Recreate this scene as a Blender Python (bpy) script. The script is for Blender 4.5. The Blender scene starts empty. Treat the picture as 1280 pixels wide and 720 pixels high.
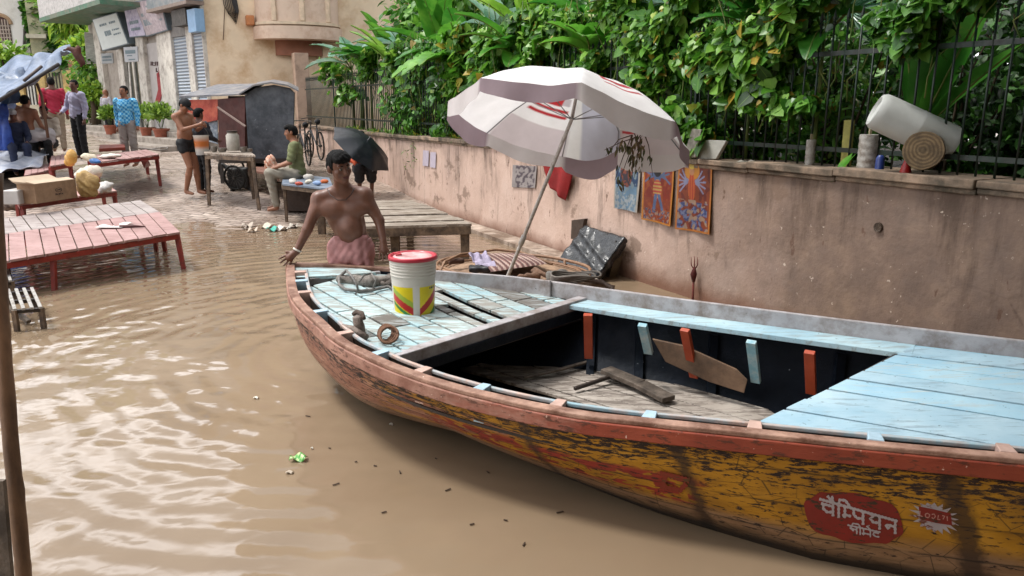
import bpy, math, random
import numpy as np
from mathutils import Vector, Matrix, noise as mnoise
random.seed(7); rng = np.random.default_rng(7)
SC = bpy.context.scene; COL = SC.collection
PI = math.pi
def V(*a): return Vector(a)
# ---------------------------------------------------------------- camera model
CH, FP = 1.85, 967.0
PITCH = math.atan((360-128)/FP)
SP, CP = math.sin(PITCH), math.cos(PITCH)
CAM = V(0, 0, CH)
def ray(u, v):
    a = (u-640)/FP; b = (v-360)/FP
    return V(a, CP-b*SP, -SP-b*CP)
def Pz(u, v, z):
    d = ray(u, v); return CAM + d*((z-CH)/d.z)
def Py(u, v, y):
    d = ray(u, v); return CAM + d*(y/d.y)
def proj(p):
    x, y, z = p[0], p[1], p[2]-CH
    dep = y*CP - z*SP; up = y*SP + z*CP
    return 640+FP*x/dep, 360-FP*up/dep
class Plane:
    """vertical plane through p0 along horizontal direction d; out = normal towards the viewer side"""
    def __init__(s, p0, p1, flip=False):
        s.p0 = V(p0[0], p0[1], 0); d = V(p1[0]-p0[0], p1[1]-p0[1], 0); s.L = d.length; s.d = d.normalized()
        s.n = V(s.d.y, -s.d.x, 0)
        if s.n.dot(V(0, 0, 0)-s.p0) < 0: s.n = -s.n
    def at(s, u, v, off=0):
        r = ray(u, v); q = s.p0 + s.n*off
        t = (q-CAM).dot(s.n)/r.dot(s.n); p = CAM+r*t
        return (p-s.p0).dot(s.d), p.z
    def P(s, a, z, off=0): 
        p = s.p0+s.d*a+s.n*off; return V(p.x, p.y, z)
    def hit(s, u, v, off=0):
        a, z = s.at(u, v, off); return s.P(a, z, off)
def gz(x, y):
    """height of the street bed"""
    if y < 9.6: z = -0.22
    elif y < 12.2: z = -0.22 + (y-9.6)/2.6*0.2 if y < 10 else -0.03+ (y-10)/2.2*0.035
    elif y < 17.5: z = 0.005+0.072*(y-12.2)
    else: z = 0.387+0.035*(y-17.5)
    return z
# ---------------------------------------------------------------- mesh builder
class MB:
    def __init__(s): s.v=[]; s.f=[]; s.m=[]; s.c=None; s.uv=None
    def add(s, vs, fs, m=0):
        o=len(s.v); s.v += [tuple(p) for p in vs]
        for f in fs: s.f.append(tuple(i+o for i in f)); s.m.append(m)
        return o
    def hexa(s, p, m=0):   # 8 points: bottom ring 0-3, top ring 4-7
        s.add(p, [(3,2,1,0),(4,5,6,7),(0,1,5,4),(1,2,6,5),(2,3,7,6),(3,0,4,7)], m)
    def box(s, x0,x1,y0,y1,z0,z1,m=0,X=None):
        p=[V(x0,y0,z0),V(x1,y0,z0),V(x1,y1,z0),V(x0,y1,z0),V(x0,y0,z1),V(x1,y0,z1),V(x1,y1,z1),V(x0,y1,z1)]
        if X is not None: p=[X@q for q in p]
        s.hexa(p,m)
    def pbox(s, pl, a0,a1,o0,o1,z0,z1,m=0):
        if a0>a1: a0,a1=a1,a0
        s.hexa([pl.P(a0,z0,o0),pl.P(a1,z0,o0),pl.P(a1,z0,o1),pl.P(a0,z0,o1),pl.P(a0,z1,o0),pl.P(a1,z1,o0),pl.P(a1,z1,o1),pl.P(a0,z1,o1)],m)
    def bar(s, a, b, w, h, m=0, up=(0,0,1), w2=None, h2=None):
        a=Vector(a); b=Vector(b); d=(b-a).normalized(); up=Vector(up)
        if abs(d.dot(up))>.97: up=V(0,1,0)
        r=d.cross(up).normalized(); t=r.cross(d)
        w2=w2 or w; h2=h2 or h
        q=[]
        for c,ww,hh in ((a,w,h),(b,w2,h2)):
            q.append([c-r*ww/2-t*hh/2, c+r*ww/2-t*hh/2, c+r*ww/2+t*hh/2, c-r*ww/2+t*hh/2])
        s.hexa([q[0][0],q[0][1],q[1][1],q[1][0],q[0][3],q[0][2],q[1][2],q[1][3]],m)
    def tube(s, pts, rad, n=8, m=0, cap=True):
        pts=[Vector(p) for p in pts]; k=len(pts)
        if not hasattr(rad,'__len__'): rad=[rad]*k
        vs=[]; pr=None
        for i,p in enumerate(pts):
            d=(pts[min(i+1,k-1)]-pts[max(i-1,0)])
            if d.length<1e-9: d=V(0,0,1)
            d.normalize()
            if pr is None:
                pr=d.cross(V(0,0,1)) if abs(d.z)<.95 else d.cross(V(0,1,0))
            pr=(pr-d*pr.dot(d)).normalized(); q=d.cross(pr)
            for j in range(n):
                a=2*PI*j/n; vs.append(p+(pr*math.cos(a)+q*math.sin(a))*rad[i])
        fs=[(i*n+j, i*n+(j+1)%n, (i+1)*n+(j+1)%n, (i+1)*n+j) for i in range(k-1) for j in range(n)]
        if cap: fs+= [tuple(range(n))[::-1], tuple(range((k-1)*n,k*n))]
        s.add(vs,fs,m)
    def lathe(s, prof, n=32, m=0, X=None, closed=False):
        X=X or Matrix()
        vs=[X@V(r*math.cos(2*PI*j/n), r*math.sin(2*PI*j/n), z) for r,z in prof for j in range(n)]
        k=len(prof)
        fs=[(i*n+j, i*n+(j+1)%n, (i+1)*n+(j+1)%n, (i+1)*n+j) for i in range(k-1) for j in range(n)]
        if closed: fs += [tuple(range(n))[::-1], tuple(range((k-1)*n,k*n))]
        s.add(vs,fs,m)
    def grid(s, fn, nu, nv, m=0, wrap=False):
        vs=[fn(i/nu,j/nv) for j in range(nv+1) for i in range(nu+1)]
        w=nu+1
        s.add(vs,[(j*w+i,j*w+i+1,(j+1)*w+i+1,(j+1)*w+i) for j in range(nv) for i in range(nu)],m)
    def slab(s, fn, nu, nv, th, m=0):
        """sheet with thickness th (offset along numeric normal)"""
        P=[[Vector(fn(i/nu,j/nv)) for i in range(nu+1)] for j in range(nv+1)]
        top=[];bot=[]
        for j in range(nv+1):
            for i in range(nu+1):
                du=P[j][min(i+1,nu)]-P[j][max(i-1,0)]; dv=P[min(j+1,nv)][i]-P[max(j-1,0)][i]
                n=du.cross(dv); n=n.normalized() if n.length>1e-12 else V(0,0,1)
                top.append(P[j][i]+n*th/2); bot.append(P[j][i]-n*th/2)
        w=nu+1; N=len(top)
        fs=[(j*w+i,j*w+i+1,(j+1)*w+i+1,(j+1)*w+i) for j in range(nv) for i in range(nu)]
        fs+=[tuple(N+k for k in f[::-1]) for f in fs]
        ed=[(i,i+1) for i in range(nu)]+[(nv*w+i+1,nv*w+i) for i in range(nu)]+[((j+1)*w,j*w) for j in range(nv)]+[(j*w+nu,(j+1)*w+nu) for j in range(nv)]
        fs+=[(b,a,N+a,N+b) for a,b in ed]
        s.add(top+bot,fs,m)
    def prism(s, pts, vec, m=0):
        pts=[Vector(p) for p in pts]; vec=Vector(vec); n=len(pts)
        s.add(pts+[p+vec for p in pts],[tuple(range(n))[::-1],tuple(range(n,2*n))]+[(i,(i+1)%n,n+(i+1)%n,n+i) for i in range(n)],m)
    def build(s, name, mats, parent=None, smooth=False, loc=None, bevel=0, auto=None):
        if not isinstance(mats,(list,tuple)): mats=[mats]
        off=V(0,0,0)
        if parent is not None:
            q=parent
            while q is not None: off=off+q.location; q=q.parent
        elif loc is not None: off=Vector(loc)
        me=bpy.data.meshes.new(name)
        me.from_pydata([(p[0]-off.x,p[1]-off.y,p[2]-off.z) for p in s.v],[],s.f)
        for mt in mats: me.materials.append(mt)
        me.polygons.foreach_set('material_index', s.m)
        me.validate(); me.update()
        if s.c is not None and len(s.c)==len(me.vertices):
            at=me.color_attributes.new('Col','FLOAT_COLOR','POINT')
            at.data.foreach_set('color', np.array([(c[0],c[1],c[2],1) for c in s.c],dtype=np.float32).ravel())
        if s.uv is not None:
            ul=me.uv_layers.new(name='UVMap'); uvs=np.array(s.uv,dtype=np.float32)
            li=np.zeros(len(me.loops),dtype=np.int32); me.loops.foreach_get('vertex_index',li)
            ul.data.foreach_set('uv', uvs[li].ravel())
        if smooth: me.polygons.foreach_set('use_smooth',[True]*len(me.polygons))
        if auto: 
            me.polygons.foreach_set('use_smooth',[True]*len(me.polygons)); me.set_sharp_from_angle(angle=math.radians(auto))
        ob=bpy.data.objects.new(name,me); COL.objects.link(ob)
        if parent is not None: ob.parent=parent
        else: ob.location=off
        if bevel:
            b=ob.modifiers.new('b','BEVEL'); b.width=bevel; b.segments=2; b.limit_method='ANGLE'; b.angle_limit=math.radians(40)
        return ob
def tag(o, label, cat=None, group=None, kind=None):
    if label: o['label']=label
    if cat: o['category']=cat
    if group: o['group']=group
    if kind: o['kind']=kind
    return o
def thing(name, label, cat, loc=(0,0,0), group=None):
    o=bpy.data.objects.new(name,None); COL.objects.link(o); o.location=loc; o.empty_display_size=.1
    return tag(o,label,cat,group)
def copy_tree(o, parent=None):
    c=o.copy(); COL.objects.link(c); c.parent=parent
    for ch in list(o.children): copy_tree(ch,c)
    return c
def hsh(*a): return mnoise.noise(V(*(list(a)+[0,0,0])[:3]))
# ---------------------------------------------------------------- materials
def lin(h):
    if isinstance(h,str):
        h=h.lstrip('#'); c=[int(h[i:i+2],16)/255 for i in (0,2,4)]
        return tuple((x/12.92 if x<=.04045 else ((x+.055)/1.055)**2.4) for x in c)
    return tuple(h)
class NT:
    def __init__(s,name):
        s.mat=bpy.data.materials.new(name); s.mat.use_nodes=True; s.t=s.mat.node_tree; s.t.nodes.clear()
        s.out=s.n('ShaderNodeOutputMaterial')
    def n(s,typ,**kw):
        x=s.t.nodes.new(typ)
        for k,v in kw.items():
            if k.startswith('_'): setattr(x,k[1:],v)
        return x
    def l(s,a,b): s.t.links.new(a,b)
    def val(s,sock,v):
        if hasattr(v,'is_output'): s.l(v,sock)
        else: sock.default_value=v
    def coord(s,kind='Object',scale=(1,1,1),rot=(0,0,0),loc=(0,0,0)):
        tc=s.n('ShaderNodeTexCoord'); mp=s.n('ShaderNodeMapping')
        s.l(tc.outputs[kind],mp.inputs['Vector']); mp.inputs['Scale'].default_value=scale; mp.inputs['Rotation'].default_value=rot; mp.inputs['Location'].default_value=loc
        return mp.outputs[0]
    def noise(s,vec,scale,detail=4,rough=.55,dist=0):
        x=s.n('ShaderNodeTexNoise'); s.l(vec,x.inputs['Vector']); x.inputs['Scale'].default_value=scale
        x.inputs['Detail'].default_value=detail; x.inputs['Roughness'].default_value=rough; x.inputs['Distortion'].default_value=dist
        return x.outputs['Fac']
    def vor(s,vec,scale,feature='F1'):
        x=s.n('ShaderNodeTexVoronoi'); x.feature=feature; s.l(vec,x.inputs['Vector']); x.inputs['Scale'].default_value=scale
        return x
    def ramp(s,fac,stops,interp='LINEAR'):
        x=s.n('ShaderNodeValToRGB'); s.l(fac,x.inputs[0]); cr=x.color_ramp; cr.interpolation=interp
        while len(cr.elements)<len(stops): cr.elements.new(.5)
        for e,(p,c) in zip(cr.elements,stops):
            e.position=p; c=lin(c) if isinstance(c,str) else ((c,c,c) if not hasattr(c,'__len__') else c); e.color=(c[0],c[1],c[2],1)
        return x.outputs[0]
    def mix(s,f,a,b,mode='MIX'):
        x=s.n('ShaderNodeMix'); x.data_type='RGBA'; x.blend_type=mode
        s.val(x.inputs[0],f)
        for sk,c in ((x.inputs[6],a),(x.inputs[7],b)):
            if hasattr(c,'is_output'): s.l(c,sk)
            else:
                c=lin(c); sk.default_value=(c[0],c[1],c[2],1)
        return x.outputs[2]
    def math(s,op,a,b=0.0,clamp=False):
        x=s.n('ShaderNodeMath'); x.operation=op; x.use_clamp=clamp; s.val(x.inputs[0],a); s.val(x.inputs[1],b); return x.outputs[0]
    def sep(s,vec):
        x=s.n('ShaderNodeSeparateXYZ'); s.l(vec,x.inputs[0]); return x.outputs
    def bump(s,h,strength=.3,dist=.01,nrm=None):
        x=s.n('ShaderNodeBump'); x.inputs['Strength'].default_value=strength; x.inputs['Distance'].default_value=dist; s.l(h,x.inputs['Height'])
        if nrm: s.l(nrm,x.inputs['Normal'])
        return x.outputs[0]
    def bsdf(s,col,rough=.6,metal=0,bump=None,ior=None,spec=None,transl=0,alpha=None,trans=None,emit=None):
        b=s.n('ShaderNodeBsdfPrincipled')
        if hasattr(col,'is_output'): s.l(col,b.inputs['Base Color'])
        else:
            c=lin(col); b.inputs['Base Color'].default_value=(c[0],c[1],c[2],1)
        s.val(b.inputs['Roughness'],rough); s.val(b.inputs['Metallic'],metal)
        if bump: s.l(bump,b.inputs['Normal'])
        if ior: b.inputs['IOR'].default_value=ior
        if spec is not None: b.inputs['Specular IOR Level'].default_value=spec
        if trans is not None: b.inputs['Transmission Weight'].default_value=trans
        o=b.outputs[0]
        if transl:
            t=s.n('ShaderNodeBsdfTranslucent'); 
            if hasattr(col,'is_output'): s.l(col,t.inputs[0])
            else: t.inputs[0].default_value=(*lin(col),1)
            m=s.n('ShaderNodeMixShader'); m.inputs[0].default_value=transl; s.l(o,m.inputs[1]); s.l(t.outputs[0],m.inputs[2]); o=m.outputs[0]
        s.l(o,s.out.inputs[0]); s.b=b
        return s.mat
def M(name,col,rough=.6,var=.18,scale=6,bump=.25,bs=40,bd=.004,metal=0,dirt=None,damt=.5,dscale=3,dsharp=.12,stretch=(1,1,1),spec=None,transl=0,fine=None):
    """general weathered surface: base colour, value variation, patches of another own colour, small relief"""
    n=NT(name); co=n.coord('Object',stretch)
    c=lin(col)
    lo=tuple(x*(1-var) for x in c); hi=tuple(min(1,x*(1+var)) for x in c)
    k=n.noise(co,scale,5,.6)
    colr=n.ramp(k,[(.3,lo),(.7,hi)])
    if dirt:
        k2=n.noise(co,dscale,8,.68); p=1-damt
        f=n.ramp(k2,[(max(0,.3+.4*p-dsharp),0.0),(min(1,.3+.4*p+dsharp),1.0)])
        colr=n.mix(f,colr,dirt)
    if fine:
        k3=n.noise(co,fine[1],3,.7); f=n.ramp(k3,[(fine[2],0.0),(fine[2]+.06,1.0)]); colr=n.mix(f,colr,fine[0])
    bm=n.bump(n.noise(co,bs,5,.65),bump,bd) if bump else None
    rr=n.ramp(n.noise(co,scale*2.3,3),[(.3,max(0,rough-.12)),(.7,min(1,rough+.1))])
    return n.bsdf(colr,rr,metal,bm,spec=spec,transl=transl)
def MA(name,rough=.6,transl=0,bump=.15,bs=60,var=.1,spec=None,mul=None):
    """colour read from the mesh's own colour attribute, with slight mottling"""
    n=NT(name); co=n.coord('Object'); a=n.n('ShaderNodeAttribute'); a.attribute_name='Col'
    k=n.ramp(n.noise(co,9,5,.6),[(.3,1-var),(.7,1.0)])
    c=n.mix(1.0,a.outputs['Color'],k,'MULTIPLY')
    return n.bsdf(c,rough,0,n.bump(n.noise(co,bs,4),bump,.003),spec=spec,transl=transl)
# ---------------------------------------------------------------- signed distance modelling
class SDF:
    def __init__(s): s.p=[]
    def cone(s,a,b,ra,rb,k=.02,sub=False): s.p.append(('c',np.array(a,float),np.array(b,float),ra,rb,k,sub)); return s
    def ell(s,c,r,R=None,k=.02,sub=False):
        s.p.append(('e',np.array(c,float),np.array(r,float),np.array(R) if R is not None else np.eye(3),None,k,sub)); return s
    def box(s,c,r,R=None,k=.02,rd=.01,sub=False):
        s.p.append(('b',np.array(c,float),np.array(r,float),np.array(R) if R is not None else np.eye(3),rd,k,sub)); return s
    def half(s,pt,n): s.p.append(('h',np.array(pt,float),np.array(n,float),None,None,0,True)); return s
    def bounds(s):
        lo=[];hi=[]
        for q in s.p:
            if q[-1]: continue
            if q[0]=='c': r=max(q[3],q[4]); lo+= [np.minimum(q[1],q[2])-r]; hi+=[np.maximum(q[1],q[2])+r]
            else: r=float(np.max(q[2])) * (1.0 if q[0]=='e' else 1.75); lo+=[q[1]-r]; hi+=[q[1]+r]
        return np.min(lo,0),np.max(hi,0)
    def mesh(s,h=.01,fold=None):
        lo,hi=s.bounds(); lo=lo-3*h; hi=hi+3*h
        n=np.ceil((hi-lo)/h).astype(int)+1
        ax=[lo[i]+h*np.arange(n[i]) for i in range(3)]
        F=np.full(n,.25,dtype=np.float32)
        for q in s.p:
            k=q[5]; pad=.04+k*1.5
            if q[0]=='c': r=max(q[3],q[4]); a=np.minimum(q[1],q[2])-r-pad; b=np.maximum(q[1],q[2])+r+pad
            elif q[0]=='h': a=lo; b=hi
            else: r=float(np.max(q[2]))*(1.0 if q[0]=='e' else 1.75); a=q[1]-r-pad; b=q[1]+r+pad
            i0=np.clip(((a-lo)/h).astype(int),0,n-1); i1=np.clip(((b-lo)/h).astype(int)+2,1,n)
            if np.any(i1<=i0): continue
            sl=tuple(slice(i0[j],i1[j]) for j in range(3))
            X,Y,Z=np.meshgrid(ax[0][sl[0]],ax[1][sl[1]],ax[2][sl[2]],indexing='ij')
            P=np.stack([X,Y,Z],-1)
            if q[0]=='c':
                ba=q[2]-q[1]; L2=max(ba.dot(ba),1e-9); t=np.clip(((P-q[1])@ba)/L2,0,1)
                d=np.linalg.norm(P-q[1]-t[...,None]*ba,axis=-1)-(q[3]+(q[4]-q[3])*t)
            elif q[0]=='e':
                L=(P-q[1])@q[3].T; kk=np.linalg.norm(L/q[2],axis=-1); k1=np.linalg.norm(L/(q[2]**2),axis=-1)
                d=kk*(kk-1)/np.maximum(k1,1e-6)
                d=np.where(kk<1e-3,-float(np.min(q[2])),d)
            elif q[0]=='b':
                L=np.abs((P-q[1])@q[3].T)-(q[2]-q[4]); d=np.linalg.norm(np.maximum(L,0),axis=-1)+np.minimum(L.max(-1),0)-q[4]
            else:
                d=-((P-q[1])@q[2])      # keep side where n points
                d=-d
                F[sl]=np.maximum(F[sl],-d); continue
            f=F[sl]
            if q[-1]:
                g=-d; hh=np.clip(.5-.5*(f-g)/max(k,1e-6),0,1) if k>0 else (g>f)*1.0
                F[sl]=f*(1-hh)+g*hh+k*hh*(1-hh)
            else:
                hh=np.clip(.5+.5*(f-d)/max(k,1e-6),0,1)
                F[sl]=f*(1-hh)+d*hh-k*hh*(1-hh)
        if fold is not None:
            X,Y,Z=np.meshgrid(*ax,indexing='ij'); F=F+fold(X,Y,Z).astype(np.float32)
        return nets(F,lo,h)
def nets(F,lo,h):
    ins=F<0
    nx,ny,nz=F.shape
    c=[(i,j,k) for i in (0,1) for j in (0,1) for k in (0,1)]
    S=[F[i:nx-1+i,j:ny-1+j,k:nz-1+k] for i,j,k in c]
    B=[x<0 for x in S]
    cnt=sum(b.astype(np.int8) for b in B); act=(cnt>0)&(cnt<8)
    idx=np.full(act.shape,-1,int); w=np.argwhere(act); idx[act]=np.arange(len(w))
    vals=np.stack([x[act] for x in S],1); acc=np.zeros((len(w),3)); num=np.zeros(len(w))
    for a in range(8):
        for b in range(a+1,8):
            if sum(abs(c[a][t]-c[b][t]) for t in range(3))!=1: continue
            va,vb=vals[:,a],vals[:,b]; m=(va<0)!=(vb<0)
            t=np.where(m,va/np.where(m,va-vb,1),0)
            p=np.array(c[a])+t[:,None]*(np.array(c[b])-np.array(c[a]))
            acc+=p*m[:,None]; num+=m
    verts=lo+h*(w+acc/np.maximum(num,1)[:,None])
    faces=[]
    for ax in range(3):
        o=[t for t in range(3) if t!=ax]
        sh=[slice(None)]*3; sh2=[slice(None)]*3; sh[ax]=slice(0,-1); sh2[ax]=slice(1,None)
        a=ins[tuple(sh)]; b=ins[tuple(sh2)]
        e=np.argwhere(a!=b)
        if len(e)==0: continue
        ok=(e[:,o[0]]>0)&(e[:,o[1]]>0)&(e[:,o[0]]<F.shape[o[0]]-1)&(e[:,o[1]]<F.shape[o[1]]-1); e=e[ok]
        def g(d0,d1):
            q=e.copy(); q[:,o[0]]-=d0; q[:,o[1]]-=d1; return idx[q[:,0],q[:,1],q[:,2]]
        q=np.stack([g(0,0),g(1,0),g(1,1),g(0,1)],1)
        flip=a[e[:,0],e[:,1],e[:,2]]
        if ax==1: flip=~flip
        q[flip]=q[flip][:,::-1]
        faces.append(q)
    f=np.concatenate(faces); f=f[(f>=0).all(1)]
    return verts,f[:,::-1]
def sdf_obj(name,sdf,mat,parent=None,h=.01,fold=None,loc=None,smooth_it=1,extra=None):
    v,f=sdf.mesh(h,fold)
    b=MB(); b.v=[tuple(p) for p in v]; b.f=[tuple(int(i) for i in q) for q in f]; b.m=[0]*len(b.f)
    o=b.build(name,mat,parent,smooth=True,loc=loc)
    if smooth_it:
        m=o.modifiers.new('s','SMOOTH'); m.factor=.5; m.iterations=smooth_it
    return o
def frame(fwd,up):
    """rows = local axes (right, fwd, up) in world"""
    f=Vector(fwd).normalized(); u=Vector(up); r=f.cross(u).normalized(); u=r.cross(f)
    return np.array([list(r),list(f),list(u)])
# ---------------------------------------------------------------- leaves (vectorised)
def leaf_mesh(name,P,D,N,S,tmpl,mats,parent=None,loc=None,tint=None,W=1.0,mi=None):
    """P centres(base), D direction, N normal, S length ; tmpl=(verts (n,3) x across y along z up, faces)"""
    P=np.asarray(P,float);D=np.asarray(D,float);N=np.asarray(N,float);S=np.asarray(S,float)
    D=D/np.linalg.norm(D,axis=1)[:,None]; X=np.cross(D,N); X/=np.maximum(np.linalg.norm(X,axis=1),1e-6)[:,None]; N=np.cross(X,D)
    tv,tf=tmpl; tv=np.asarray(tv,float); k=len(tv)
    Wd=np.broadcast_to(np.asarray(W,float),(len(P),))
    vs=P[:,None,:]+S[:,None,None]*(tv[None,:,0,None]*X[:,None,:]*Wd[:,None,None]+tv[None,:,1,None]*D[:,None,:]+tv[None,:,2,None]*N[:,None,:])
    vs=vs.reshape(-1,3)
    off=V(0,0,0)
    if parent is not None:
        q=parent
        while q is not None: off=off+q.location; q=q.parent
    elif loc is not None: off=Vector(loc)
    vs=vs-np.array(off)
    nf=len(tf); ln=np.array([len(f) for f in tf]); flat=np.concatenate([np.array(f) for f in tf])
    loops=(flat[None,:]+(np.arange(len(P))*k)[:,None]).ravel()
    lt=np.tile(ln,len(P)); ls=np.concatenate([[0],np.cumsum(lt)[:-1]])
    me=bpy.data.meshes.new(name)
    me.vertices.add(len(vs)); me.vertices.foreach_set('co',vs.astype(np.float32).ravel())
    me.loops.add(len(loops)); me.loops.foreach_set('vertex_index',loops.astype(np.int32))
    me.polygons.add(len(lt)); me.polygons.foreach_set('loop_start',ls.astype(np.int32))
    try: me.polygons.foreach_set('loop_total',lt.astype(np.int32))
    except Exception: pass
    if not isinstance(mats,(list,tuple)): mats=[mats]
    for m in mats: me.materials.append(m)
    me.polygons.foreach_set('use_smooth',[True]*len(lt))
    me.update(calc_edges=True)
    t=rng.random(len(P)) if tint is None else tint
    at=me.color_attributes.new('tint','FLOAT_COLOR','POINT')
    c=np.ones((len(P),k,4),np.float32); c[:,:,0]=t[:,None]; c[:,:,1]=tv[None,:,1]; c[:,:,2]=np.abs(tv[None,:,0])
    at.data.foreach_set('color',c.ravel())
    o=bpy.data.objects.new(name,me); COL.objects.link(o)
    if parent is not None: o.parent=parent
    else: o.location=off
    return o
HEART=([(0,0,0),(-.34,-.08,.02),(-.46,.22,.05),(-.30,.62,.03),(0,1,-.08),(.30,.62,.03),(.46,.22,.05),(.34,-.08,.02),(0,.45,-.03)],
       [(0,8,2,1),(2,8,3),(3,8,4),(0,7,6,8),(6,5,8),(5,4,8)])
LANCE=([(0,0,0),(-.13,.3,.03),(-.12,.62,.0),(0,1,-.12),(.12,.62,.0),(.13,.3,.03),(0,.35,-.02),(0,.7,-.05)],
       [(0,6,1),(1,6,7,2),(2,7,3),(0,5,6),(5,4,7,6),(4,3,7)])
def mleaf(name,dark,mid,light,rough=.4,transl=.35,yel=None):
    n=NT(name); a=n.n('ShaderNodeAttribute'); a.attribute_name='tint'
    s=n.n('ShaderNodeSeparateColor'); n.l(a.outputs['Color'],s.inputs[0])
    st=[(0,dark),(.45,mid),(.9,light)]
    if yel: st.append((.999,yel))
    c=n.ramp(s.outputs[0],st)
    co=n.coord('Object'); k=n.ramp(n.noise(co,14,3),[(.3,.78),(.7,1.0)]); c=n.mix(1.0,c,k,'MULTIPLY')
    rib=n.ramp(s.outputs[2],[(0,1.0),(.035,0.0)]); c=n.mix(n.math('MULTIPLY',rib,.35),c,light)
    return n.bsdf(c,rough,0,n.bump(n.noise(co,60,3),.15,.003),transl=transl)
# ================================================================ world, sun, camera
w=bpy.data.worlds.new("World"); SC.world=w; w.use_nodes=True
nt=w.node_tree; bg=nt.nodes['Background']
SUN_EL, SUN_AZ = 64, -84      # azimuth from +Y towards +X
sky=nt.nodes.new('ShaderNodeTexSky'); sky.sky_type='NISHITA'; sky.sun_disc=False
sky.sun_elevation=math.radians(SUN_EL); sky.sun_rotation=math.radians(SUN_AZ)
sky.air_density=1.4; sky.dust_density=2.0; sky.ozone_density=1.0
hs=nt.nodes.new('ShaderNodeHueSaturation'); hs.inputs['Saturation'].default_value=.22
nt.links.new(sky.outputs[0],hs.inputs['Color'])
wc=nt.nodes.new('ShaderNodeTexCoord'); wm=nt.nodes.new('ShaderNodeMapping'); wm.inputs['Scale'].default_value=(1,1,2.2); nt.links.new(wc.outputs['Generated'],wm.inputs[0])
cn=nt.nodes.new('ShaderNodeTexNoise'); cn.inputs['Scale'].default_value=2.6; cn.inputs['Detail'].default_value=5; cn.inputs['Distortion'].default_value=.4; nt.links.new(wm.outputs[0],cn.inputs['Vector'])
cr0=nt.nodes.new('ShaderNodeValToRGB'); cr0.color_ramp.elements[0].position=.50; cr0.color_ramp.elements[1].position=.62; nt.links.new(cn.outputs['Fac'],cr0.inputs[0])
cx=nt.nodes.new('ShaderNodeMix'); cx.data_type='RGBA'; nt.links.new(cr0.outputs[0],cx.inputs[0]); nt.links.new(hs.outputs[0],cx.inputs[6]); cx.inputs[7].default_value=(18,18,18.5,1)
nt.links.new(cx.outputs[2],bg.inputs[0]); bg.inputs[1].default_value=.10
ld=bpy.data.lights.new('sun','SUN'); ld.energy=1.5; ld.angle=math.radians(11); ld.color=(1,.97,.92)
lo=bpy.data.objects.new('sun',ld); COL.objects.link(lo)
az=math.radians(SUN_AZ); el=math.radians(SUN_EL)
sd=V(math.sin(az)*math.cos(el), math.cos(az)*math.cos(el), math.sin(el))
lo.rotation_euler=sd.to_track_quat('Z','Y').to_euler(); lo.location=(-10,5,20)
cd=bpy.data.cameras.new('camera'); cam=bpy.data.objects.new('camera',cd); COL.objects.link(cam); SC.camera=cam
cd.sensor_width=36; cd.lens=36*FP/1280; cd.clip_end=500; cd.clip_start=.05
cam.location=CAM; cam.rotation_euler=(PI/2-PITCH,0,0)
SC.view_settings.view_transform='Standard'; SC.view_settings.look='None'; SC.view_settings.gamma=1
SC.view_settings.exposure=1.12
SC.cycles.max_bounces=8; SC.cycles.diffuse_bounces=4; SC.cycles.transparent_max_bounces=8
SC.cycles.sample_clamp_indirect=6; SC.cycles.use_denoising=True
SC.cycles.caustics_reflective=False; SC.cycles.caustics_refractive=False
# unseen house added behind the camera to keep light off the boat's near side
def blocker_house():
    t=thing('light_blocker_house','plain ochre house standing at the back of the photographer','building',(5,-3.2,0))
    b=MB(); b.box(-5,15,-8,-3.2,-.3,8.5); b.build('wall',M('blocker_house_wall','#8a7560',.85,.12,2,.3,dirt='#6d5a48',damt=.4),t)
    for k in range(5):
        for z in (1.0,4.4): b=MB(); b.box(-3.4+3.6*k,-2.2+3.6*k,-3.24,-3.15,z,z+1.7); b.build('window',M('blocker_window%d%d'%(k,int(z)),'#3a4a40',.5,.1,4,.2),t)
blocker_house()
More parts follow.
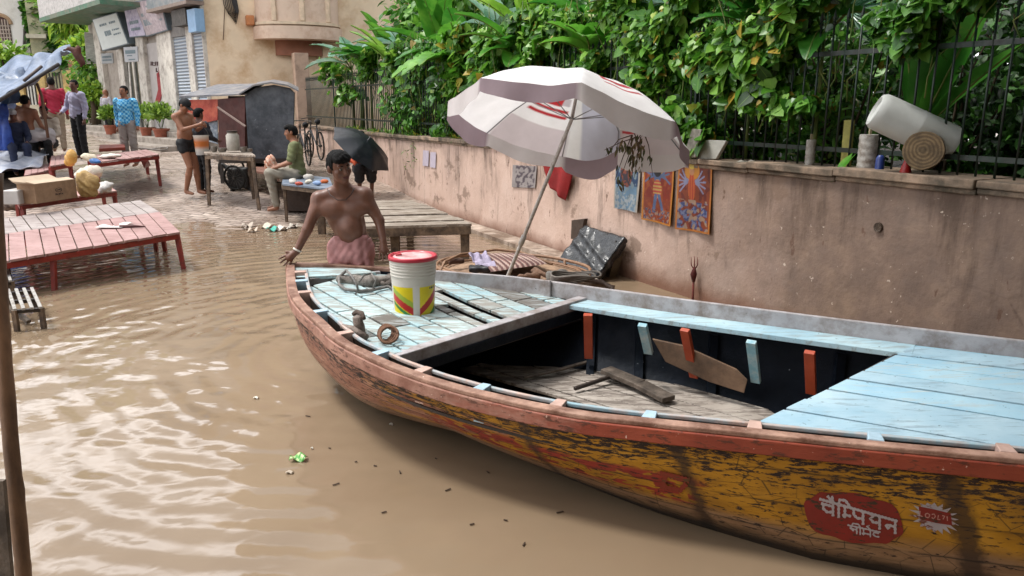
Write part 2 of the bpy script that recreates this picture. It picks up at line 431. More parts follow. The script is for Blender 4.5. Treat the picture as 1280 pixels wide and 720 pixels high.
# ================================================================ water
def water_mat():
    n=NT('muddy_water'); co=n.coord('Object'); 
    deep=n.ramp(n.noise(co,.7,4,.55,.6),[(.3,'#7b6955'),(.7,'#887661')])
    y=n.sep(co)[1]; yy=n.math('ADD',y,n.math('MULTIPLY',n.noise(n.coord('Object',(.5,2,1)),1.2,4),1.2))
    sh=n.ramp(n.math('DIVIDE',n.math('SUBTRACT',yy,10.1),.8,True),[(0,0.0),(1,1.0)])
    shallow=n.ramp(n.noise(n.coord('Object',(1,2.6,1)),2.4,5),[(.3,'#6f5443'),(.55,'#84705e'),(.75,'#9a8a78')])
    c=n.mix(n.math('MULTIPLY',sh,.6),deep,shallow)
    a=n.noise(n.coord('Object',(1,1.0,1),(0,0,.25)),1.3,1,.35,.9)
    b=n.math('MULTIPLY',n.noise(n.coord('Object',(1,1.15,1),(0,0,-.35)),2.3,.5,.4,1.1),n.ramp(n.noise(co,.55,2),[(.35,.25),(.65,1.3)]))
    f=n.noise(n.coord('Object',(1,1.2,1),(0,0,.1)),9,1,.5,.6)
    cx=n.sep(co); cm=n.n('ShaderNodeMapRange'); n.l(n.math('ADD',cx[0],n.math('MULTIPLY',n.noise(co,.8,2),1.6)),cm.inputs[0]); cm.inputs[1].default_value=-1.2; cm.inputs[2].default_value=1.3; cm.inputs[3].default_value=1.0; cm.inputs[4].default_value=.16; calm=cm.outputs[0]
    # rings travelling away from the wading man
    w=n.n('ShaderNodeTexWave'); w.wave_type='RINGS'; w.rings_direction='Z'; n.l(n.coord('Object',(1,1,1),(0,0,0),(1.0,-5.7,0)),w.inputs[0]); w.inputs['Scale'].default_value=1.5; w.inputs['Distortion'].default_value=3.5; w.inputs['Detail'].default_value=2; w.inputs['Detail Scale'].default_value=1.2
    h=n.math('ADD',n.math('ADD',n.math('MULTIPLY',a,1.0),n.math('MULTIPLY',b,.42)),n.math('ADD',n.math('MULTIPLY',f,.055),n.math('MULTIPLY',w.outputs['Fac'],.11)))
    return n.bsdf(c,.07,0,n.bump(n.math('MULTIPLY',h,calm),1.0,.036),ior=1.45)
WATER=water_mat()
b=MB(); b.grid(lambda i,j:(-14+34*i,-4+20*j,0),34,20)
tag(b.build('water',WATER),'muddy brown flood water covering the lane','water',kind='structure')
# ================================================================ street
def street_mat():
    n=NT('stone_paving'); co=n.coord('Object',(1,1,1),(0,0,.35))
    dn=n.n('ShaderNodeMix'); dn.data_type='VECTOR'
    nz=n.n('ShaderNodeTexNoise'); n.l(co,nz.inputs['Vector']); nz.inputs['Scale'].default_value=3.0; nz.inputs['Detail'].default_value=3
    vm=n.n('ShaderNodeVectorMath'); vm.operation='MULTIPLY_ADD'; n.l(nz.outputs['Color'],vm.inputs[0]); vm.inputs[1].default_value=(.12,.12,.12); n.l(co,vm.inputs[2])
    br=n.n('ShaderNodeTexBrick'); n.l(vm.outputs[0],br.inputs['Vector']); br.inputs['Scale'].default_value=2.4; br.inputs['Mortar Size'].default_value=.035; br.inputs['Mortar Smooth'].default_value=.5
    br.inputs['Color1'].default_value=(*lin('#b7a79b'),1); br.inputs['Color2'].default_value=(*lin('#9d8d83'),1); br.inputs['Mortar'].default_value=(*lin('#54473e'),1)
    br.inputs['Brick Width'].default_value=.8; br.inputs['Row Height'].default_value=.3
    k=n.noise(co,1.6,6,.65)
    c=n.mix(n.ramp(k,[(.42,0.0),(.62,.75)]),br.outputs['Color'],'#7a695c')
    c=n.mix(n.ramp(n.noise(co,9,5,.7),[(.5,0.0),(.7,.6)]),c,'#c4b5a6')
    wet=n.noise(co,1.1,4,.6)
    r=n.ramp(wet,[(.4,.12),(.62,.55)])
    h=n.math('ADD',n.math('MULTIPLY',br.outputs['Fac'],-.8),n.math('MULTIPLY',n.noise(co,8,5,.6),.7))
    return n.bsdf(c,r,0,n.bump(h,.9,.02))
STREET=street_mat()
b=MB()
def st(i,j):
    x=-24+44*i; y=(-4+j/.25*13) if j<.25 else (9+(j-.25)/.65*12 if j<.9 else 21+(j-.9)/.1*60)
    z=gz(x,y)
    if 9<y<22: z+= .016*hsh(x*1.3,y*2.1,3)+.012*hsh(x*5,y*5,1)
    return (x,y,z)
b.grid(st,260,280)
tag(b.build('street',STREET,smooth=True),'wet uneven stone paved lane rising out of the water','street',kind='structure')
# ================================================================ boundary wall
WL=Plane((5.436-.51*1.0,1.0),(5.436-.51*22.4,22.4))     # a = distance from the y=1 end
def wall_mat():
    n=NT('stained_plaster'); co=n.coord('Object')
    z=n.sep(co)[2]; y=n.sep(co)[1]
    k=n.noise(co,1.3,6,.62)
    c=n.ramp(k,[(.28,'#a18a7b'),(.5,'#bda293'),(.72,'#cab2a4')])
    # plaster turns darker and browner towards the near end
    e=n.ramp(n.math('ADD',y,n.math('MULTIPLY',n.noise(co,.9,4),1.6)),[(0,1.0),(1,0.0)])
    mr=n.n('ShaderNodeMapRange'); n.l(n.math('ADD',y,n.math('MULTIPLY',n.noise(co,1.2,5,.65),2.2)),mr.inputs[0]); mr.inputs[1].default_value=7.3-WL.P(WL.L/2,0).y; mr.inputs[2].default_value=9.3-WL.P(WL.L/2,0).y; mr.inputs[3].default_value=1; mr.inputs[4].default_value=0
    old=n.ramp(n.noise(co,3.2,7,.68),[(.3,'#3a2e26'),(.5,'#5c4a3d'),(.7,'#786351')])
    c=n.mix(n.math('MULTIPLY',mr.outputs[0],.8),c,old)
    # vertical drips
    d=n.noise(n.coord('Object',(1.6,1.6,.3)),2.6,6,.68)
    dz=n.n('ShaderNodeMapRange'); n.l(z,dz.inputs[0]); dz.inputs[1].default_value=.2; dz.inputs[2].default_value=1.3; dz.inputs[3].default_value=0; dz.inputs[4].default_value=.15
    f=n.ramp(n.math('ADD',d,dz.outputs[0]),[(.60,0.0),(.76,1.0)])
    c=n.mix(n.math('MULTIPLY',f,.75),c,'#4b3b30')
    # chips and specks
    s=n.noise(n.coord('Object',(1,1,.45)),7,4,.7); c=n.mix(n.ramp(s,[(.64,0.0),(.68,.8)]),c,'#5f4536')
    s2=n.noise(co,19,3,.6); c=n.mix(n.ramp(s2,[(.68,0.0),(.72,.6)]),c,'#d8c8b8')
    ce=n.vor(n.coord('Object',(1,1,1),(.3,0,0)),1.1,'DISTANCE_TO_EDGE').outputs[0]; cm_=n.math('MULTIPLY',n.ramp(n.math('ADD',ce,n.math('MULTIPLY',n.math('SUBTRACT',n.noise(co,7,5,.7),.5),.08)),[(.0,1.0),(.012,0.0)]),n.ramp(n.noise(co,.9,3),[(.55,0.0),(.66,.35)])); c=n.mix(cm_,c,'#3f3028')
    pt=n.ramp(n.noise(n.coord('Object',(1,1,1.3),(0,0,0),(4,7,1)),1.7,7,.66),[(.60,0.0),(.64,.75)]); c=n.mix(pt,c,'#7c6657')
    # tide mark at the foot
    tm=n.n('ShaderNodeMapRange'); n.l(n.math('ADD',z,n.math('MULTIPLY',n.noise(co,3,5,.6),.22)),tm.inputs[0]); tm.inputs[1].default_value=.16; tm.inputs[2].default_value=.33; tm.inputs[3].default_value=.75; tm.inputs[4].default_value=0
    c=n.mix(tm.outputs[0],c,'#6a3f26')
    h=n.math('ADD',n.noise(co,2.4,6,.6),n.math('MULTIPLY',n.noise(co,34,4,.6),.15))
    return n.bsdf(c,.8,0,n.bump(h,.7,.03))
WALL=wall_mat()
COPE=M('coping_stone','#96806c',.8,.25,5,.5,30,.01,dirt='#4f463a',damt=.5,dscale=4)
def ztop(a): return 1.36-.0105*a if a<15.9 else 1.193
wroot=thing('boundary_wall','long stained pink plaster garden wall with stone coping','wall',WL.P(WL.L/2,0,0))
b=MB()
n=120
for k in range(n):
    pass
def wsurf(off):
    def f(i,j):
        a=-2+(WL.L+2)*i; z=-.4+(ztop(a)+.4)*j
        return WL.P(a,z,off+.012*hsh(a*.8,z*1.2,5))
    return f
b.grid(wsurf(0),220,24); b.grid(lambda i,j:wsurf(-.3)(1-i,j),20,2)
b.pbox(WL,WL.L-.01,WL.L+.02,-.3,0,-.3,1.18)
b.build('wall_body',WALL,wroot,smooth=True)
b=MB()
k=0
a=-2
random.seed(11)
while a<WL.L+.1:
    l=random.uniform(.55,1.1); a1=min(a+l,WL.L+.12); zt=ztop(a)
    j=random.uniform(-.008,.008)
    b.pbox(WL,a,a1-.006,-.36,.05+j,zt+.003,zt+.058+j)
    b.pbox(WL,a,a1-.006,-.30,.025,zt-.035,zt+.002)
    a=a1
    if a>=WL.L+.11: break
b.build('coping',COPE,wroot,bevel=.008)
# drain hole with its short pipe
p=WL.hit(1099,284); 
X=Matrix.Translation(p)@WL.n.to_track_quat('Z','Y').to_matrix().to_4x4()
b=MB(); b.lathe([(.0,.016),(.024,.016),(.024,.018),(.033,.02),(.036,-.02)],20,0,X)
b.build('drain_hole',M('drain_dark','#17110d',.8),wroot)
# low plinth along the wall foot
zp=.10

a0=WL.at(738,350,.15)[0]; a1=WL.L
seg=26
for k in range(seg):
    s0=a0+(a1-a0)*k/seg; s1=a0+(a1-a0)*(k+1)/seg
    wd=.30+.02*hsh(s0*2,1,1)
    zt=.055+max(0,(s0-13)*.05)
    b.pbox(WL,s0,s1-.01,.012,wd,-.2,zt+.01*hsh(s0*3,2,2))
tag(b.build('stone_plinth',M('plinth','#b3a294',.75,.25,5,.5,25,.012,dirt='#6d5a4a',damt=.5),bevel=.015),'low stone kerb ledge along the foot of the pink wall','ledge')
# garden soil behind the wall
b=MB(); b.grid(lambda i,j: WL.P(-2+(WL.L+22)*i, .75+.05*hsh(i*30,j*20,1), -.31-16*j),60,30)
tag(b.build('garden_soil',M('soil','#2c2218',.95,.3,4,.6,20,.03)),'dark garden soil behind the wall','ground',kind='structure')
# ================================================================ fence on the wall
FEN=M('fence_paint','#0c2318',.5,.2,8,.2,60,.002,dirt='#1c1611',damt=.35,dscale=9)
fr=thing('iron_fence','dark green iron railing with spearhead bars on top of the pink wall','fence',WL.P(WL.L/2,1.25,-.15))
b=MB(); r=MB(); sp=MB(); a=-1.5
while a<WL.L-.2:
    z0=ztop(a)+.06
    p=WL.P(a,z0,-.16); q=WL.P(a,2.42,-.16)
    b.tube([p,q],.009,6)
    sp.lathe([(.009,0),(.02,.015),(.009,.03),(.018,.05),(.001,.12)],6,0,Matrix.Translation(q))
    a+=.125
for z in (1.5,2.22):
    r.bar(WL.P(-1.6,z,-.16),WL.P(WL.L-.1,z-.02,-.16),.012,.035)
tag(b.build('bars',FEN,fr,smooth=True),None,kind='stuff'); tag(sp.build('spearheads',FEN,fr),None,kind='stuff'); r.build('rails',FEN,fr)
for k in range(9):
    if k in (1,2): continue
    b=MB(); aa=-.8+k*2.7; b.pbox(WL,aa-.014,aa+.014,-.175,-.145,ztop(aa)+.05,2.5); b.build('post',FEN,fr,bevel=.004)
# gate pillar at the far corner of the wall
b=MB(); b.pbox(WL,WL.L+.13,WL.L+.5,-.36,.03,-.1,3.2); b.pbox(WL,WL.L+.1,WL.L+.53,-.39,.06,1.17,1.24)
tag(b.build('corner_pillar',M('pillar_pink','#b79c88',.8,.15,3,.4,20,.01,dirt='#8a7464',damt=.4),bevel=.01),'plain square pillar where the pink wall ends by the bicycles','pillar')
# ================================================================ the boat
NEAR=[(-1.66,5.63,.665),(-1.40,4.78,.645),(-1.12,4.28,.61),(-.86,3.90,.58),(-.38,3.49,.54),(.21,3.22,.50),(.89,3.06,.48),(2.03,2.82,.46),(3.2,2.66,.48),(4.3,2.58,.55),(5.2,2.68,.66)]
FAR =[(-1.62,5.66,.665),(-1.22,5.66,.65),(-.88,5.63,.63),(-.55,5.56,.60),(-.05,5.48,.58),(.47,5.30,.555),(1.27,4.95,.52),(2.87,4.16,.50),(4.0,3.5,.52),(4.9,2.98,.58),(5.25,2.72,.66)]
def _re(P,z): q=Pz(*proj(P),z); return (q.x,q.y,z)
NEAR=NEAR[:5]+[_re(NEAR[5],.525),_re(NEAR[6],.545),_re(NEAR[7],.575),(3.0,2.32,.59),(4.1,2.26,.64),(5.0,2.42,.73)]
FAR=FAR[:5]+[_re(FAR[5],.57),_re(FAR[6],.58),_re(FAR[7],.605),(3.75,3.2,.62),(4.7,2.75,.66),(5.05,2.46,.73)]
KZ=[.50,.17,.0,-.10,-.16,-.20,-.21,-.21,-.18,-.02,.4]
def cr(P,t):
    n=len(P)-1; t=max(0,min(n-1e-6,t)); i=int(t); f=t-i
    p0=np.array(P[max(i-1,0)],float);p1=np.array(P[i],float);p2=np.array(P[i+1],float);p3=np.array(P[min(i+2,n)],float)
    return .5*((2*p1)+(-p0+p2)*f+(2*p0-5*p1+4*p2-p3)*f*f+(-p0+3*p1-3*p2+p3)*f**3)
def cr1(P,t): return float(cr([(x,) for x in P],t)[0])
def Nn(t): return Vector(cr(NEAR,t))
def Ff(t): return Vector(cr(FAR,t))
def hull(t,th,near=True,ins=0.0):
    """th 0 gunwale .. 1 keel"""
    N,F=Nn(t),Ff(t); G=N if near else F
    K=(N+F)/2; K.z=cr1(KZ,t); 
    a=th*PI/2
    ch=math.cos(a)**float(np.interp(t,[0,2,3,4,5,5.7,6.4,8,10],[.9,1.1,1.6,2.3,1.5,.85,.3,.2,.5])); sh=math.sin(a)**1.0
    p=K+(G-K)*ch; p.z=G.z+(K.z-G.z)*sh
    if ins:
        p=p+(K-p).normalized()*0+ (Vector((K.x-G.x,K.y-G.y,0)).normalized())*ins*ch; p.z+=ins*.9*sh
    return p
# distance tables along the near side
TS=[i*.02 for i in range(int(10/.02)+1)]
AL=[0]
for i in range(1,len(TS)): AL.append(AL[-1]+(Nn(TS[i])-Nn(TS[i-1])).length)
def s_of_t(t): return float(np.interp(t,TS,AL))
def t_of_s(s): return float(np.interp(s,AL,TS))
def hull_mat():
    n=NT('painted_hull'); uv=n.coord('UV'); x,y,_=n.sep(uv)
    st=n.coord('UV',(1.0,5.0,1)); 
    w=n.noise(st,1.2,6,.62)
    ys=n.math('ADD',y,n.math('MULTIPLY',n.math('SUBTRACT',w,.5),.10))
    wood=n.ramp(n.noise(n.coord('UV',(1.5,16,1)),3,6,.62),[(.3,'#4a3025'),(.55,'#7c5442'),(.75,'#a07c66')])
    yel=n.ramp(n.noise(n.coord('UV',(1.2,3,1)),3,5),[(.3,'#8e610f'),(.6,'#b8841c'),(.8,'#c49238')])
    red=n.ramp(n.noise(n.coord('UV',(1.2,3,1)),5,5),[(.3,'#7e2418'),(.7,'#a0382a')])
    pinkb=n.ramp(n.noise(st,4,5,.65),[(.3,'#7c4f40'),(.5,'#9b6a55'),(.7,'#b38a76')])
    # yellow takes over from the bow towards the stern
    fx=n.math('ADD',n.math('MULTIPLY',n.math('SUBTRACT',x,2.0),.45),n.math('MULTIPLY',n.math('SUBTRACT',n.noise(st,1.6,6,.65),.5),2.2))
    fx=n.ramp(fx,[(.12,0.0),(.3,1.0)])
    c=n.mix(fx,pinkb,yel)
    # faded red painted area under the middle
    def box(lo,hi,edge,sock):
        a=n.ramp(sock,[(0,0.0),(1,0.0)])
        m1=n.n('ShaderNodeMapRange'); n.l(sock,m1.inputs[0]); m1.inputs[1].default_value=lo-edge; m1.inputs[2].default_value=lo+edge
        m2=n.n('ShaderNodeMapRange'); n.l(sock,m2.inputs[0]); m2.inputs[1].default_value=hi-edge; m2.inputs[2].default_value=hi+edge; m2.inputs[3].default_value=1; m2.inputs[4].default_value=0
        return n.math('MULTIPLY',m1.outputs[0],m2.outputs[0])
    xs=n.math('ADD',x,n.math('MULTIPLY',n.math('SUBTRACT',n.noise(n.coord('UV',(3,3,1)),2,4,.7),.5),.5))
    rb=n.math('MULTIPLY',box(2.5,3.86,.05,xs),box(.22,.40,.02,ys))
    letters=n.ramp(n.noise(n.coord('UV',(2.2,5,1),(0,0,0),(3,1,0)),3.2,2,.4,1.2),[(.49,1.0),(.52,0.0)])
    c=n.mix(n.math('MULTIPLY',rb,letters),c,red)
    # orange red streaks near the rail at the fore part
    rs=n.math('MULTIPLY',n.ramp(n.noise(n.coord('UV',(1,7,1)),2.6,6,.7),[(.48,0.0),(.56,.8)]),n.ramp(x,[(0,1.0),(.45,0.0)]) )
    # tan worn lower strake
    lo=n.n('ShaderNodeMapRange'); n.l(ys,lo.inputs[0]); lo.inputs[1].default_value=.37; lo.inputs[2].default_value=.44
    c=n.mix(n.math('MULTIPLY',lo.outputs[0],.85),c,n.ramp(n.noise(st,5,6,.7),[(.3,'#6b5040'),(.7,'#9c8068')]))
    # flaking: bare dark wood in horizontal slivers, denser under the rail
    fl=n.noise(n.coord('UV',(2.6,11,1)),5.5,8,.74,.35)
    dn=n.n('ShaderNodeMapRange'); n.l(ys,dn.inputs[0]); dn.inputs[1].default_value=.06; dn.inputs[2].default_value=.26; dn.inputs[3].default_value=.12; dn.inputs[4].default_value=0
    big=n.math('MULTIPLY',n.math('SUBTRACT',n.noise(n.coord('UV',(1,1.5,1)),1.6,4,.6),.5),.25)
    f=n.ramp(n.math('ADD',n.math('ADD',fl,dn.outputs[0]),big),[(.575,0.0),(.60,1.0)])
    c=n.mix(f,c,'#2a1a12')
    cr_=n.vor(n.coord('UV',(2.2,4.2,1)),3.2,'DISTANCE_TO_EDGE').outputs[0]
    nn=n.noise(uv,3,4); ck=n.math('MULTIPLY',n.ramp(cr_,[(.0,1.0),(.022,0.0)]),n.ramp(nn,[(.45,0.0),(.55,1.0)]))
    c=n.mix(n.math('MULTIPLY',ck,.85),c,'#20140e')
    # dark repaired bands
    for xx,wd in ((3.72,.03),(4.72,.045),(3.02,.022)):
        lean=n.math('SUBTRACT',x,n.math('MULTIPLY',y,.35))
        bb=box(xx-wd,xx+wd,.02,n.math('ADD',lean,n.math('MULTIPLY',n.math('SUBTRACT',n.noise(uv,9,4,.7),.5),.12)))
        c=n.mix(n.math('MULTIPLY',bb,.85),c,'#33231a')
    for yy in (.135,.29,.44):
        wv=n.math('ADD',y,n.math('MULTIPLY',n.math('SUBTRACT',n.noise(n.coord('UV',(1.5,.2,1)),2,3),.5),.02))
        sm=n.ramp(n.math('ABSOLUTE',n.math('SUBTRACT',wv,yy)),[(.0,.9),(.006,0.0)]); sm=n.math('MULTIPLY',sm,n.ramp(n.noise(uv,4,5,.7),[(.35,0.0),(.5,1.0)]))
        c=n.mix(sm,c,'#1a120c')
    nl=n.vor(n.coord('UV',(3.2,7.5,1)),1.0); nd=n.ramp(nl.outputs['Distance'],[(.0,1.0),(.055,1.0),(.075,0.0)]); c=n.mix(n.math('MULTIPLY',nd,.8),c,'#241812')
    gr=n.ramp(n.noise(n.coord('UV',(1.3,1.3,1),(0,0,0),(5,2,0)),2.2,7,.7),[(.52,0.0),(.74,.45)]); c=n.mix(gr,c,'#5a4330')
    # wet dark foot at the waterline
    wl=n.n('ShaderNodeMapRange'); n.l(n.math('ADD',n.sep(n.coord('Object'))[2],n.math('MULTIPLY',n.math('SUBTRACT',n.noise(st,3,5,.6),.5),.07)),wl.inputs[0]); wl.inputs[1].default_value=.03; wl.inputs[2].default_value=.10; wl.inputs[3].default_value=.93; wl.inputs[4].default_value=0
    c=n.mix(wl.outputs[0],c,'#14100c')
    h=n.math('SUBTRACT',n.math('MULTIPLY',n.noise(n.coord('UV',(1,8,1)),6,5,.6),.4),n.math('MULTIPLY',f,.5))
    return n.bsdf(c,n.ramp(fl,[(.3,.45),(.7,.75)]),0,n.bump(h,.6,.008))
HULL=hull_mat()
NAVY=M('hull_interior_paint','#121924',.6,.35,5,.5,25,.012,dirt='#111820',damt=.4,dscale=4,fine=('#9aa2aa',22,.72),spec=.15)
RAIL=M('rail_wood','#a98674',.75,.28,7,.6,35,.008,dirt='#6d4a3a',damt=.5,dscale=6,stretch=(1,1,1),fine=('#d8c6ba',22,.70))
def org():
    n=NT('orange_rail_paint'); co=n.coord('Object'); x=n.sep(co)[0]
    c=n.ramp(n.noise(co,5,4),[(.3,'#7c3322'),(.7,'#96452e')])
    fx=n.ramp(n.math('ADD',n.math('MULTIPLY',n.math('ADD',x,.95),.55),n.noise(n.coord('Object',(1,1,3)),3.5,6,.68)),[(.22,1.0),(.52,0.0)])
    c=n.mix(n.math('MULTIPLY',fx,.9),c,n.ramp(n.noise(co,7,5,.65),[(.3,'#7d5546'),(.7,'#b58f7e')]))
    k=n.noise(n.coord('Object',(1.5,1.5,5)),8,7,.7); c=n.mix(n.ramp(k,[(.55,0.0),(.60,.8)]),c,'#4a2c20'); 
    k2=n.noise(co,34,3,.6); c=n.mix(n.ramp(k2,[(.69,0.0),(.72,.9)]),c,'#cdb0a0')
    return n.bsdf(c,.6,0,n.bump(k,.5,.006))
ORG=org()
def plankpaint(name,base,light,bare,rot,amt=.5):
    n=NT(name); co=n.coord('Object',(1,1,1),(0,0,rot)); st=n.coord('Object',(2.2,14,6),(0,0,rot))
    c=n.ramp(n.noise(co,3,4),[(.3,base),(.7,light)])
    g=n.noise(st,2.2,7,.7); c=n.mix(n.ramp(g,[(1-amt-.06+.02,0.0),(1-amt+.06,.9)]),c,bare)
    sp=n.noise(co,26,4,.7); c=n.mix(n.ramp(sp,[(.66,0.0),(.7,.8)]),c,'#3a3a38')
    sp2=n.noise(n.coord('Object',(6,30,6),(0,0,rot)),1.6,5,.7); c=n.mix(n.ramp(sp2,[(.66,0.0),(.71,.75)]),c,'#26292c')
    return n.bsdf(c,.62,0,n.bump(n.math('ADD',g,n.math('MULTIPLY',sp,.3)),.6,.008))
BROT=-math.atan2(*((lambda q:(q.y,q.x))(Pz(1280,539,.56)-Pz(1015,495,.55))))
DECK=plankpaint('worn_blue_deck_paint','#94b6be','#bccfcf','#908f88',math.radians(57),.5)
AFT=plankpaint('fresh_blue_deck_paint','#86b0c6','#aacbd8','#a9b8bc',BROT,.44)
GREY=M('grey_white_paint','#a8a4a6',.65,.15,6,.4,40,.005,dirt='#7b6f68',damt=.35,dscale=8,fine=('#2c2a28',22,.69))
DECKB=plankpaint('pale_deck_paint','#9fb0b2','#bcc6c4','#8b867e',math.radians(57),.55)
DECKC=plankpaint('bare_deck_wood','#8f9596','#a9adab','#5f5850',math.radians(57),.56)
AFTB=plankpaint('scuffed_blue_deck_paint','#8aaec0','#b2cad4','#8397a2',BROT,.42)
BARE=plankpaint('bare_plank','#9a9086','#b9b0a6','#6a6058',math.radians(30),.5)
BLUE2=M('pale_blue_paint','#7eaebd',.6,.2,9,.4,40,.004,dirt='#b9c4c2',damt=.4,dscale=12)
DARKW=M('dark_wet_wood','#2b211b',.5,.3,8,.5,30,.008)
GREYW=M('grey_wood','#6f6358',.75,.3,10,.6,40,.008,stretch=(1,1,1),dirt='#3e352d',damt=.5,dscale=9)
boat=thing('wooden_boat','long wooden rowing boat with peeling yellow and orange hull and pale blue deck boards','boat',(1.2,4.1,0))
NT_,TH=150,14
b=MB(); b.uv=[]
for side in (True,False):
    vs=[];uv=[]
    for i in range(NT_+1):
        t=10*i/NT_
        d=0; pp=None
        for j in range(TH+1):
            p=hull(t,j/TH,side); 
            if pp is not None: d+=(p-pp).length
            pp=p; vs.append(p); uv.append((s_of_t(t),d))
    w_=TH+1
    fs=[(i*w_+j,i*w_+j+1,(i+1)*w_+j+1,(i+1)*w_+j) for i in range(NT_) for j in range(TH)]
    if side: fs=[f[::-1] for f in fs]
    b.add(vs,fs); b.uv+=uv
hullob=b.build('hull',HULL,boat,smooth=True)
b=MB()
for side in (True,False):
    vs=[hull(10*i/NT_,j/TH,side,.05) for i in range(4,NT_-3) for j in range(TH+1)]
    w_=TH+1; k=NT_-7
    fs=[(i*w_+j,i*w_+j+1,(i+1)*w_+j+1,(i+1)*w_+j) for i in range(k-1) for j in range(TH)]
    if not side: fs=[f[::-1] for f in fs]
    b.add(vs,fs)
b.build('hull_lining',NAVY,boat,smooth=True)
def inward(t,near=True):
    N,F=Nn(t),Ff(t); d=(F-N) if near else (N-F); d.z=0
    # perpendicular to local edge
    G=Nn if near else Ff
    tg=(G(min(t+.05,10))-G(max(t-.05,0))); tg.z=0; tg.normalize()
    pr=V(-tg.y,tg.x,0); 
    if pr.dot(d)<0: pr=-pr
    return pr
def edgepoly(t0,t1,o0,o1,z0,z1,near=True,n=60,b=None,m=0):
    """swept rectangular strip following the gunwale"""
    vs=[]
    G=Nn if near else Ff
    for i in range(n+1):
        t=t0+(t1-t0)*i/n; p=G(t); q=inward(t,near)
        for o,z in ((o0,z0),(o1,z0),(o1,z1),(o0,z1)): 
            w=p+q*o; vs.append(V(w.x,w.y,p.z+z+.003*hsh(t*3,o*9,7)))
    fs=[(i*4+j,i*4+(j+1)%4,(i+1)*4+(j+1)%4,(i+1)*4+j) for i in range(n) for j in range(4)]+[(0,1,2,3),(n*4+3,n*4+2,n*4+1,n*4)]
    if near: fs=[f[::-1] for f in fs]
    (b).add(vs,fs,m)
b=MB(); edgepoly(0.02,9.95,-.012,.044,-.004,.020,True,120,b); b.build('near_gunwale_cap',RAIL,boat,bevel=.006)
b=MB(); edgepoly(0.02,9.95,-.020,-.002,-.068,-.004,True,120,b); b.build('near_rub_rail',ORG,boat,bevel=.005)
b=MB(); edgepoly(0.05,9.95,-.012,.045,-.004,.024,False,120,b); b.build('far_gunwale_cap',RAIL,boat,bevel=.006)
b=MB(); edgepoly(0.3,9.8,.108,.130,-.006,.012,True,110,b); b.build('near_inner_rail',M('inner_rail_wood','#b59c90',.7,.25,8,.5,35,.006,dirt='#88a9b5',damt=.45,dscale=5),boat,bevel=.004)
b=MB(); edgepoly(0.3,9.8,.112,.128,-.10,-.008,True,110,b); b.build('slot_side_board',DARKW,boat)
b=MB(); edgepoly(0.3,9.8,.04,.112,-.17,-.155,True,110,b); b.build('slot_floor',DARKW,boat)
# rib heads bridging the slots
sl=[.42,.8,1.18,1.62,2.05,2.5,2.92,3.36,3.85,4.32,4.78,5.25,5.7,6.2]
HB=[M('rib_head_pink','#bb9c8f',.7,.2,12,.5),M('rib_head_blue','#9fb8c6',.65,.2,12,.5)]
for k,s in enumerate([.28,.55,.86,1.3,1.72,2.1,2.43,2.8,3.2,3.62,4.05,4.5,4.95,5.4,5.9,6.4]):
    t=t_of_s(s); b=MB(); p=Nn(t); q=inward(t); tg=V(q.y,-q.x,0)
    w=.03
    pts=[]
    for z in (-.15,.022):
        for a,o in ((-w,.04),(w,.04),(w*.8,.12),(-w*.8,.12)): pts.append(p+tg*a+q*o+V(0,0,z))
    b.hexa(pts); b.build('rib_head',HB[k%2],boat,bevel=.004)
# far coaming plank in two lengths with a joint
def coam(t0,t1,name,z0=-.05,z1=.062,o0=.045,o1=.075,mat=GREY):
    b=MB(); edgepoly(t0,t1,o0,o1,z0,z1,False,60,b); return b.build(name,mat,boat,bevel=.005)
tj=5.0
def t_far(u,v,z):
    best=min(range(0,1000),key=lambda i:abs(proj(Ff(i/100)+V(0,0,z))[0]-u)); return best/100
tA=t_far(545,350,.05); tJ=t_far(690,365,.05)
coam(tA,tJ,'coaming_board'); coam(tJ+.02,9.6,'coaming_board')
b=MB(); p=Ff(tJ+.01); q=inward(tJ,False); tg=V(q.y,-q.x,0)
b.hexa([p+tg*a+q*o+V(0,0,z) for z in (-.06,.072) for a,o in ((-.028,.076),(.028,.076),(.028,.098),(-.028,.098))]); b.build('coaming_cleat',GREY,boat,bevel=.006)
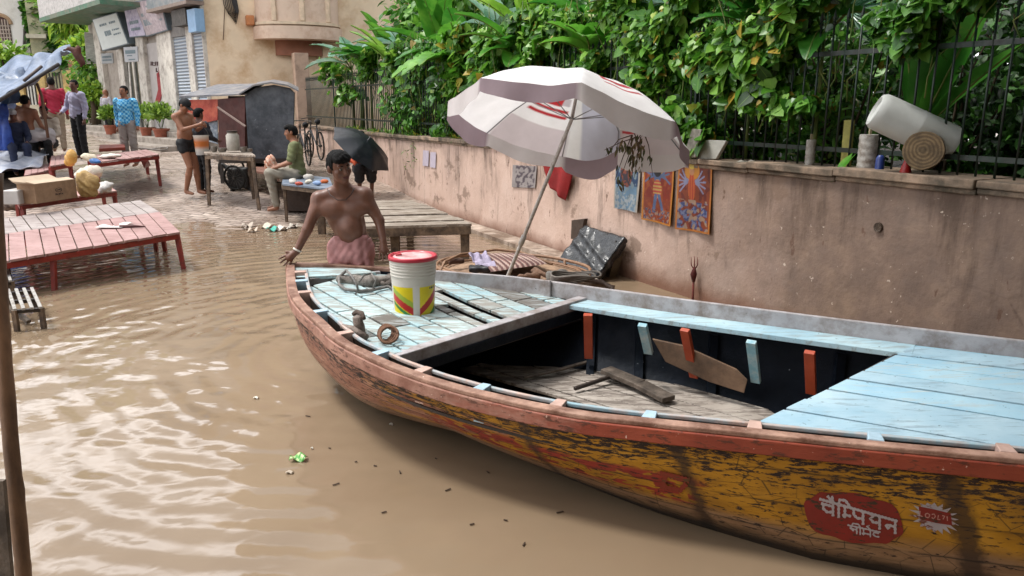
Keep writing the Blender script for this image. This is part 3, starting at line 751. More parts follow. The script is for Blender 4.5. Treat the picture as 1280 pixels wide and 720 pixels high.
# --- decks ------------------------------------------------------
def clip(poly,n,c,keep=1):
    out=[]
    for i in range(len(poly)):
        a=poly[i]; d=poly[(i+1)%len(poly)]
        da=(a[0]*n[0]+a[1]*n[1]-c)*keep; dd=(d[0]*n[0]+d[1]*n[1]-c)*keep
        if da>=0: out.append(a)
        if (da>=0)!=(dd>=0):
            f=da/(da-dd); out.append((a[0]+(d[0]-a[0])*f,a[1]+(d[1]-a[1])*f))
    return out
def deckz(x,y):
    # height between the two gunwales
    best=None
    for i in range(0,100):
        t=i/10; N,F=Nn(t),Ff(t); m=(N+F)/2; d=(m.x-x)**2+(m.y-y)**2
        if best is None or d<best[0]: best=(d,(N.z*.5+F.z*.5))
    return best[1]
hole=None
def planks(poly,dirv,width,mat,name,dz,gap=.006,split=None,skip=(),th=.022,jit=.002):
    d=np.array([dirv[0],dirv[1]],float); d/=np.linalg.norm(d); n=np.array([-d[1],d[0]])
    cs=[p[0]*n[0]+p[1]*n[1] for p in poly]; lo,hi=min(cs),max(cs); k=0; c=lo
    while c<hi:
        wd=width*random.uniform(.82,1.18)
        q=clip(clip(poly,n,c+gap/2),n,c+wd-gap/2,-1)
        if len(q)>=3:
            al=[p[0]*d[0]+p[1]*d[1] for p in q]; L0,L1=min(al),max(al)
            cuts=[L0,L1]
            if split: 
                cuts=[L0]+[x for x in split(k,L0,L1) if L0<x<L1]+[L1]
            for j in range(len(cuts)-1):
                if (k,j) in skip: continue
                r=clip(clip(q,d,cuts[j]+gap/3),d,cuts[j+1]-gap/3,-1)
                if len(r)<3: continue
                b=MB(); jz=random.uniform(-jit,jit)
                top=[V(p[0],p[1],deckz(p[0],p[1])+dz+jz) for p in r]
                area=abs(sum(r[i][0]*r[(i+1)%len(r)][1]-r[(i+1)%len(r)][0]*r[i][1] for i in range(len(r))))/2
                if area<.0015: continue
                if hole and name==hole[0]:
                    cx_,cy_=sum(a[0] for a in r)/len(r),sum(a[1] for a in r)/len(r)
                    if any((cx_-hx)**2+(cy_-hy)**2<.035 for hx,hy in hole[1]):
                        cc_=[a[0]*n[0]+a[1]*n[1] for a in r]; r=clip(r,n,min(cc_)+(max(cc_)-min(cc_))*.55,-1)
                        top=[V(a[0],a[1],deckz(a[0],a[1])+dz+jz) for a in r]
                cw=sum((r[(i+1)%len(r)][0]-r[i][0])*(r[(i+1)%len(r)][1]+r[i][1]) for i in range(len(r)))
                if cw>0: top=top[::-1]
                b.prism([p-V(0,0,th) for p in top],(0,0,th)); b.build(name,random.choice(mat) if isinstance(mat,list) else mat,boat,bevel=.004)
        c+=wd; k+=1
def inner(t,near,o): 
    p=(Nn(t) if near else Ff(t)); q=inward(t,near); return (p.x+q.x*o,p.y+q.y*o)
# small triangular bow deck
tb=t_of_s(.30); 
bp=[inner(.06,True,.03)]+[inner(tb*k/4+.05,True,.045) for k in range(1,5)]+[(Pz(428,347,.63).x,Pz(428,347,.63).y),(Pz(470,343,.63).x,Pz(470,343,.63).y)]+[inner(x,False,.02) for x in (1.2,.7,.3)]
planks(bp,(1,-.1),.12,DECK,'bow_deck_plank',-.0,.004)
b=MB(); a=V(*inner(tb+.05,True,.1),.615); c=V(Pz(475,342,.62).x,Pz(475,342,.62).y,.615); b.bar(a,c,.035,.05); b.build('bow_deck_beam',GREY,boat,bevel=.004)
# forward deck
def near_t_px(u): return min(range(0,1000),key=lambda i:abs(proj(Nn(i/100))[0]-u))/100
X1=Pz(517,439,.52); X2=Pz(694,393,.52)
tB=t_of_s(.5)
tn=min(range(100,900),key=lambda i:(Vector(inner(i/100,True,.13))-Vector((X1.x,X1.y))).length)/100
tf=min(range(100,900),key=lambda i:(Vector(inner(i/100,False,.08))-Vector((X2.x,X2.y))).length)/100
n1=inner(tn,True,.13); f1=inner(tf,False,.08)
tf0=1.25
fp=[inner(tB+(tn-tB)*k/14,True,.132) for k in range(15)]+[inner(tf+(tf0-tf)*k/14,False,.074) for k in range(15)]
random.seed(5)
hole=('fore_deck_plank',[tuple(Pz(607,408,.5))[:2],tuple(Pz(560,386,.5))[:2]])
dv=(.50,-.62)
def spl(k,a,b_): return [a+(b_-a)*(.28+.4*((k*.37)%1)), a+(b_-a)*(.72+.1*((k*.61)%1))] if b_-a>.9 else [a+(b_-a)*.55]
planks(fp,dv,.15,[DECK,DECK,DECKB,DECKC],'fore_deck_plank',-.03,.017,spl,skip=((9,2),(6,9)))
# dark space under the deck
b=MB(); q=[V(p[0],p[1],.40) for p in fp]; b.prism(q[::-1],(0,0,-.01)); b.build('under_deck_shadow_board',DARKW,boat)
# main cross beam
b=MB(); A=V(*n1,.51); B=V(*f1,.535); A=A+(A-B).normalized()*.02
b.bar(A+V(0,0,-.012),B+V(0,0,-.012),.075,.07); b.build('cross_beam',GREY,boat,bevel=.006)
b=MB(); b.bar(A+V(.03,-.02,-.075),B+V(.03,-.02,-.075),.03,.06); b.build('cross_beam_support',NAVY,boat)
# aft deck
Y1=Pz(948,522,.54); Y2=Pz(1137,453,.58)
tn2=min(range(100,980),key=lambda i:(Vector(inner(i/100,True,.13))-Vector((Y1.x,Y1.y))).length)/100
tf2=min(range(100,980),key=lambda i:(Vector(inner(i/100,False,.08))-Vector((Y2.x,Y2.y))).length)/100
ap=[inner(tn2+(9.3-tn2)*k/12,True,.134) for k in range(13)]+[inner(9.3+(tf2-9.3)*k/12,False,.076) for k in range(13)]
planks(ap,(Pz(1280,539,.56)-Pz(1015,495,.55)).xy,.17,[AFT,AFTB],'aft_deck_plank',-.014,.013,jit=.004)
b=MB(); A2=V(*inner(tn2,True,.13),.505); B2=V(*inner(tf2,False,.08),.535); b.bar(A2,B2,.04,.05); b.build('aft_deck_beam',DARKW,boat)
# side bench along the far coaming
b=MB()
bench=[inner(tf+(tf2-tf)*k/20,False,.078) for k in range(21)]
bench2=[inner(tf+(tf2-tf)*k/20,False,.078+.19) for k in range(21)]
for lo_,hi_ in ((0,1),):
    vs=[];n=21
    for k in range(21):
        z=cr([( *Ff(tf+(tf2-tf)*k/20),)] *2,0)[2]-.032 if False else Ff(tf+(tf2-tf)*k/20).z-.03
        vs+= [V(*bench[k],z-.03),V(*bench2[k],z-.03),V(*bench2[k],z),V(*bench[k],z)]
    fs=[(i*4+j,i*4+(j+1)%4,(i+1)*4+(j+1)%4,(i+1)*4+j) for i in range(20) for j in range(4)]+[(0,1,2,3),(83,82,81,80)]
    b.add(vs,fs)
b.build('side_bench',plankpaint('bench_blue','#8fb4c4','#b4ccd2','#8f9a9c',-.42,.45),boat,bevel=.003)
# struts between bench and hull
ORP=M('orange_strut_paint','#a4401f',.5,.2,8,.3); 
for (u0,v0,u1,v1,mt,nm) in ((735,402,736,446,ORP,'bench_strut'),(803,415,811,440,BLUE2,'bench_strut'),(856,421,868,470,ORP,'bench_strut'),(939,436,945,476,BLUE2,'bench_strut'),(1012,449,1014,490,ORP,'bench_strut')):
    a=Pz(u0,v0-9,.56); y=a.y+.03
    a=Py(u0,v0-9,y); e=Py(u1,v1+1,y+.13); b=MB(); b.bar(a,e,.055,.03); b.build(nm,mt,boat,bevel=.003)
# frames (ribs) in the hold
for t in (5.15,5.6,6.05,6.5,6.9,7.3,7.7):
    for side in (True,False):
        b=MB(); prev=None
        for j in range(9):
            p=hull(t,.12+.75*j/8,side,.075)
            if prev is not None: b.bar(prev,p,.045,.05,up=(1,0,0))
            prev=p
        b.build('hull_frame',NAVY,boat)
# floor boards
fl=[Pz(u,v,.12) for u,v in ((575,460),(685,435),(775,462),(960,510),(1010,545),(960,575),(820,530),(700,495))]
random.seed(3)
fpoly=[(p.x,p.y) for p in fl]
fdir=np.array([fl[3].x-fl[1].x,fl[3].y-fl[1].y]); 
d=fdir/np.linalg.norm(fdir); nrm=np.array([-d[1],d[0]]); cs=[p[0]*nrm[0]+p[1]*nrm[1] for p in fpoly]; c=min(cs)
while c<max(cs):
    q=clip(clip(fpoly,nrm,c+.003),nrm,c+.115,-1)
    if len(q)>2:
        cw=sum((q[(i+1)%len(q)][0]-q[i][0])*(q[(i+1)%len(q)][1]+q[i][1]) for i in range(len(q)))
        if cw>0:q=q[::-1]
        b=MB(); z=.12+random.uniform(-.005,.008); b.prism([V(p[0],p[1],z-.02) for p in q],(0,0,.02)); b.build('floor_board',BARE,boat,bevel=.003)
    c+=.12
# a loose brown board leaning against the far side, and sticks
def q3(pts,z): return [Pz(u,v,z) for u,v in pts]
a=Py(818,420,4.72); 
pts=[Py(u,v,4.68-.0031*(u-812)) for u,v,y in ((812,418,4.78),(850,426,4.72),(915,455,4.55),(928,468,4.5),(924,484,4.45),(880,470,4.52),(828,446,4.72))]
b=MB(); b.prism([p+V(0,-.10,0) for p in pts],(.005,.022,0)); 
tag(b.build('loose_board',M('brown_board','#7a5f49',.7,.2,5,.4,30,.006,dirt='#4c3a2c',damt=.4),bevel=.004),'brown rounded board leaning inside the boat against its far side','board')
def stick(name,pts,z,w,h,mat,label,cat):
    b=MB(); p=[Pz(u,v,zz) for (u,v),zz in zip(pts,z)]
    for i in range(len(p)-1): b.bar(p[i],p[i+1],w,h)
    return tag(b.build(name,mat,bevel=.004),label,cat)
stick('paddle_board',[(757,462),(800,480),(836,499)],[.19,.17,.16],.10,.03,GREYW,'grey weathered board lying askew across the floor boards of the boat','board')
stick('short_stick',[(718,486),(766,470)],[.15,.17],.022,.022,DARKW,'short dark stick touching the grey board in the boat','stick')
stick('thin_lath',[(655,472),(700,462),(735,452)],[.15,.16,.17],.03,.015,GREYW,'thin grey lath lying at the fore end of the boat hold','stick')
# anchor post with worn wood near the bow
PW=M('worn_post','#8d7e74',.75,.35,16,.6,40,.01,dirt='#4a3c34',damt=.5,dscale=14)
def bump_bar(pts,rad,name,mat,par,n=10):
    b=MB(); b.tube(pts,rad,n); return b.build(name,mat,par,smooth=True)
zc=.575
post=thing('mooring_bitt','stubby worn wooden mooring bitt on the near side of the fore deck','bitt',Pz(449,415,zc))
bump_bar([Pz(452,424,.53),Pz(449,408,.60),Pz(446,396,.66)],[.03,.033,.026],'post',PW,post)
bump_bar([Pz(428,408,.60),Pz(440,412,.60),Pz(458,422,.57)],[.016,.024,.02],'cross_peg',PW,post)
bump_bar([Pz(441,393,.66),Pz(446,390,.675),Pz(452,392,.67),Pz(455,398,.655)],[.012,.016,.016,.012],'rope_wrap',M('old_rope','#55473f',.9,.3,30,.8,120,.01),post)
ROPE=M('brown_rope','#6b4b37',.9,.3,40,.8,150,.008)
b=MB()
for k in range(4):
    c=Pz(482+k*1.5,421+k*1.0,.55+.006*k); 
    b.tube([c+V(.04*math.cos(a)*(1+.08*k),.05*math.sin(a),.032*math.sin(a)+.025) for a in [PI*2*i/18 for i in range(19)]],.008,6)
tag(b.build('rope_coil',ROPE,smooth=True),'small brown rope loop standing at the near edge of the fore deck','rope')
# grey cloth roll tied at the bow behind the deck
s=SDF(); A=Pz(432,350,.63); B=Pz(462,352,.63); C=Pz(487,350,.62)
s.cone(A,B,.035,.045,.02); s.cone(B,C,.045,.03,.02); s.ell(Pz(425,349,.64),(.035,.03,.03))
o=sdf_obj('cloth_roll',s,M('grey_bundle','#8e8780',.85,.25,14,.7,50,.012,dirt='#5c534c',damt=.4,dscale=20),None,.006,lambda X,Y,Z:.004*np.sin(X*60+Z*40),loc=A)
tag(o,'grey cloth bundle lashed with rope behind the bow deck','bundle')
b=MB(); 
b.tube([Pz(u,v,z) for u,v,z in ((433,338,.70),(424,346,.66),(424,356,.63),(432,362,.62),(450,364,.61),(468,362,.61),(485,358,.61),(492,362,.60))],.011,8)
b.tube([Pz(u,v,z) for u,v,z in ((433,338,.70),(440,345,.70),(446,356,.66),(448,364,.61))],.008,8)
b.tube([Pz(u,v,z) for u,v,z in ((466,362,.61),(470,350,.68),(464,342,.70),(455,344,.70),(449,352,.68))],.007,8)
tag(b.build('grey_rope',M('grey_rope','#77736f',.8,.3,40,.8,150,.008),smooth=True),'loop of grey rope lying round the cloth bundle on the bow','rope')
# crumpled rag beside the bucket
s=SDF(); 
for i in range(9):
    p=Pz(478+(i*37%26),342+(i*53%14),.61); s.ell(p,(.035,.03,.02),None,.02)
o=sdf_obj('crumpled_rag',s,M('rag','#847a72',.9,.4,20,.8,60,.02,dirt='#4f4640',damt=.5,dscale=18),None,.006,lambda X,Y,Z:.007*np.sin(X*90+Y*70)*np.sin(Z*80+X*40),loc=Pz(490,349,.6))
tag(o,'crumpled grey rag on the boat behind the paint bucket','rag')
# paint-flaked tin hanging on the hull near the waterline
# painted writing on the hull ------------------------------------
HP=[(t,th,proj(hull(t,th,True))) for t in [6.0+.01*i for i in range(300)] for th in [.02*j for j in range(36)]]
HPa=np.array([[a[2][0],a[2][1]] for a in HP]); HPt=np.array([[a[0],a[1]] for a in HP])
def hull_px(u,v,off=.003):
    d=((HPa-np.array([u,v]))**2).sum(1); i=int(d.argmin()); 
    t,th=HPt[i]
    # refine by local gradient
    for _ in range(6):
        p0=np.array(proj(hull(t,th))); e=1e-3
        J=np.array([(np.array(proj(hull(t+e,th)))-p0)/e,(np.array(proj(hull(t,th+e)))-p0)/e]).T
        dl=np.linalg.lstsq(J,np.array([u,v])-p0,rcond=None)[0]; t+=float(np.clip(dl[0],-.05,.05)); th+=float(np.clip(dl[1],-.05,.05)); th=max(.0,min(.9,th))
    p=hull(t,th); du=hull(t+.01,th)-hull(t-.01,th); dv=hull(t,th+.01)-hull(t,th-.01); n=du.cross(dv).normalized()
    if n.dot(CAM-p)<0: n=-n
    return p+n*off
def patch(name,outline,mat,off,res=14):
    """fill a pixel outline with a fine surface that follows the hull"""
    b=MB(); cu=sum(p[0] for p in outline)/len(outline); cv=sum(p[1] for p in outline)/len(outline)
    n=len(outline); vs=[hull_px(cu,cv,off)]; R=5
    for r in range(1,R+1):
        for p in outline: vs.append(hull_px(cu+(p[0]-cu)*r/R,cv+(p[1]-cv)*r/R,off))
    fs=[(0,1+i,1+(i+1)%n) for i in range(n)]
    for r in range(R-1):
        for i in range(n): fs.append((1+r*n+i,1+(r+1)*n+i,1+(r+1)*n+(i+1)%n,1+r*n+(i+1)%n))
    b.add(vs,fs); return b.build(name,mat,boat)
def paintm(name,col,flake,thr=.6,holes='#3a2a1e'):
    n=NT(name); co=n.coord('Object'); k=n.noise(n.coord('Object',(1,1,3)),13,6,.72)
    c=n.mix(n.ramp(n.noise(co,9,4),[(.3,0.0),(.7,.5)]),col,flake)
    c=n.mix(n.ramp(k,[(thr,0.0),(thr+.03,1.0)]),c,holes)
    return n.bsdf(c,.6,0,n.bump(k,.4,.003))
RP=paintm('red_lettering_ground','#86221a','#5e2018',.57); WP=paintm('white_lettering','#b5aeb2','#8c8084',.62,'#8a4a3c')
ov=[]
for k in range(40):
    a=2*PI*k/40; x=math.copysign(abs(math.cos(a))**.8,math.cos(a)); y=math.copysign(abs(math.sin(a))**.75,math.sin(a))
    ov.append((1067+61*x+2*math.sin(a*7), 647+30*y+ (x)*9+1.2*math.sin(a*9)))
patch('red_sign_patch',ov,RP,.002)
def letters(name,strokes,mat,wd,off):
    b=MB()
    for st_ in strokes:
        pts=[]
        for i in range(len(st_)-1):
            a=np.array(st_[i],float);c=np.array(st_[i+1],float); n=max(2,int(np.linalg.norm(c-a)/1.2))
            for k in range(n): pts.append(a+(c-a)*k/n)
        pts.append(np.array(st_[-1],float)); vs=[]
        for i,p in enumerate(pts):
            d=pts[min(i+1,len(pts)-1)]-pts[max(i-1,0)]; d=d/max(np.linalg.norm(d),1e-6); nn=np.array([-d[1],d[0]])*wd*(1+.25*math.sin(i*1.7))
            vs+= [hull_px(*(p+nn),off),hull_px(*(p-nn),off)]
        b.add(vs,[(2*i,2*i+1,2*i+3,2*i+2) for i in range(len(pts)-1)])
    return b.build(name,mat,boat)
def Z(l,sx=4.267,ox=980,oy=580): return [(ox+x/sx,oy+y/sx) for x,y in l]
# first word, head line with letter strokes below it (traced in enlarged coordinates)
GL={'ca':[[(4,18),(46,18)],[(14,18),(12,40),(28,52),(50,44)],[(50,0),(50,64)],[(50,0),(28,-26)],[(50,0),(46,-32)]],
 'i':[[(8,0),(8,64)],[(8,0),(12,-24),(34,-28),(56,2)]],'mh':[[(10,0),(10,40),(2,44),(10,52),(14,40)],[(10,40),(34,40)]],
 'pa':[[(6,0),(6,28),(20,40),(42,34)],[(42,0),(42,64)]],'ya':[[(8,0),(22,8),(10,24),(22,38),(46,32)],[(46,0),(46,64)]],
 'na':[[(44,30),(16,30),(8,38),(16,46),(24,38)],[(44,0),(44,64)]],'sa':[[(6,0),(20,8),(10,22),(30,40)],[(16,24),(46,24)],[(46,0),(46,62)]],
 'ii':[[(12,0),(12,62)],[(12,0),(4,-26),(-26,-24),(-34,0)]],'me':[[(10,0),(10,40),(2,44),(10,52),(14,40)],[(10,40),(46,40)],[(46,0),(46,62)],[(46,0),(26,-28)],[(36,-34),(40,-32)]],
 'tta':[[(26,0),(26,12)],[(40,13),(14,14),(8,32),(22,46),(42,42)]]}
def word(gl,x0,y0,slope,sx,sy,xe):
    out=[Z([(x0-4,y0-1),(xe,y0+slope*(xe-x0))])]
    for g,gx in gl:
        for st_ in GL[g]: out.append(Z([(x0+(gx+q[0]*1.0)*sx, y0+slope*(gx+q[0])*sx+q[1]*sy) for q in st_]))
    return out
W1=word([('ca',0),('i',64),('mh',86),('pa',124),('ya',184),('na',246)],192,184,.285,1.38,1.12,605)
letters('white_lettering',W1,WP,1.6,.0045)
W2=word([('sa',0),('ii',52),('me',72),('tta',124)],342,322,.22,1.0,.62,514)
letters('small_white_lettering',W2,WP,.95,.0045)
# starburst emblem with the second red word
sb=[]
for k in range(36):
    a=2*PI*k/36; r=(1.0 if k%2 else .70)*(1+.10*math.sin(k*2.7))
    sb.append((1168+30*r*math.cos(a)*1.0, 646.5+ (20*r*math.sin(a)) + 6*math.cos(a)*r))
patch('white_starburst',sb,paintm('ragged_white','#b0a9ac','#8a8084',.55,'#6e3a2c'),.003)
rw=[(1148,632),(1168,636),(1188,641),(1190,656),(1170,653),(1150,648)]
patch('red_emblem_panel',rw,RP,.0045)
W3=[Z([(724,245),(724,270),(738,276)]),Z([(752,262),(764,258),(776,266),(770,282),(754,278),(752,262)]),Z([(786,264),(800,262),(806,274),(796,288),(786,280)]),Z([(822,268),(818,290),(832,292)]),Z([(842,270),(856,274),(846,290)]),Z([(868,274),(870,298)])]
letters('emblem_lettering',W3,paintm('cream_letter','#b98f86','#94584e',.7),.6,.006)
# old red letters along the middle of the hull
OR=paintm('old_red_letters','#8a3020','#6f3020',.56,'#5b3b20')
W4=[[(706,553),(712,560),(738,568),(770,577)],[(716,562),(716,580)],[(738,568),(734,584),(748,588)],[(760,575),(764,594)],[(776,580),(800,585),(830,592),(862,600)],[(790,584),(786,600),(806,604)],[(812,590),(816,608)],[(832,594),(828,608),(850,612),(858,604)],[(638,530),(664,540),(692,550)],[(648,536),(650,552)],[(672,544),(668,558),(684,562)],[(620,520),(634,532),(630,545)]]
letters('old_red_lettering',W4,OR,3.1,.0035)
# ================================================================ people kit
SK=M('brown_skin','#6e4939',.45,.2,7,.3,70,.003,spec=.45,dirt='#5a3a2d',damt=.35,dscale=6)
SK2=M('tan_skin','#8a5d45',.55,.12,9,.2,90,.002)
HAIR=M('black_hair','#050404',.75,.3,40,.9,160,.008,spec=.2)
EYEW=M('eye_white','#6b5f57',.3,.05,9,0); EYEB=M('eye_dark','#120c0a',.2,.05,9,0)
NAILM=M('lips','#5a3030',.5,.1,9,.1)
def person(name,label,x,y,z,H=1.66,rot=0,pose=None,clothes=(),skin=SK2,hair='short',h=.012,face=None,headup=(0,0,1),hd=None,fat=1.0,cap=None,group=None,hands=True):
    """local frame: x to the picture's right when rot=0, -y towards the viewer"""
    S=H/1.68
    J=dict(head=(0,0,1.56),neck=(0,.01,1.42),chest=(0,0,1.25),belly=(0,-.005,1.05),pelvis=(0,0,.93),
           sr=(-.185,.01,1.36),sl=(.185,.01,1.36),er=(-.235,.03,1.09),el=(.235,.03,1.09),wr=(-.25,-.03,.86),wl=(.25,-.03,.86),
           hr=(-.09,0,.90),hl=(.09,0,.90),kr=(-.10,-.015,.49),kl=(.10,-.015,.49),ar=(-.10,.02,.08),al=(.10,.02,.08))
    if pose: J.update(pose)
    c,s_=math.cos(rot),math.sin(rot)
    def W(p): 
        p=Vector(p)*S; return V(x+p.x*c-p.y*s_, y+p.x*s_+p.y*c, z+p.z)
    def Dr(d): return V(d[0]*c-d[1]*s_,d[0]*s_+d[1]*c,d[2])
    G={k:W(p) for k,p in J.items() if k!='extra' and not k.startswith(('hd','foot'))}
    root=thing('person',label,'person',(x,y,z),group)
    face_d=Dr(hd or (0,-1,-.05)).normalized()
    up=(G['head']-G['neck']).normalized()*.5+V(0,0,.5); 
    HF=frame(face_d,up); R=np.array(HF)
    tors_r=(G['sl']-G['sr']).normalized(); tup=(G['neck']-G['pelvis']).normalized(); TF=frame(tup.cross(tors_r)*-1 if False else tup.cross(tors_r),tup)
    pr=(G['hl']-G['hr']).normalized(); pup=(G['chest']-G['pelvis']).normalized(); PF=frame(pr.cross(pup)*-1,pup)
    q=SDF(); f=fat
    cw=.146 if h<.009 else .158; q.ell(G['chest'],(cw*S,.10*S,.165*S),TF,.04)
    q.ell(G['belly'],(.138*S*f,.105*S*f,.15*S),PF,.05)
    q.ell(G['pelvis'],(.155*S,.108*S,.115*S),PF,.04)
    q.cone(G['neck'],G['head'],.058*S,.05*S,.02)
    for sd in 'rl':
        sh,el_,wr_=G['s'+sd],G['e'+sd],G['w'+sd]; hp,kn,an=G['h'+sd],G['k'+sd],G['a'+sd]
        q.cone(G['neck'],sh,.055*S,.055*S,.03); q.cone(sh,el_,.054*S,.038*S,.03); q.cone(el_,wr_,.038*S,.025*S,.015)
        q.cone(sh,sh+(G['chest']-sh)*.35,.05*S,.06*S,.03)
        q.cone(hp,kn,.088*S,.056*S,.03); q.cone(kn,kn+(an-kn)*.35,.052*S,.055*S,.02); q.cone(kn+(an-kn)*.35,an,.055*S,.035*S,.02)
        # foot
        fd=Dr((0,-1,0)); 
        if J.get('foot'+sd): fd=Dr(J['foot'+sd])
        q.cone(an+V(0,0,-.03*S),an+fd*.13*S+V(0,0,-.055*S),.036*S,.026*S,.02)
        if hands:
            hdv=(wr_-el_).normalized(); hdv=Vector(J['hd'+sd]).normalized() if 'hd'+sd in J else hdv
            if 'hd'+sd in J: hdv=Dr(hdv)
            side=hdv.cross(V(0,1,0)); 
            if side.length<.2: side=hdv.cross(V(1,0,0))
            side.normalize()
            pm=wr_+hdv*.05*S
            q.cone(wr_,pm+hdv*.02,.024*S,.03*S,.01)
            fr_=.008 if h<.009 else .0095
            for k,(o,l) in enumerate(((-.028,.07),(-.0095,.082),(.0095,.076),(.028,.060))):
                hv=(hdv+side*o*9).normalized(); a=pm+side*o*S+hdv*.02*S; b_=a+hv*l*.5*S; e_=b_+(hv*.8-side.cross(hdv)*.5).normalized()*l*.5*S
                q.cone(a,b_,fr_,fr_*.95,.003); q.cone(b_,e_,fr_*.95,fr_*.85,.003)
            q.cone(wr_+hdv*.02*S,wr_+hdv*.06*S-side*.045*S,.013,.010,.008)
    hc=G['head']
    def HP_(p): return hc+V(*(R.T@np.array(p)*S))
    q.ell(HP_((0,-.008,.028)),(.074*S,.092*S,.088*S),R,.02)
    q.ell(HP_((0,.025,-.035)),(.056*S,.066*S,.078*S),R,.025)
    q.cone(HP_((0,.06,-.085)),HP_((0,.05,-.08)),.026*S,.026*S,.025)
    q.cone(HP_((0,.083,.022)),HP_((0,.103,-.018)),.010*S,.0145*S,.012)      # nose
    q.cone(HP_((-.035,.077,.034)),HP_((.035,.077,.034)),.0115*S,.0115*S,.012) # brow
    for e in (-1,1):
        q.ell(HP_((e*.03,.093,.014)),(.014*S,.011*S,.010*S),R,.006,True)
        q.ell(HP_((e*.076,-.01,-.002)),(.012*S,.02*S,.032*S),R,.006)
        q.cone(HP_((e*.040,.058,-.02)),HP_((e*.038,.055,-.03)),.022*S,.02*S,.02)
    q.cone(HP_((-.018,.083,-.052)),HP_((.018,.083,-.052)),.009*S,.009*S,.006)
    if J.get('extra'): J['extra'](q,G,W,S)
    sdf_obj('body',q,skin,root,h)
    if h<.009 or face:
        for e in (-1,1):
            b=MB(); X=Matrix.Translation(HP_((e*.03,.079,.014)))
            b.lathe([(.0001,-.011*S),(.008*S,-.008*S),(.011*S,0),(.008*S,.008*S),(.0001,.011*S)],14,0,X)
            ey=b.build('eye',EYEW,root,smooth=True)
            b=MB(); p=HP_((e*.03,.0885,.013)); X=Matrix.Translation(p)
            b.lathe([(.0001,-.005*S),(.004*S,-.003*S),(.005*S,0),(.004*S,.003*S),(.0001,.005*S)],10,0,X); b.build('iris',EYEB,ey,smooth=True)
            s2=SDF().cone(HP_((e*.016,.091,.036)),HP_((e*.045,.079,.04)),.004,.003); sdf_obj('eyebrow',s2,HAIR,root,.0025)
        s2=SDF().cone(HP_((-.02,.0885,-.049)),HP_((.02,.0885,-.049)),.0055*S,.0055*S,.003).cone(HP_((-.014,.0885,-.058)),HP_((.014,.0885,-.058)),.006*S,.006*S,.003); sdf_obj('lips',s2,NAILM,root,.0028)
    if hair:
        s2=SDF(); 
        s2.ell(HP_((0,-.014,.034)),(.080*S,.096*S,.092*S),R,.01)
        s2.ell(HP_((0,-.05,-.01)),(.066*S,.056*S,.07*S),R,.03)
        s2.box(HP_((0,.115,-.03)),(.12*S,.075*S,.088*S),R,.02,.01,sub=True)
        s2.box(HP_((0,.03,-.115)),(.12*S,.15*S,.06*S),R,.02,.01,sub=True)
        if hair=='thick': s2.ell(HP_((0,.03,.09)),(.066*S,.068*S,.045*S),R,.02); s2.cone(HP_((-.04,.072,.078)),HP_((.045,.077,.084)),.022*S,.02*S,.02)
        sdf_obj('hair',s2,HAIR if hair!='grey' else M('grey_hair','#3b3836',.6,.3,40,.8,160,.006),root,max(.005,h*.6),lambda X,Y,Z:.0035*np.sin(X*170+Z*60+3*np.sin(Y*40))*np.sin(Y*150+Z*90+3*np.sin(X*35)))
    if cap:
        s2=SDF(); s2.ell(HP_((0,-.01,.05)),(.088*S,.104*S,.083*S),R,.01); s2.box(HP_((0,0,-.06)),(.15,.16,.075),R,.01,.005,sub=True); s2.box(HP_((0,.12,.022)),(.055*S,.055*S,.006*S),R,.01,.005)
        sdf_obj('cap',s2,cap,root,max(.006,h*.6))
    for cl in clothes:
        kind,mt=cl[0],cl[1]; s2=SDF(); o=.016*S
        if kind in('shirt','longshirt','vest'):
            s2.ell(G['chest'],(.158*S+o,.108*S+o,.17*S+o),TF,.05); s2.ell(G['belly'],(.142*S*f+o,.11*S*f+o,.15*S+o),PF,.05); s2.ell(G['pelvis'],(.16*S+o,.115*S+o,.10*S),PF,.05)
            for sd in 'rl':
                sh,el_,wr_=G['s'+sd],G['e'+sd],G['w'+sd]
                s2.cone(G['neck']+(sh-G['neck'])*.35-V(0,0,.02),sh,.05*S,.062*S+o*.5,.03)
                if kind!='vest':
                    e2=sh+(el_-sh)*(.8 if kind=='shirt' else 1.0); s2.cone(sh,e2,.058*S+o,.05*S+o,.02)
                    if kind=='longshirt': s2.cone(el_,wr_+(el_-wr_)*.05,.048*S+o*.4,.036*S+o*.3,.02)
        if kind in('trousers','jeans'):
            s2.ell(G['pelvis'],(.158*S+o*.7,.112*S+o*.7,.115*S),PF,.04)
            for sd in 'rl':
                s2.cone(G['h'+sd],G['k'+sd],.09*S+o*.8,.062*S+o,.03); s2.cone(G['k'+sd],G['a'+sd]+(G['k'+sd]-G['a'+sd])*.06,.062*S+o,.05*S+o*.6,.02)
        if kind=='shorts':
            s2.ell(G['pelvis'],(.158*S+o*.6,.112*S+o*.6,.10*S),PF,.04)
            for sd in 'rl': s2.cone(G['h'+sd],G['h'+sd]+(G['k'+sd]-G['h'+sd])*.28,.092*S+o*.5,.086*S+o*.5,.03)
        if kind=='lungi':
            s2.ell(G['pelvis'],(.165*S+o,.12*S+o,.13*S),PF,.05)
            for sd in 'rl': s2.cone(G['h'+sd],G['k'+sd],.1*S+o,.085*S+o,.07); s2.cone(G['k'+sd],G['k'+sd]+(G['a'+sd]-G['k'+sd])*(cl[2] if len(cl)>2 else .4),.085*S+o,.085*S+o,.07)
        ph=random.random()*9
        sdf_obj({'shirt':'shirt','longshirt':'shirt','vest':'vest','trousers':'trousers','jeans':'trousers','shorts':'shorts','lungi':'wrapped_cloth'}[kind],s2,mt,root,h,
                lambda X,Y,Z:.0055*np.sin(X*38+Z*26+ph)*np.sin(Z*30-X*14+Y*22+ph)+.003*np.sin(Z*75+X*40+ph))
    root['_j']=0; del root['_j']
    return root,G,HP_,R,S
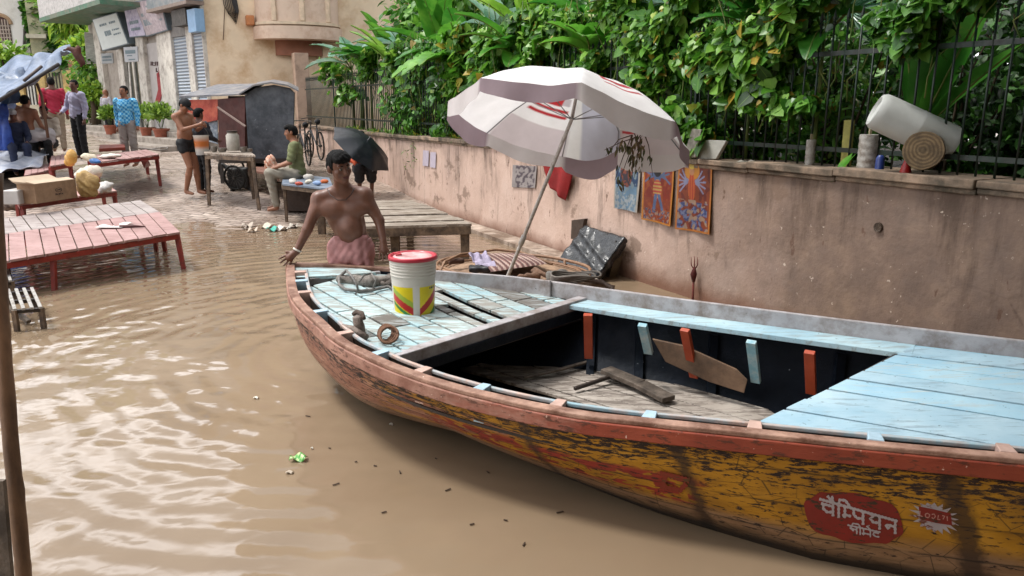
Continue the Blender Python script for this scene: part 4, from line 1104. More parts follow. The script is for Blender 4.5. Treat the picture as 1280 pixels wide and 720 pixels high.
# ================================================================ the wading man
mx,my,mz=Py(437,300,5.8).x,5.80,-.15
def L(u,v,y,H=1.66):
    p=Py(u,v,y); S=H/1.68; return ((p.x-mx)/S,(p.y-my)/S,(p.z-mz)/S)
PINK=M('pink_cloth','#a87674',.7,.16,8,.4,60,.006,dirt='#a06f6c',damt=.4,dscale=5)
def ex(q,G,W,S):
    # pectorals, belly and navel, collar bones
    n=V(0,-1,0)
    q.ell(Vector(L(412,263,5.70))*S+V(mx,my,mz),(.07,.03,.05),None,.06); q.ell(Vector(L(447,262,5.70))*S+V(mx,my,mz),(.07,.03,.05),None,.06)
    q.ell(Py(438,287,5.70)+V(0,.0,0),(.092,.062,.09),None,.05)
    q.ell(Py(447,287,5.612),(.006,.012,.008),None,.006,True)
pose=dict(head=L(424,209,5.63),neck=L(428,237,5.77),chest=L(429,263,5.78),belly=L(437,284,5.78),pelvis=L(439,306,5.80),
 sr=L(399,249,5.75),sl=L(456,244,5.77),er=L(384,287,5.66),el=L(474,276,5.74),wr=L(371,314,5.63),wl=L(479,301,5.68),
 hr=L(426,310,5.80),hl=L(453,309,5.80),kr=L(428,372,5.70),kl=L(452,370,5.76),ar=(-.02,.02,.06),al=(.14,.05,.06),
 hdr=(-.72,-.2,-.62),hdl=(.10,-.15,-1),extra=ex)
root,G,HPm,Rm,Sm=person('person','shirtless man in a pink cloth wading beside the boat with one hand on its bow',mx,my,mz,1.66,0,pose,(),SK,'thick',.005,hd=(.62,-.72,-.22),hands=True,fat=.9)
# pink cloth
s=SDF(); 
s.ell(Py(439,303,5.79),(.143,.115,.075),None,.05); s.ell(Py(439,318,5.76),(.135,.12,.09),None,.05)
s.cone(Py(426,312,5.79),Py(429,372,5.72),.105,.085,.04); s.cone(Py(453,311,5.79),Py(452,370,5.76),.095,.075,.04)
s.cone(Py(447,300,5.70),Py(449,345,5.66),.035,.030,.02); s.cone(Py(455,300,5.71),Py(462,352,5.68),.02,.025,.02)
s.cone(Py(420,297,5.71),Py(458,296,5.70),.014,.014,.02)
sdf_obj('wrapped_cloth',s,PINK,root,.007,lambda X,Y,Z:.0028*np.sin((X*50)+np.sin(Z*9)*3+Z*34)+.002*np.sin(X*110-Z*70))
b=MB(); nk=G['neck']; 
pts=[Py(u,v,y) for u,v,y in ((409,236,5.72),(413,244,5.665),(422,250,5.645),(432,250,5.645),(439,243,5.665),(443,235,5.72))]
b.tube(pts,.0035,6); b.build('necklace',M('dark_cord','#2c1a14',.6),root,smooth=True)
b=MB(); wv=(G['wr']-G['er']).normalized(); X=Matrix.Translation(G['wr']-wv*.01)@wv.to_track_quat('Z','Y').to_matrix().to_4x4()
b.lathe([(.027,-.006),(.034,-.006),(.034,.006),(.027,.006),(.027,-.006)],24,0,X); b.build('bracelet',M('white_band','#c9c4bb',.5),root,smooth=True)
# ================================================================ paint bucket
bc=Pz(518,391,.535); bz=.533
def bucket_col(a,h):
    """a angle (deg, 0 faces the viewer, + to the right), h 0..1 up"""
    white=lin('#c9c4ba'); 
    if h>.55: 
        return white
    if abs(a)<9: return lin('#cfcac2')
    if abs(a)>75: return white
    x=(abs(a)-9)/66
    if a>0 and h>.46 and .45<x<.85 and int(x*40)%3!=0 and .475<h<.515: return lin('#2b3b2e')
    if h>.50: return white if h>.53 else lin('#d8c400')
    if h<.02: return white
    y=h/.5
    r0=.62-.55*(1-x) if a<0 else .15+.62*x; 
    if a<0:
        lo=.10+.50*(x); hi=lo+.26
        if lo<y<hi: return lin('#b4231c')
        if lo-.16<y<lo-.03: return lin('#2f7a35')
        if y>=hi and y<hi+.20: return lin('#93a832')
    else:
        lo=.08+.62*x; hi=lo+.24+.1*x
        if lo<y<hi: return lin('#b4231c')
        if y<lo-.30: return lin('#2f7a35')
        if y>=hi and y<hi+.12: return lin('#e2c800')
    return lin('#d8c400')
bk=thing('paint_bucket','white plastic paint bucket with yellow label and pink red lid on the fore deck','bucket',(bc.x,bc.y,bz))
b=MB(); b.c=[]
NA,NH=180,110; BH=.375; va=math.atan2(-bc.y,-bc.x)
vs=[];cs=[]
for j in range(NH+1):
    h=j/NH; r=.128+.018*h
    for rg in (.70,.755,.81,.86,.9): 
        if abs(h-rg)<.012: r+=.004
    if h<.02: r-=.004
    for i in range(NA):
        a=2*PI*i/NA; vs.append(V(bc.x+r*math.cos(a),bc.y+r*math.sin(a),bz+h*BH))
        d=math.degrees((a-va+PI)%(2*PI)-PI); cs.append(bucket_col(d-6,h))
b.add(vs,[(j*NA+i,j*NA+(i+1)%NA,(j+1)*NA+(i+1)%NA,(j+1)*NA+i) for j in range(NH) for i in range(NA)]); b.c=cs
b.build('pail',MA('bucket_plastic',.35,spec=.5,bump=.05),bk,smooth=True)
b=MB(); b.lathe([(.001,BH-.006),(.126,BH-.006),(.134,BH-.002),(.136,BH+.006),(.150,BH+.008),(.154,BH+.002),(.155,BH-.016),(.150,BH-.018)],72,0,Matrix.Translation((bc.x,bc.y,bz)))
b.build('lid_rim',M('red_lid_rim','#b0283a',.4,.1,8,.1),bk,smooth=True)
b=MB(); b.lathe([(.001,BH+.001),(.05,BH+.001),(.052,BH+.004),(.118,BH+.004),(.124,BH-.003)],64,0,Matrix.Translation((bc.x,bc.y,bz)))
b.build('lid_top',M('pink_lid_top','#cfa9a8',.45,.12,14,.15,dirt='#b9666c',damt=.35,dscale=12),bk,smooth=True)
b=MB(); b.tube([V(bc.x-.10+.03*math.sin(k*.7),bc.y-.04+.012*k,bz+BH+.012) for k in range(7)],.006,6); b.build('lid_spout',M('red_plastic','#a31f2e',.4),bk,smooth=True)
b=MB(); b.tube([V(bc.x+.151*math.cos(va+a),bc.y+.151*math.sin(va+a),bz+BH-.03-.13*math.sin((a+1.57)/3.14*PI)) for a in [(-1.57+3.14*k/20) for k in range(21)]],.0025,6); 
# ================================================================ big leaning umbrella
UC=Py(713,157,6.3)
un=V(.20,.30,.93).normalized(); UR=1.0
ux=(V(1,0,0)-un*un.x).normalized(); uy=un.cross(ux)
um=thing('beach_umbrella','large faded white umbrella with red stripes leaning over the wicker raft by the wall','umbrella',Pz(632,352,.28))
def upt(ang,r,hgt): return UC+ux*(math.cos(ang)*r)+uy*(math.sin(ang)*r)+un*hgt
NS=8
def canopy(ang,t):
    """t 0 apex .. 1 rim; panels sag between ribs"""
    k=ang/(2*PI/NS); f=k-math.floor(k); c=math.cos(PI/NS)/math.cos((f-.5)*2*PI/NS)
    r=UR*t*(c*.55+.45*(1-.06*math.sin(PI*f))) ; hg=.40*(1-t**1.9)
    sag=-.02*math.sin(PI*f)*t
    r*=1+.02*hsh(ang*3,t*4,2); hg-=.09*max(0,math.cos(ang+.35)-.5)*t*t; sag*=1.5; dd_=abs((ang-math.radians(36)+PI)%(2*PI)-PI)/math.radians(48); r*=1-(.40*(1-dd_*dd_)**2*t*t if dd_<1 else 0)
    return upt(ang,r,hg+sag+.01*hsh(ang*5,t*5,8))
cols={'w':'#f2f0f0','g':'#a8999a','b':'#c6c6d0'}
seq=['w','g','w','g','w','b','w','g']
def ucol(ang,t,val=False):
    k=int(ang/(2*PI/NS))%NS; f=(ang/(2*PI/NS))%1
    c=lin(cols['w'])
    if k==1 and f>.78: return lin('#f4f4f4')
    if k in(7,0) and .1<f<.9 and (.58<t<.72 or .76<t<.79): return lin('#b8333a')
    if k==6 and .35<f<.95 and (.50<t<.62 or .68<t<.71): return lin('#b8333a')
    if k in (2,): 
        if .34<t<.72 and .1<f<.9:
            if .36<t<.50 and f>.3: c=lin('#b8333a')
            elif .53<t<.56 or .60<t<.63: c=lin('#b8333a')
            elif .38<t<.48: c=lin('#bcb4b8')
    if k in(5,6) and t<.42 and .3<f<.6 and .2<t: c=lin('#c4777c')
    if t>.74 and k in (2,0): c=lin('#cfc4c6')
    if k==1: c=lin('#c3c4d2')
    if k==4 and t>.5: c=lin('#b9aeb0')
    return c
b=MB(); vs=[];cs=[];NAU,NT2=160,60
for j in range(NT2+1):
    for i in range(NAU):
        a=2*PI*i/NAU; t=.02+.98*j/NT2; vs.append(canopy(a,t)); cs.append(ucol(a+1e-4,t))
fs=[(j*NAU+i,(j+1)*NAU+i,(j+1)*NAU+(i+1)%NAU,j*NAU+(i+1)%NAU) for j in range(NT2) for i in range(NAU)]
b.add(vs,fs); b.c=cs
UCL=MA('umbrella_cloth',.75,transl=.36,bump=.35,bs=25,var=.08)
b.build('canopy',UCL,um,smooth=True)
b=MB(); vs=[];cs=[]
for j in range(7):
    for i in range(NAU):
        a=2*PI*i/NAU; p=canopy(a,1.0); rad=(p-UC); rad=rad-un*rad.dot(un); rad.normalize()
        f=(a/(2*PI/NS))%1; k_=int(a/(2*PI/NS)); ln=(.15+.025*math.sin(k_*2.3))*(.72+.28*math.sin(PI*f)**.7)
        k=int(a/(2*PI/NS))%NS; edge=.0
        vs.append(p+(V(0,0,-1)*.75-un*.25).normalized()*ln*j/6+rad*(.012*math.sin(f*PI*4+k)*j/6)+rad*.012*(j/6)); 
        c=lin('#cfc9c8') if k%2==0 else lin('#94838a')
        cs.append(c)
b.add(vs,[(j*NAU+i,(j+1)*NAU+i,(j+1)*NAU+(i+1)%NAU,j*NAU+(i+1)%NAU) for j in range(6) for i in range(NAU)]); b.c=cs
b.build('valance',UCL,um,smooth=True)
RIBM=M('rib_steel','#8f8f93',.4,.1,20,.1,metal=.6)
for k in range(NS):
    a=2*PI*k/NS; b=MB(); b.tube([canopy(a,t)-un*.012 for t in (.03,.25,.5,.75,.99)],.005,5)
    rb=b.build('rib',RIBM,um,smooth=True)
    b=MB(); b.tube([UC+un*.05,canopy(a,.55)-un*.015],.004,5); b.build('strut',RIBM,rb,smooth=True)
b=MB(); top=UC+un*.05; base=Pz(632,352,.28); 
b.tube([base-(top-base)*.03,base,base+(top-base)*.5,top,UC+un*.40],[.017,.017,.016,.015,.012],12); b.build('pole',M('white_pole','#b9b4ae',.4,.12,20,.1,dirt='#8a7f76',damt=.35,dscale=18),um,smooth=True)
b=MB(); j=base+(top-base)*.28; d=(top-base).normalized(); b.tube([j-d*.05,j-d*.045,j+d*.045,j+d*.05],[.018,.024,.024,.018],12); b.build('pole_joint',M('joint_plastic','#a9a49e',.4),um,smooth=True)
b=MB(); b.lathe([(.001,.06),(.02,.055),(.03,.03),(.03,0),(.02,-.01)],14,0,Matrix.Translation(UC+un*.39)@un.to_track_quat('Z','Y').to_matrix().to_4x4()); b.build('finial',M('finial','#c9c4c0',.4),um,smooth=True)
# dry leafy branch caught under the umbrella
br=thing('dry_branch','wilted leafy twigs hanging below the right rim of the white umbrella','branch',Py(775,185,6.2))
b=MB(); LP=[];LD=[];LN=[];LS=[]
for k in range(9):
    p=Py(796+random.uniform(-8,10),168+random.uniform(-6,6),6.35); e=Py(random.uniform(755,825),random.uniform(185,235),6.35+random.uniform(-.15,.12)); m=(p+e)/2+V(0,0,random.uniform(0,.08))
    b.tube([p,m,e],[.005,.004,.002],5)
    for i in range(9):
        t=random.random(); q=p.lerp(e,t)+V(random.uniform(-.03,.03),random.uniform(-.03,.03),random.uniform(-.04,.03)); LP.append(q); LD.append((random.uniform(-.6,.6),random.uniform(-.5,.3),-1)); LN.append((random.uniform(-1,1),-1,.2)); LS.append(random.uniform(.04,.09))
b.build('twigs',M('twig','#4c3a2c',.9),br)
leaf_mesh('leaves',LP,LD,LN,LS,LANCE,mleaf('wilted_leaf','#2c3318','#4b5230','#7c6a48',.7,.2),br)
# ================================================================ things on / against the wall
def wallsheet(name,corners,mat,label,cat,off=.02,nu=10,nv=14,colf=None,curl=.012,th=.003,res=None,group=None,parent=None):
    """corners px: TL,TR,BR,BL"""
    TL,TR,BR,BL=[WL.hit(u,v,off) for u,v in corners]
    if res: nu,nv=res
    def fn(i,j):
        p=TL.lerp(TR,i).lerp(BL.lerp(BR,i),j); return p+WL.n*(curl*math.sin(i*5+j*3)*(.3+j)+ (curl*1.5*j*j*abs(2*i-1)))
    b=MB(); b.slab(fn,nu,nv,th)
    if colf:
        n=(nu+1)*(nv+1); cc=[colf(i/nu,j/nv) for j in range(nv+1) for i in range(nu+1)]; b.c=[tuple(x*.68 for x in q) for q in cc+cc]
    o=b.build(name,mat,parent,smooth=False)
    if label: tag(o,label,cat,group)
    return o
def ell_(x,y,cx,cy,rx,ry): return ((x-cx)/rx)**2+((y-cy)/ry)**2<1
def seg_(x,y,x0,y0,x1,y1,w):
    dx,dy=x1-x0,y1-y0; t=max(0,min(1,((x-x0)*dx+(y-y0)*dy)/(dx*dx+dy*dy))); return math.hypot(x-x0-dx*t,y-y0-dy*t)<w
def poster_a(x,y):
    """orange red print: blue standing figure with raised arms"""
    y*=1.45
    c=lin('#8a2a16') if y<.9 else lin('#8a3a20')
    if hsh(x*9,y*9,1)>.15: c=lin('#9c4a20')
    if ell_(x,y,.48,.2,.2,.2): c=lin('#d9a43a')
    if x<.05 or x>.95 or y<.035 or y>1.415: return lin('#c9812e')
    for s in (-1,1):
        for k,(ex_,ey) in enumerate(((.36,.34),(.40,.55),(.30,.22))):
            if seg_(x,y,.48+s*.08,.40,.48+s*ex_*.6,.40+(ey-.4)*.3,.028) or seg_(x,y,.48+s*ex_*.6,.40+(ey-.4)*.3,.48+s*ex_,ey,.022): c=lin('#5d6f92')
    if ell_(x,y,.47,.42,.11,.15): c=lin('#54668c')
    if ell_(x,y,.47,.70,.14,.22): c=lin('#b9473a') if int(y*26)%2 else lin('#c9a05a')
    if ell_(x,y,.47,.26,.13,.17) and not ell_(x,y,.47,.22,.07,.085): c=lin('#17131a')
    if ell_(x,y,.47,.22,.065,.08): c=lin('#6a7ca6')
    if ell_(x,y,.47,.13,.07,.05): c=lin('#d9b23c')
    if seg_(x,y,.42,.85,.36,1.2,.045) or seg_(x,y,.52,.85,.68,1.2,.045): c=lin('#5a6b90')
    if y>1.15 and hsh(x*14,y*14,4)>.02: c=lin('#a8806c') if hsh(x*22,y*22,6)>0 else lin('#4b4c6a')
    return c
def poster_b(x,y):
    y*=1.45
    c=lin('#8c3c1a')
    if hsh(x*8,y*8,7)>.1: c=lin('#6e2416')
    if ell_(x,y,.42,.2,.22,.2): c=lin('#cf8a2e')
    if x<.04 or x>.96 or y<.03 or y>1.41: return lin('#c4772c')
    for s in (-1,1):
        for k in range(5):
            a=.95-.42*k; ex_=.42+s*.40*math.cos(a*.8); ey=.45-.30*math.sin(a)
            if seg_(x,y,.42+s*.05,.42,.42+s*.2*math.cos(a*.6),.44-.08*math.sin(a),.02) or seg_(x,y,.42+s*.2*math.cos(a*.6),.44-.08*math.sin(a),ex_,ey,.018): c=lin('#8f8fae')
    if ell_(x,y,.42,.55,.1,.3): c=lin('#b8402a') if int(x*30)%2 else lin('#c96a2a')
    if ell_(x,y,.42,.22,.07,.085): c=lin('#c78a60')
    if ell_(x,y,.42,.12,.08,.06): c=lin('#d8b848')
    if y>.85 and hsh(x*7+3,y*8,9)>-.05 and x<.9: c=lin('#747a9c') if hsh(x*16,y*16,2)>0 else lin('#3d4876')
    if y>.8 and hsh(x*9,y*9,12)>.18: c=lin('#a88a74')
    return c
def poster_c(x,y):
    y*=1.45
    c=lin('#2e4a6e') if y<.8 else lin('#6f8fa8')
    if hsh(x*7,y*7,3)>.1: c=lin('#7f929c')
    if x<.05 or x>.92: return lin('#b9b0a4')
    if ell_(x,y,.45,.45,.22,.4) : c=lin('#8d4a38') if hsh(x*12,y*12,5)>0 else lin('#3b3440')
    if ell_(x,y,.45,.3,.1,.12): c=lin('#b58a70')
    if y>1.0 and hsh(x*12,y*12,8)>0: c=lin('#a8b0b4')
    return c
PM=MA('printed_poster',.35,bump=.05,var=.3,spec=.4)
wallsheet('devotional_poster',[(806,196),(843,198),(840,283),(803,274)],PM,'orange red devotional poster of a blue standing figure, middle of the three on the wall','poster',.025,colf=poster_a,res=(70,100),curl=.008)
wallsheet('devotional_poster',[(849,199),(890,203),(889,293),(845,286)],PM,'orange devotional poster of a many armed figure, widest and rightmost of the three','poster',.022,colf=poster_b,res=(76,104),curl=.008)
wallsheet('devotional_poster',[(770,192),(801,195),(799,266),(769,260)],PM,'bluish devotional poster half hidden by the twigs under the umbrella','poster',.022,colf=poster_c,res=(56,90),curl=.01)
# red cloth hanging over the wall
def redcloth():
    b=MB()
    TLc,TRc=WL.hit(676,192,.06),WL.hit(721,205,.06); BRc,BLc=WL.hit(706,251,.05),WL.hit(690,235,.05)
    def fn(i,j): 
        p=TLc.lerp(TRc,i).lerp(BLc.lerp(BRc,i),j); return p+WL.n*(.02*math.sin(i*9+j*2)+.01)
    b.slab(fn,24,16,.004)
    return b.build('red_cloth',M('red_cloth','#8f1d1d',.8,.2,6,.4,50,.006,transl=.25),smooth=True)
tag(redcloth(),'dark red cloth hanging down the pink wall below the white umbrella','cloth')
PAP=M('old_paper','#b3aaa6',.9,.12,10,.2,dirt='#8c7f7c',damt=.4,dscale=30)
def printed(x,y): 
    c=lin('#b5aca9')
    if .15<x<.95 and hsh(x*9,y*7,2)>.06: c=lin('#6a5f66')
    return c
wallsheet('pasted_notice',[(641,206),(671,208),(669,235),(640,234)],PM,'torn grey printed notice pasted on the wall left of the red cloth','notice',.014,colf=printed,res=(30,30),curl=.001)
for k,(u,v) in enumerate(((529,188),(538,190))):
    wallsheet('pasted_notice',[(u,v),(u+7,v+.5),(u+6.5,v+20),(u-.5,v+19)],M('lilac_paper','#aaa0ac',.9,.1,10,.1),('left' if k==0 else 'right')+' of the two small lilac notices pasted on the far wall above the wooden table','notice',.014,curl=.001)
# iron trident leaning on the wall in the water
IR=M('rusty_red_iron','#5f1f14',.7,.4,20,.6,80,.01)
tr=thing('trident','rust red iron trident standing against the wall behind the boat','trident',WL.hit(866,382,.06))
b=MB(); b.tube([WL.hit(865,395,.06),WL.hit(867,350,.05)],.011,8); b.build('shaft',IR,tr,smooth=True)
b=MB(); b.tube([WL.hit(867,352,.05),WL.hit(867,343,.05),WL.hit(868,334,.05)],[.016,.032,.012],10); b.build('cloth_binding',M('dark_red_binding','#4a1712',.9,.3,30,.6),tr,smooth=True)
for u0,u1 in ((868,864),(868,868),(868,872)):
    b=MB(); b.tube([WL.hit(u0,338,.05),WL.hit(u1,331,.05),WL.hit(u1,321 if u0!=u1 else 320,.05)],[.006,.006,.002],6); b.build('prong',IR,tr,smooth=True)
# chair wrapped in black polythene
ch=thing('wrapped_chair','tilted chair wrapped in shiny black polythene sheet leaning on the wall','chair',WL.hit(745,345,.35))
POLY=M('black_polythene','#121418',.3,.3,6,.6,6,.03,spec=.6)
a_=[WL.hit(u,v,o) for u,v,o in ((723,279,.12),(778,299,.10),(752,352,.42),(706,333,.46))]
s=SDF()
TL_,TR_,BR_,BL_=a_
cen=(TL_+TR_+BR_+BL_)/4; ax1=((TR_-TL_)+(BR_-BL_)).normalized(); ax2=((TL_-BL_)+(TR_-BR_)); ax2=(ax2-ax1*ax2.dot(ax1)).normalized(); ax3=ax1.cross(ax2)
RR=np.array([list(ax1),list(ax3),list(ax2)])
w2=((TR_-TL_).length+(BR_-BL_).length)/4; h2=((TL_-BL_).length+(TR_-BR_).length)/4
s.box(cen,(w2,.045,h2),RR,.03,.03); s.box(cen-ax3*.05*(-1 if ax3.dot(WL.n)>0 else 1)*-1,(w2*.9,.05,h2*.9),RR,.03,.03)
sdf_obj('polythene_sheet',s,POLY,ch,.012,lambda X,Y,Z:.02*np.abs(np.sin(X*11+Z*6+1.6*np.sin(Z*8+X*5)))+.009*np.abs(np.sin(Z*21-X*27+np.sin(X*18)))-.01)
b=MB(); b.bar(WL.hit(703,332,.5),WL.hit(754,354,.45),.035,.025); b.build('front_rail',M('pale_rail','#a79b8e',.6),ch)
b=MB(); pts=[WL.hit(779,303,.06),WL.hit(776,340,.05),WL.hit(765,352,.06)]
b.prism([WL.hit(u,v,.03) for u,v in ((719,275),(735,273),(729,300),(718,298))],WL.n*.05); b.build('backrest',M('dark_brown_wood','#3c2e24',.7,.3,10,.5),ch)
b=MB(); b.prism([WL.hit(u,v,.08) for u,v in ((775,318),(779,300),(778,320),(770,350),(757,353))],WL.n*.1); b.build('side_panel',M('mossy_board','#5c5547',.8,.35,12,.5),ch)
# ================================================================ wicker raft with cushion
WK=M('cane','#84634a',.6,.25,25,.5,80,.006); 
wr=thing('cane_platform','round woven cane platform floating between the boat and the wall','platform',Pz(640,345,.2))
cx0,cy0,z0=Pz(645,340,.22)
cx0,cy0=Pz(640,337,.22).x,Pz(640,337,.22).y
def ringpts(rx,ry,z,n=40,rot=-.45): return [V(cx0+rx*math.cos(a)*math.cos(rot)-ry*math.sin(a)*math.sin(rot),cy0+rx*math.cos(a)*math.sin(rot)+ry*math.sin(a)*math.cos(rot),z+.004*math.sin(a*5)) for a in [2*PI*k/n for k in range(n+1)]]
for rx,ry,z,r in ((.80,.62,.25,.016),(.80,.62,.20,.013),(.72,.55,.21,.010)):
    b=MB(); b.tube(ringpts(rx,ry,z),r,7); b.build('cane_hoop',WK,wr,smooth=True)
b=MB(); rp=ringpts(.78,.60,.185); b.add([V(cx0,cy0,.19)]+rp[:-1],[(0,1+i,1+(i+1)%40) for i in range(40)]); b.add([V(cx0,cy0,.15)]+[p-V(0,0,.04) for p in rp[:-1]],[(0,1+(i+1)%40,1+i) for i in range(40)]); b.add(rp[:-1]+[p-V(0,0,.04) for p in rp[:-1]],[(i,40+i,40+(i+1)%40,(i+1)%40) for i in range(40)])
b.build('woven_top',M('woven_mat','#9c8068',.85,.25,30,.6,50,.01,dirt='#6d5442',damt=.4,dscale=6),wr)
for k in range(6):
    a=rp[k*7]; b=MB(); b.tube([a+V(0,0,-.26),a+V(0,0,.07)],.014,7); b.build('cane_post',WK,wr,smooth=True)
b=MB(); b.tube([Pz(550,340,.25),Pz(556,327,.3),Pz(575,318,.33),Pz(620,312,.33),Pz(650,315,.30),Pz(690,330,.27)],.014,8); b.build('handle_hoop',WK,wr,smooth=True)
for (u0,v0,u1,v1) in ((549,333,600,352),(553,346,592,356)):
    b=MB(); b.tube([Pz(u0,v0,.27),Pz(u1,v1,.24)],.013,7); b.build('cane_brace',WK,wr,smooth=True)
# brown bottle-like pipe on the raft
b=MB(); a=Pz(561,327,.27); c=Pz(578,326,.27); dd=(c-a).normalized(); b.lathe([(.001,0),(.032,.002),(.034,.01),(.03,.02),(.029,.14),(.02,.16),(.001,.16)],16,0,Matrix.Translation(a)@dd.to_track_quat('Z','Y').to_matrix().to_4x4())
tag(b.build('clay_jar',M('dark_clay','#4f352a',.6,.3,14,.3),smooth=True),'small dark brown clay jar lying at the left rim of the cane platform','jar')
# striped cushion
cu=thing('striped_cushion','brown and cream striped cloth cushion lying on the cane platform','cushion',Pz(635,328,.27))
A,B,C,D=Pz(600,326,.28),Pz(650,312,.28),Pz(682,326,.28),Pz(615,342,.28)
A,B,C,D=Pz(598,318,.28),Pz(662,318,.28),Pz(684,330,.28),Pz(614,340,.28)
b=MB(); b.c=[]; nu,nv=90,24
def cf(i,j,s_):
    p=D.lerp(C,i).lerp(A.lerp(B,i),j); e=(math.sin(PI*i)**.35)*(math.sin(PI*j)**.35)
    return p+V(0,0,s_*.038*e*(1+.12*math.sin(i*60))+.002)
for s_ in (1,-.3):
    vs=[cf(i/nu,j/nv,s_) for j in range(nv+1) for i in range(nu+1)]; fs=[(j*(nu+1)+i,j*(nu+1)+i+1,(j+1)*(nu+1)+i+1,(j+1)*(nu+1)+i) for j in range(nv) for i in range(nu)]
    if s_<0: fs=[f[::-1] for f in fs]
    b.add(vs,fs)
    for j in range(nv+1):
        for i in range(nu+1):
            k=(i/nu*11+ j/nv*1.5)%1; b.c.append(lin('#5a3d3a') if k<.5 else (lin('#a08a80') if k<.9 else lin('#7a4f44')))
b.build('cover',MA('striped_fabric',.9,bump=.5,bs=90),cu,smooth=True)
s=SDF(); s.box(Pz(600,336,.255),(.11,.07,.03),None,.01,.02)
o=sdf_obj('black_pouch',s,M('black_bag','#14141a',.5,.3,20,.4),None,.006,lambda X,Y,Z:.004*np.sin(X*60+Y*40),loc=Pz(600,336,.22)); tag(o,'flat black pouch lying on the cane platform beside the cushion','pouch')
b=MB(); A_1,B_1,C_1,D_1=Pz(585,318,.33),Pz(606,315,.34),Pz(622,333,.31),Pz(596,333,.27)
def scf(i,j):
    p=A_1.lerp(B_1,i).lerp(D_1.lerp(C_1,i),j); return p+V(0,0,.025*math.sin(i*14+j*5)*(.4+.6*math.sin(j*6))+.012*math.sin(j*19+i*6))
b.slab(scf,30,22,.006); tag(b.build('lilac_scarf',M('lilac_cloth','#8e8599',.85,.35,16,.6),smooth=True),'crumpled lilac and white scarf tucked against the striped cushion','scarf')
s=SDF(); s.cone(Pz(648,346,.24),Pz(672,344,.25),.02,.035,.02).cone(Pz(668,338,.27),Pz(682,344,.25),.03,.025,.02)
o=sdf_obj('brown_cloth',s,M('brown_cloth','#6f5442',.9,.3,20,.7),None,.006,lambda X,Y,Z:.006*np.sin(X*80+Z*60+Y*30),loc=Pz(668,344,.22)); tag(o,'brown bunched cloth at the right end of the cane platform','cloth')
# grey gear on the far gunwale: coils, reeds and a stone
for k,(u,v,z,rx,ry,mt,lab,nm,ca) in enumerate(((706,351,.60,.10,.05,M('hose_grey','#6c655e',.7,.2,20,.4),'tangle of grey rope on the far gunwale beside the wrapped chair','rope_tangle','rope'),)):
    b=MB(); c=Pz(u,v,z)
    for q in range(5):
        b.tube([c+V((rx+.02*q)*math.cos(a)+.02*q,(ry+.012*q)*math.sin(a),.012*q+.01*math.sin(3*a)) for a in [2*PI*i/22 for i in range(23)]],.008,6)
    tag(b.build(nm,mt,smooth=True),lab,ca)
b=MB()
for k in range(9):
    a=Pz(690+k*3,352+k*1.0,.30+.012*(k%3)); c=Pz(752+k*2,358+(k%4),.28+.01*(k%3)); b.tube([a,(a+c)/2+V(0,0,.03),c],.011,6)
tag(b.build('reed_bundle',M('reed','#7b6654',.8,.3,30,.5),smooth=True),'bundle of brown reeds in the water between the boat and the wrapped chair','reeds')
b=MB(); b.tube([Pz(u,v,z) for u,v,z in ((700,355,.36),(730,350,.38),(752,352,.36),(766,360,.33),(765,367,.3))],.018,8)
tag(b.build('bent_pole',M('bent_cane','#55443a',.7,.3,20,.4),smooth=True),'bent brown pole hooked behind the far gunwale beside the reeds','pole')
s=SDF(); s.ell(Pz(694,346,.37),(.09,.07,.06),None,.03).ell(Pz(705,343,.38),(.05,.05,.05),None,.03)
o=sdf_obj('pale_stone',s,M('pale_stone','#97938c',.8,.25,14,.5),None,.01,lambda X,Y,Z:.008*np.sin(X*40+Z*50+Y*30),loc=Pz(697,350,.3)); tag(o,'pale grey stone lump between the coaming joint and the wrapped chair','stone')
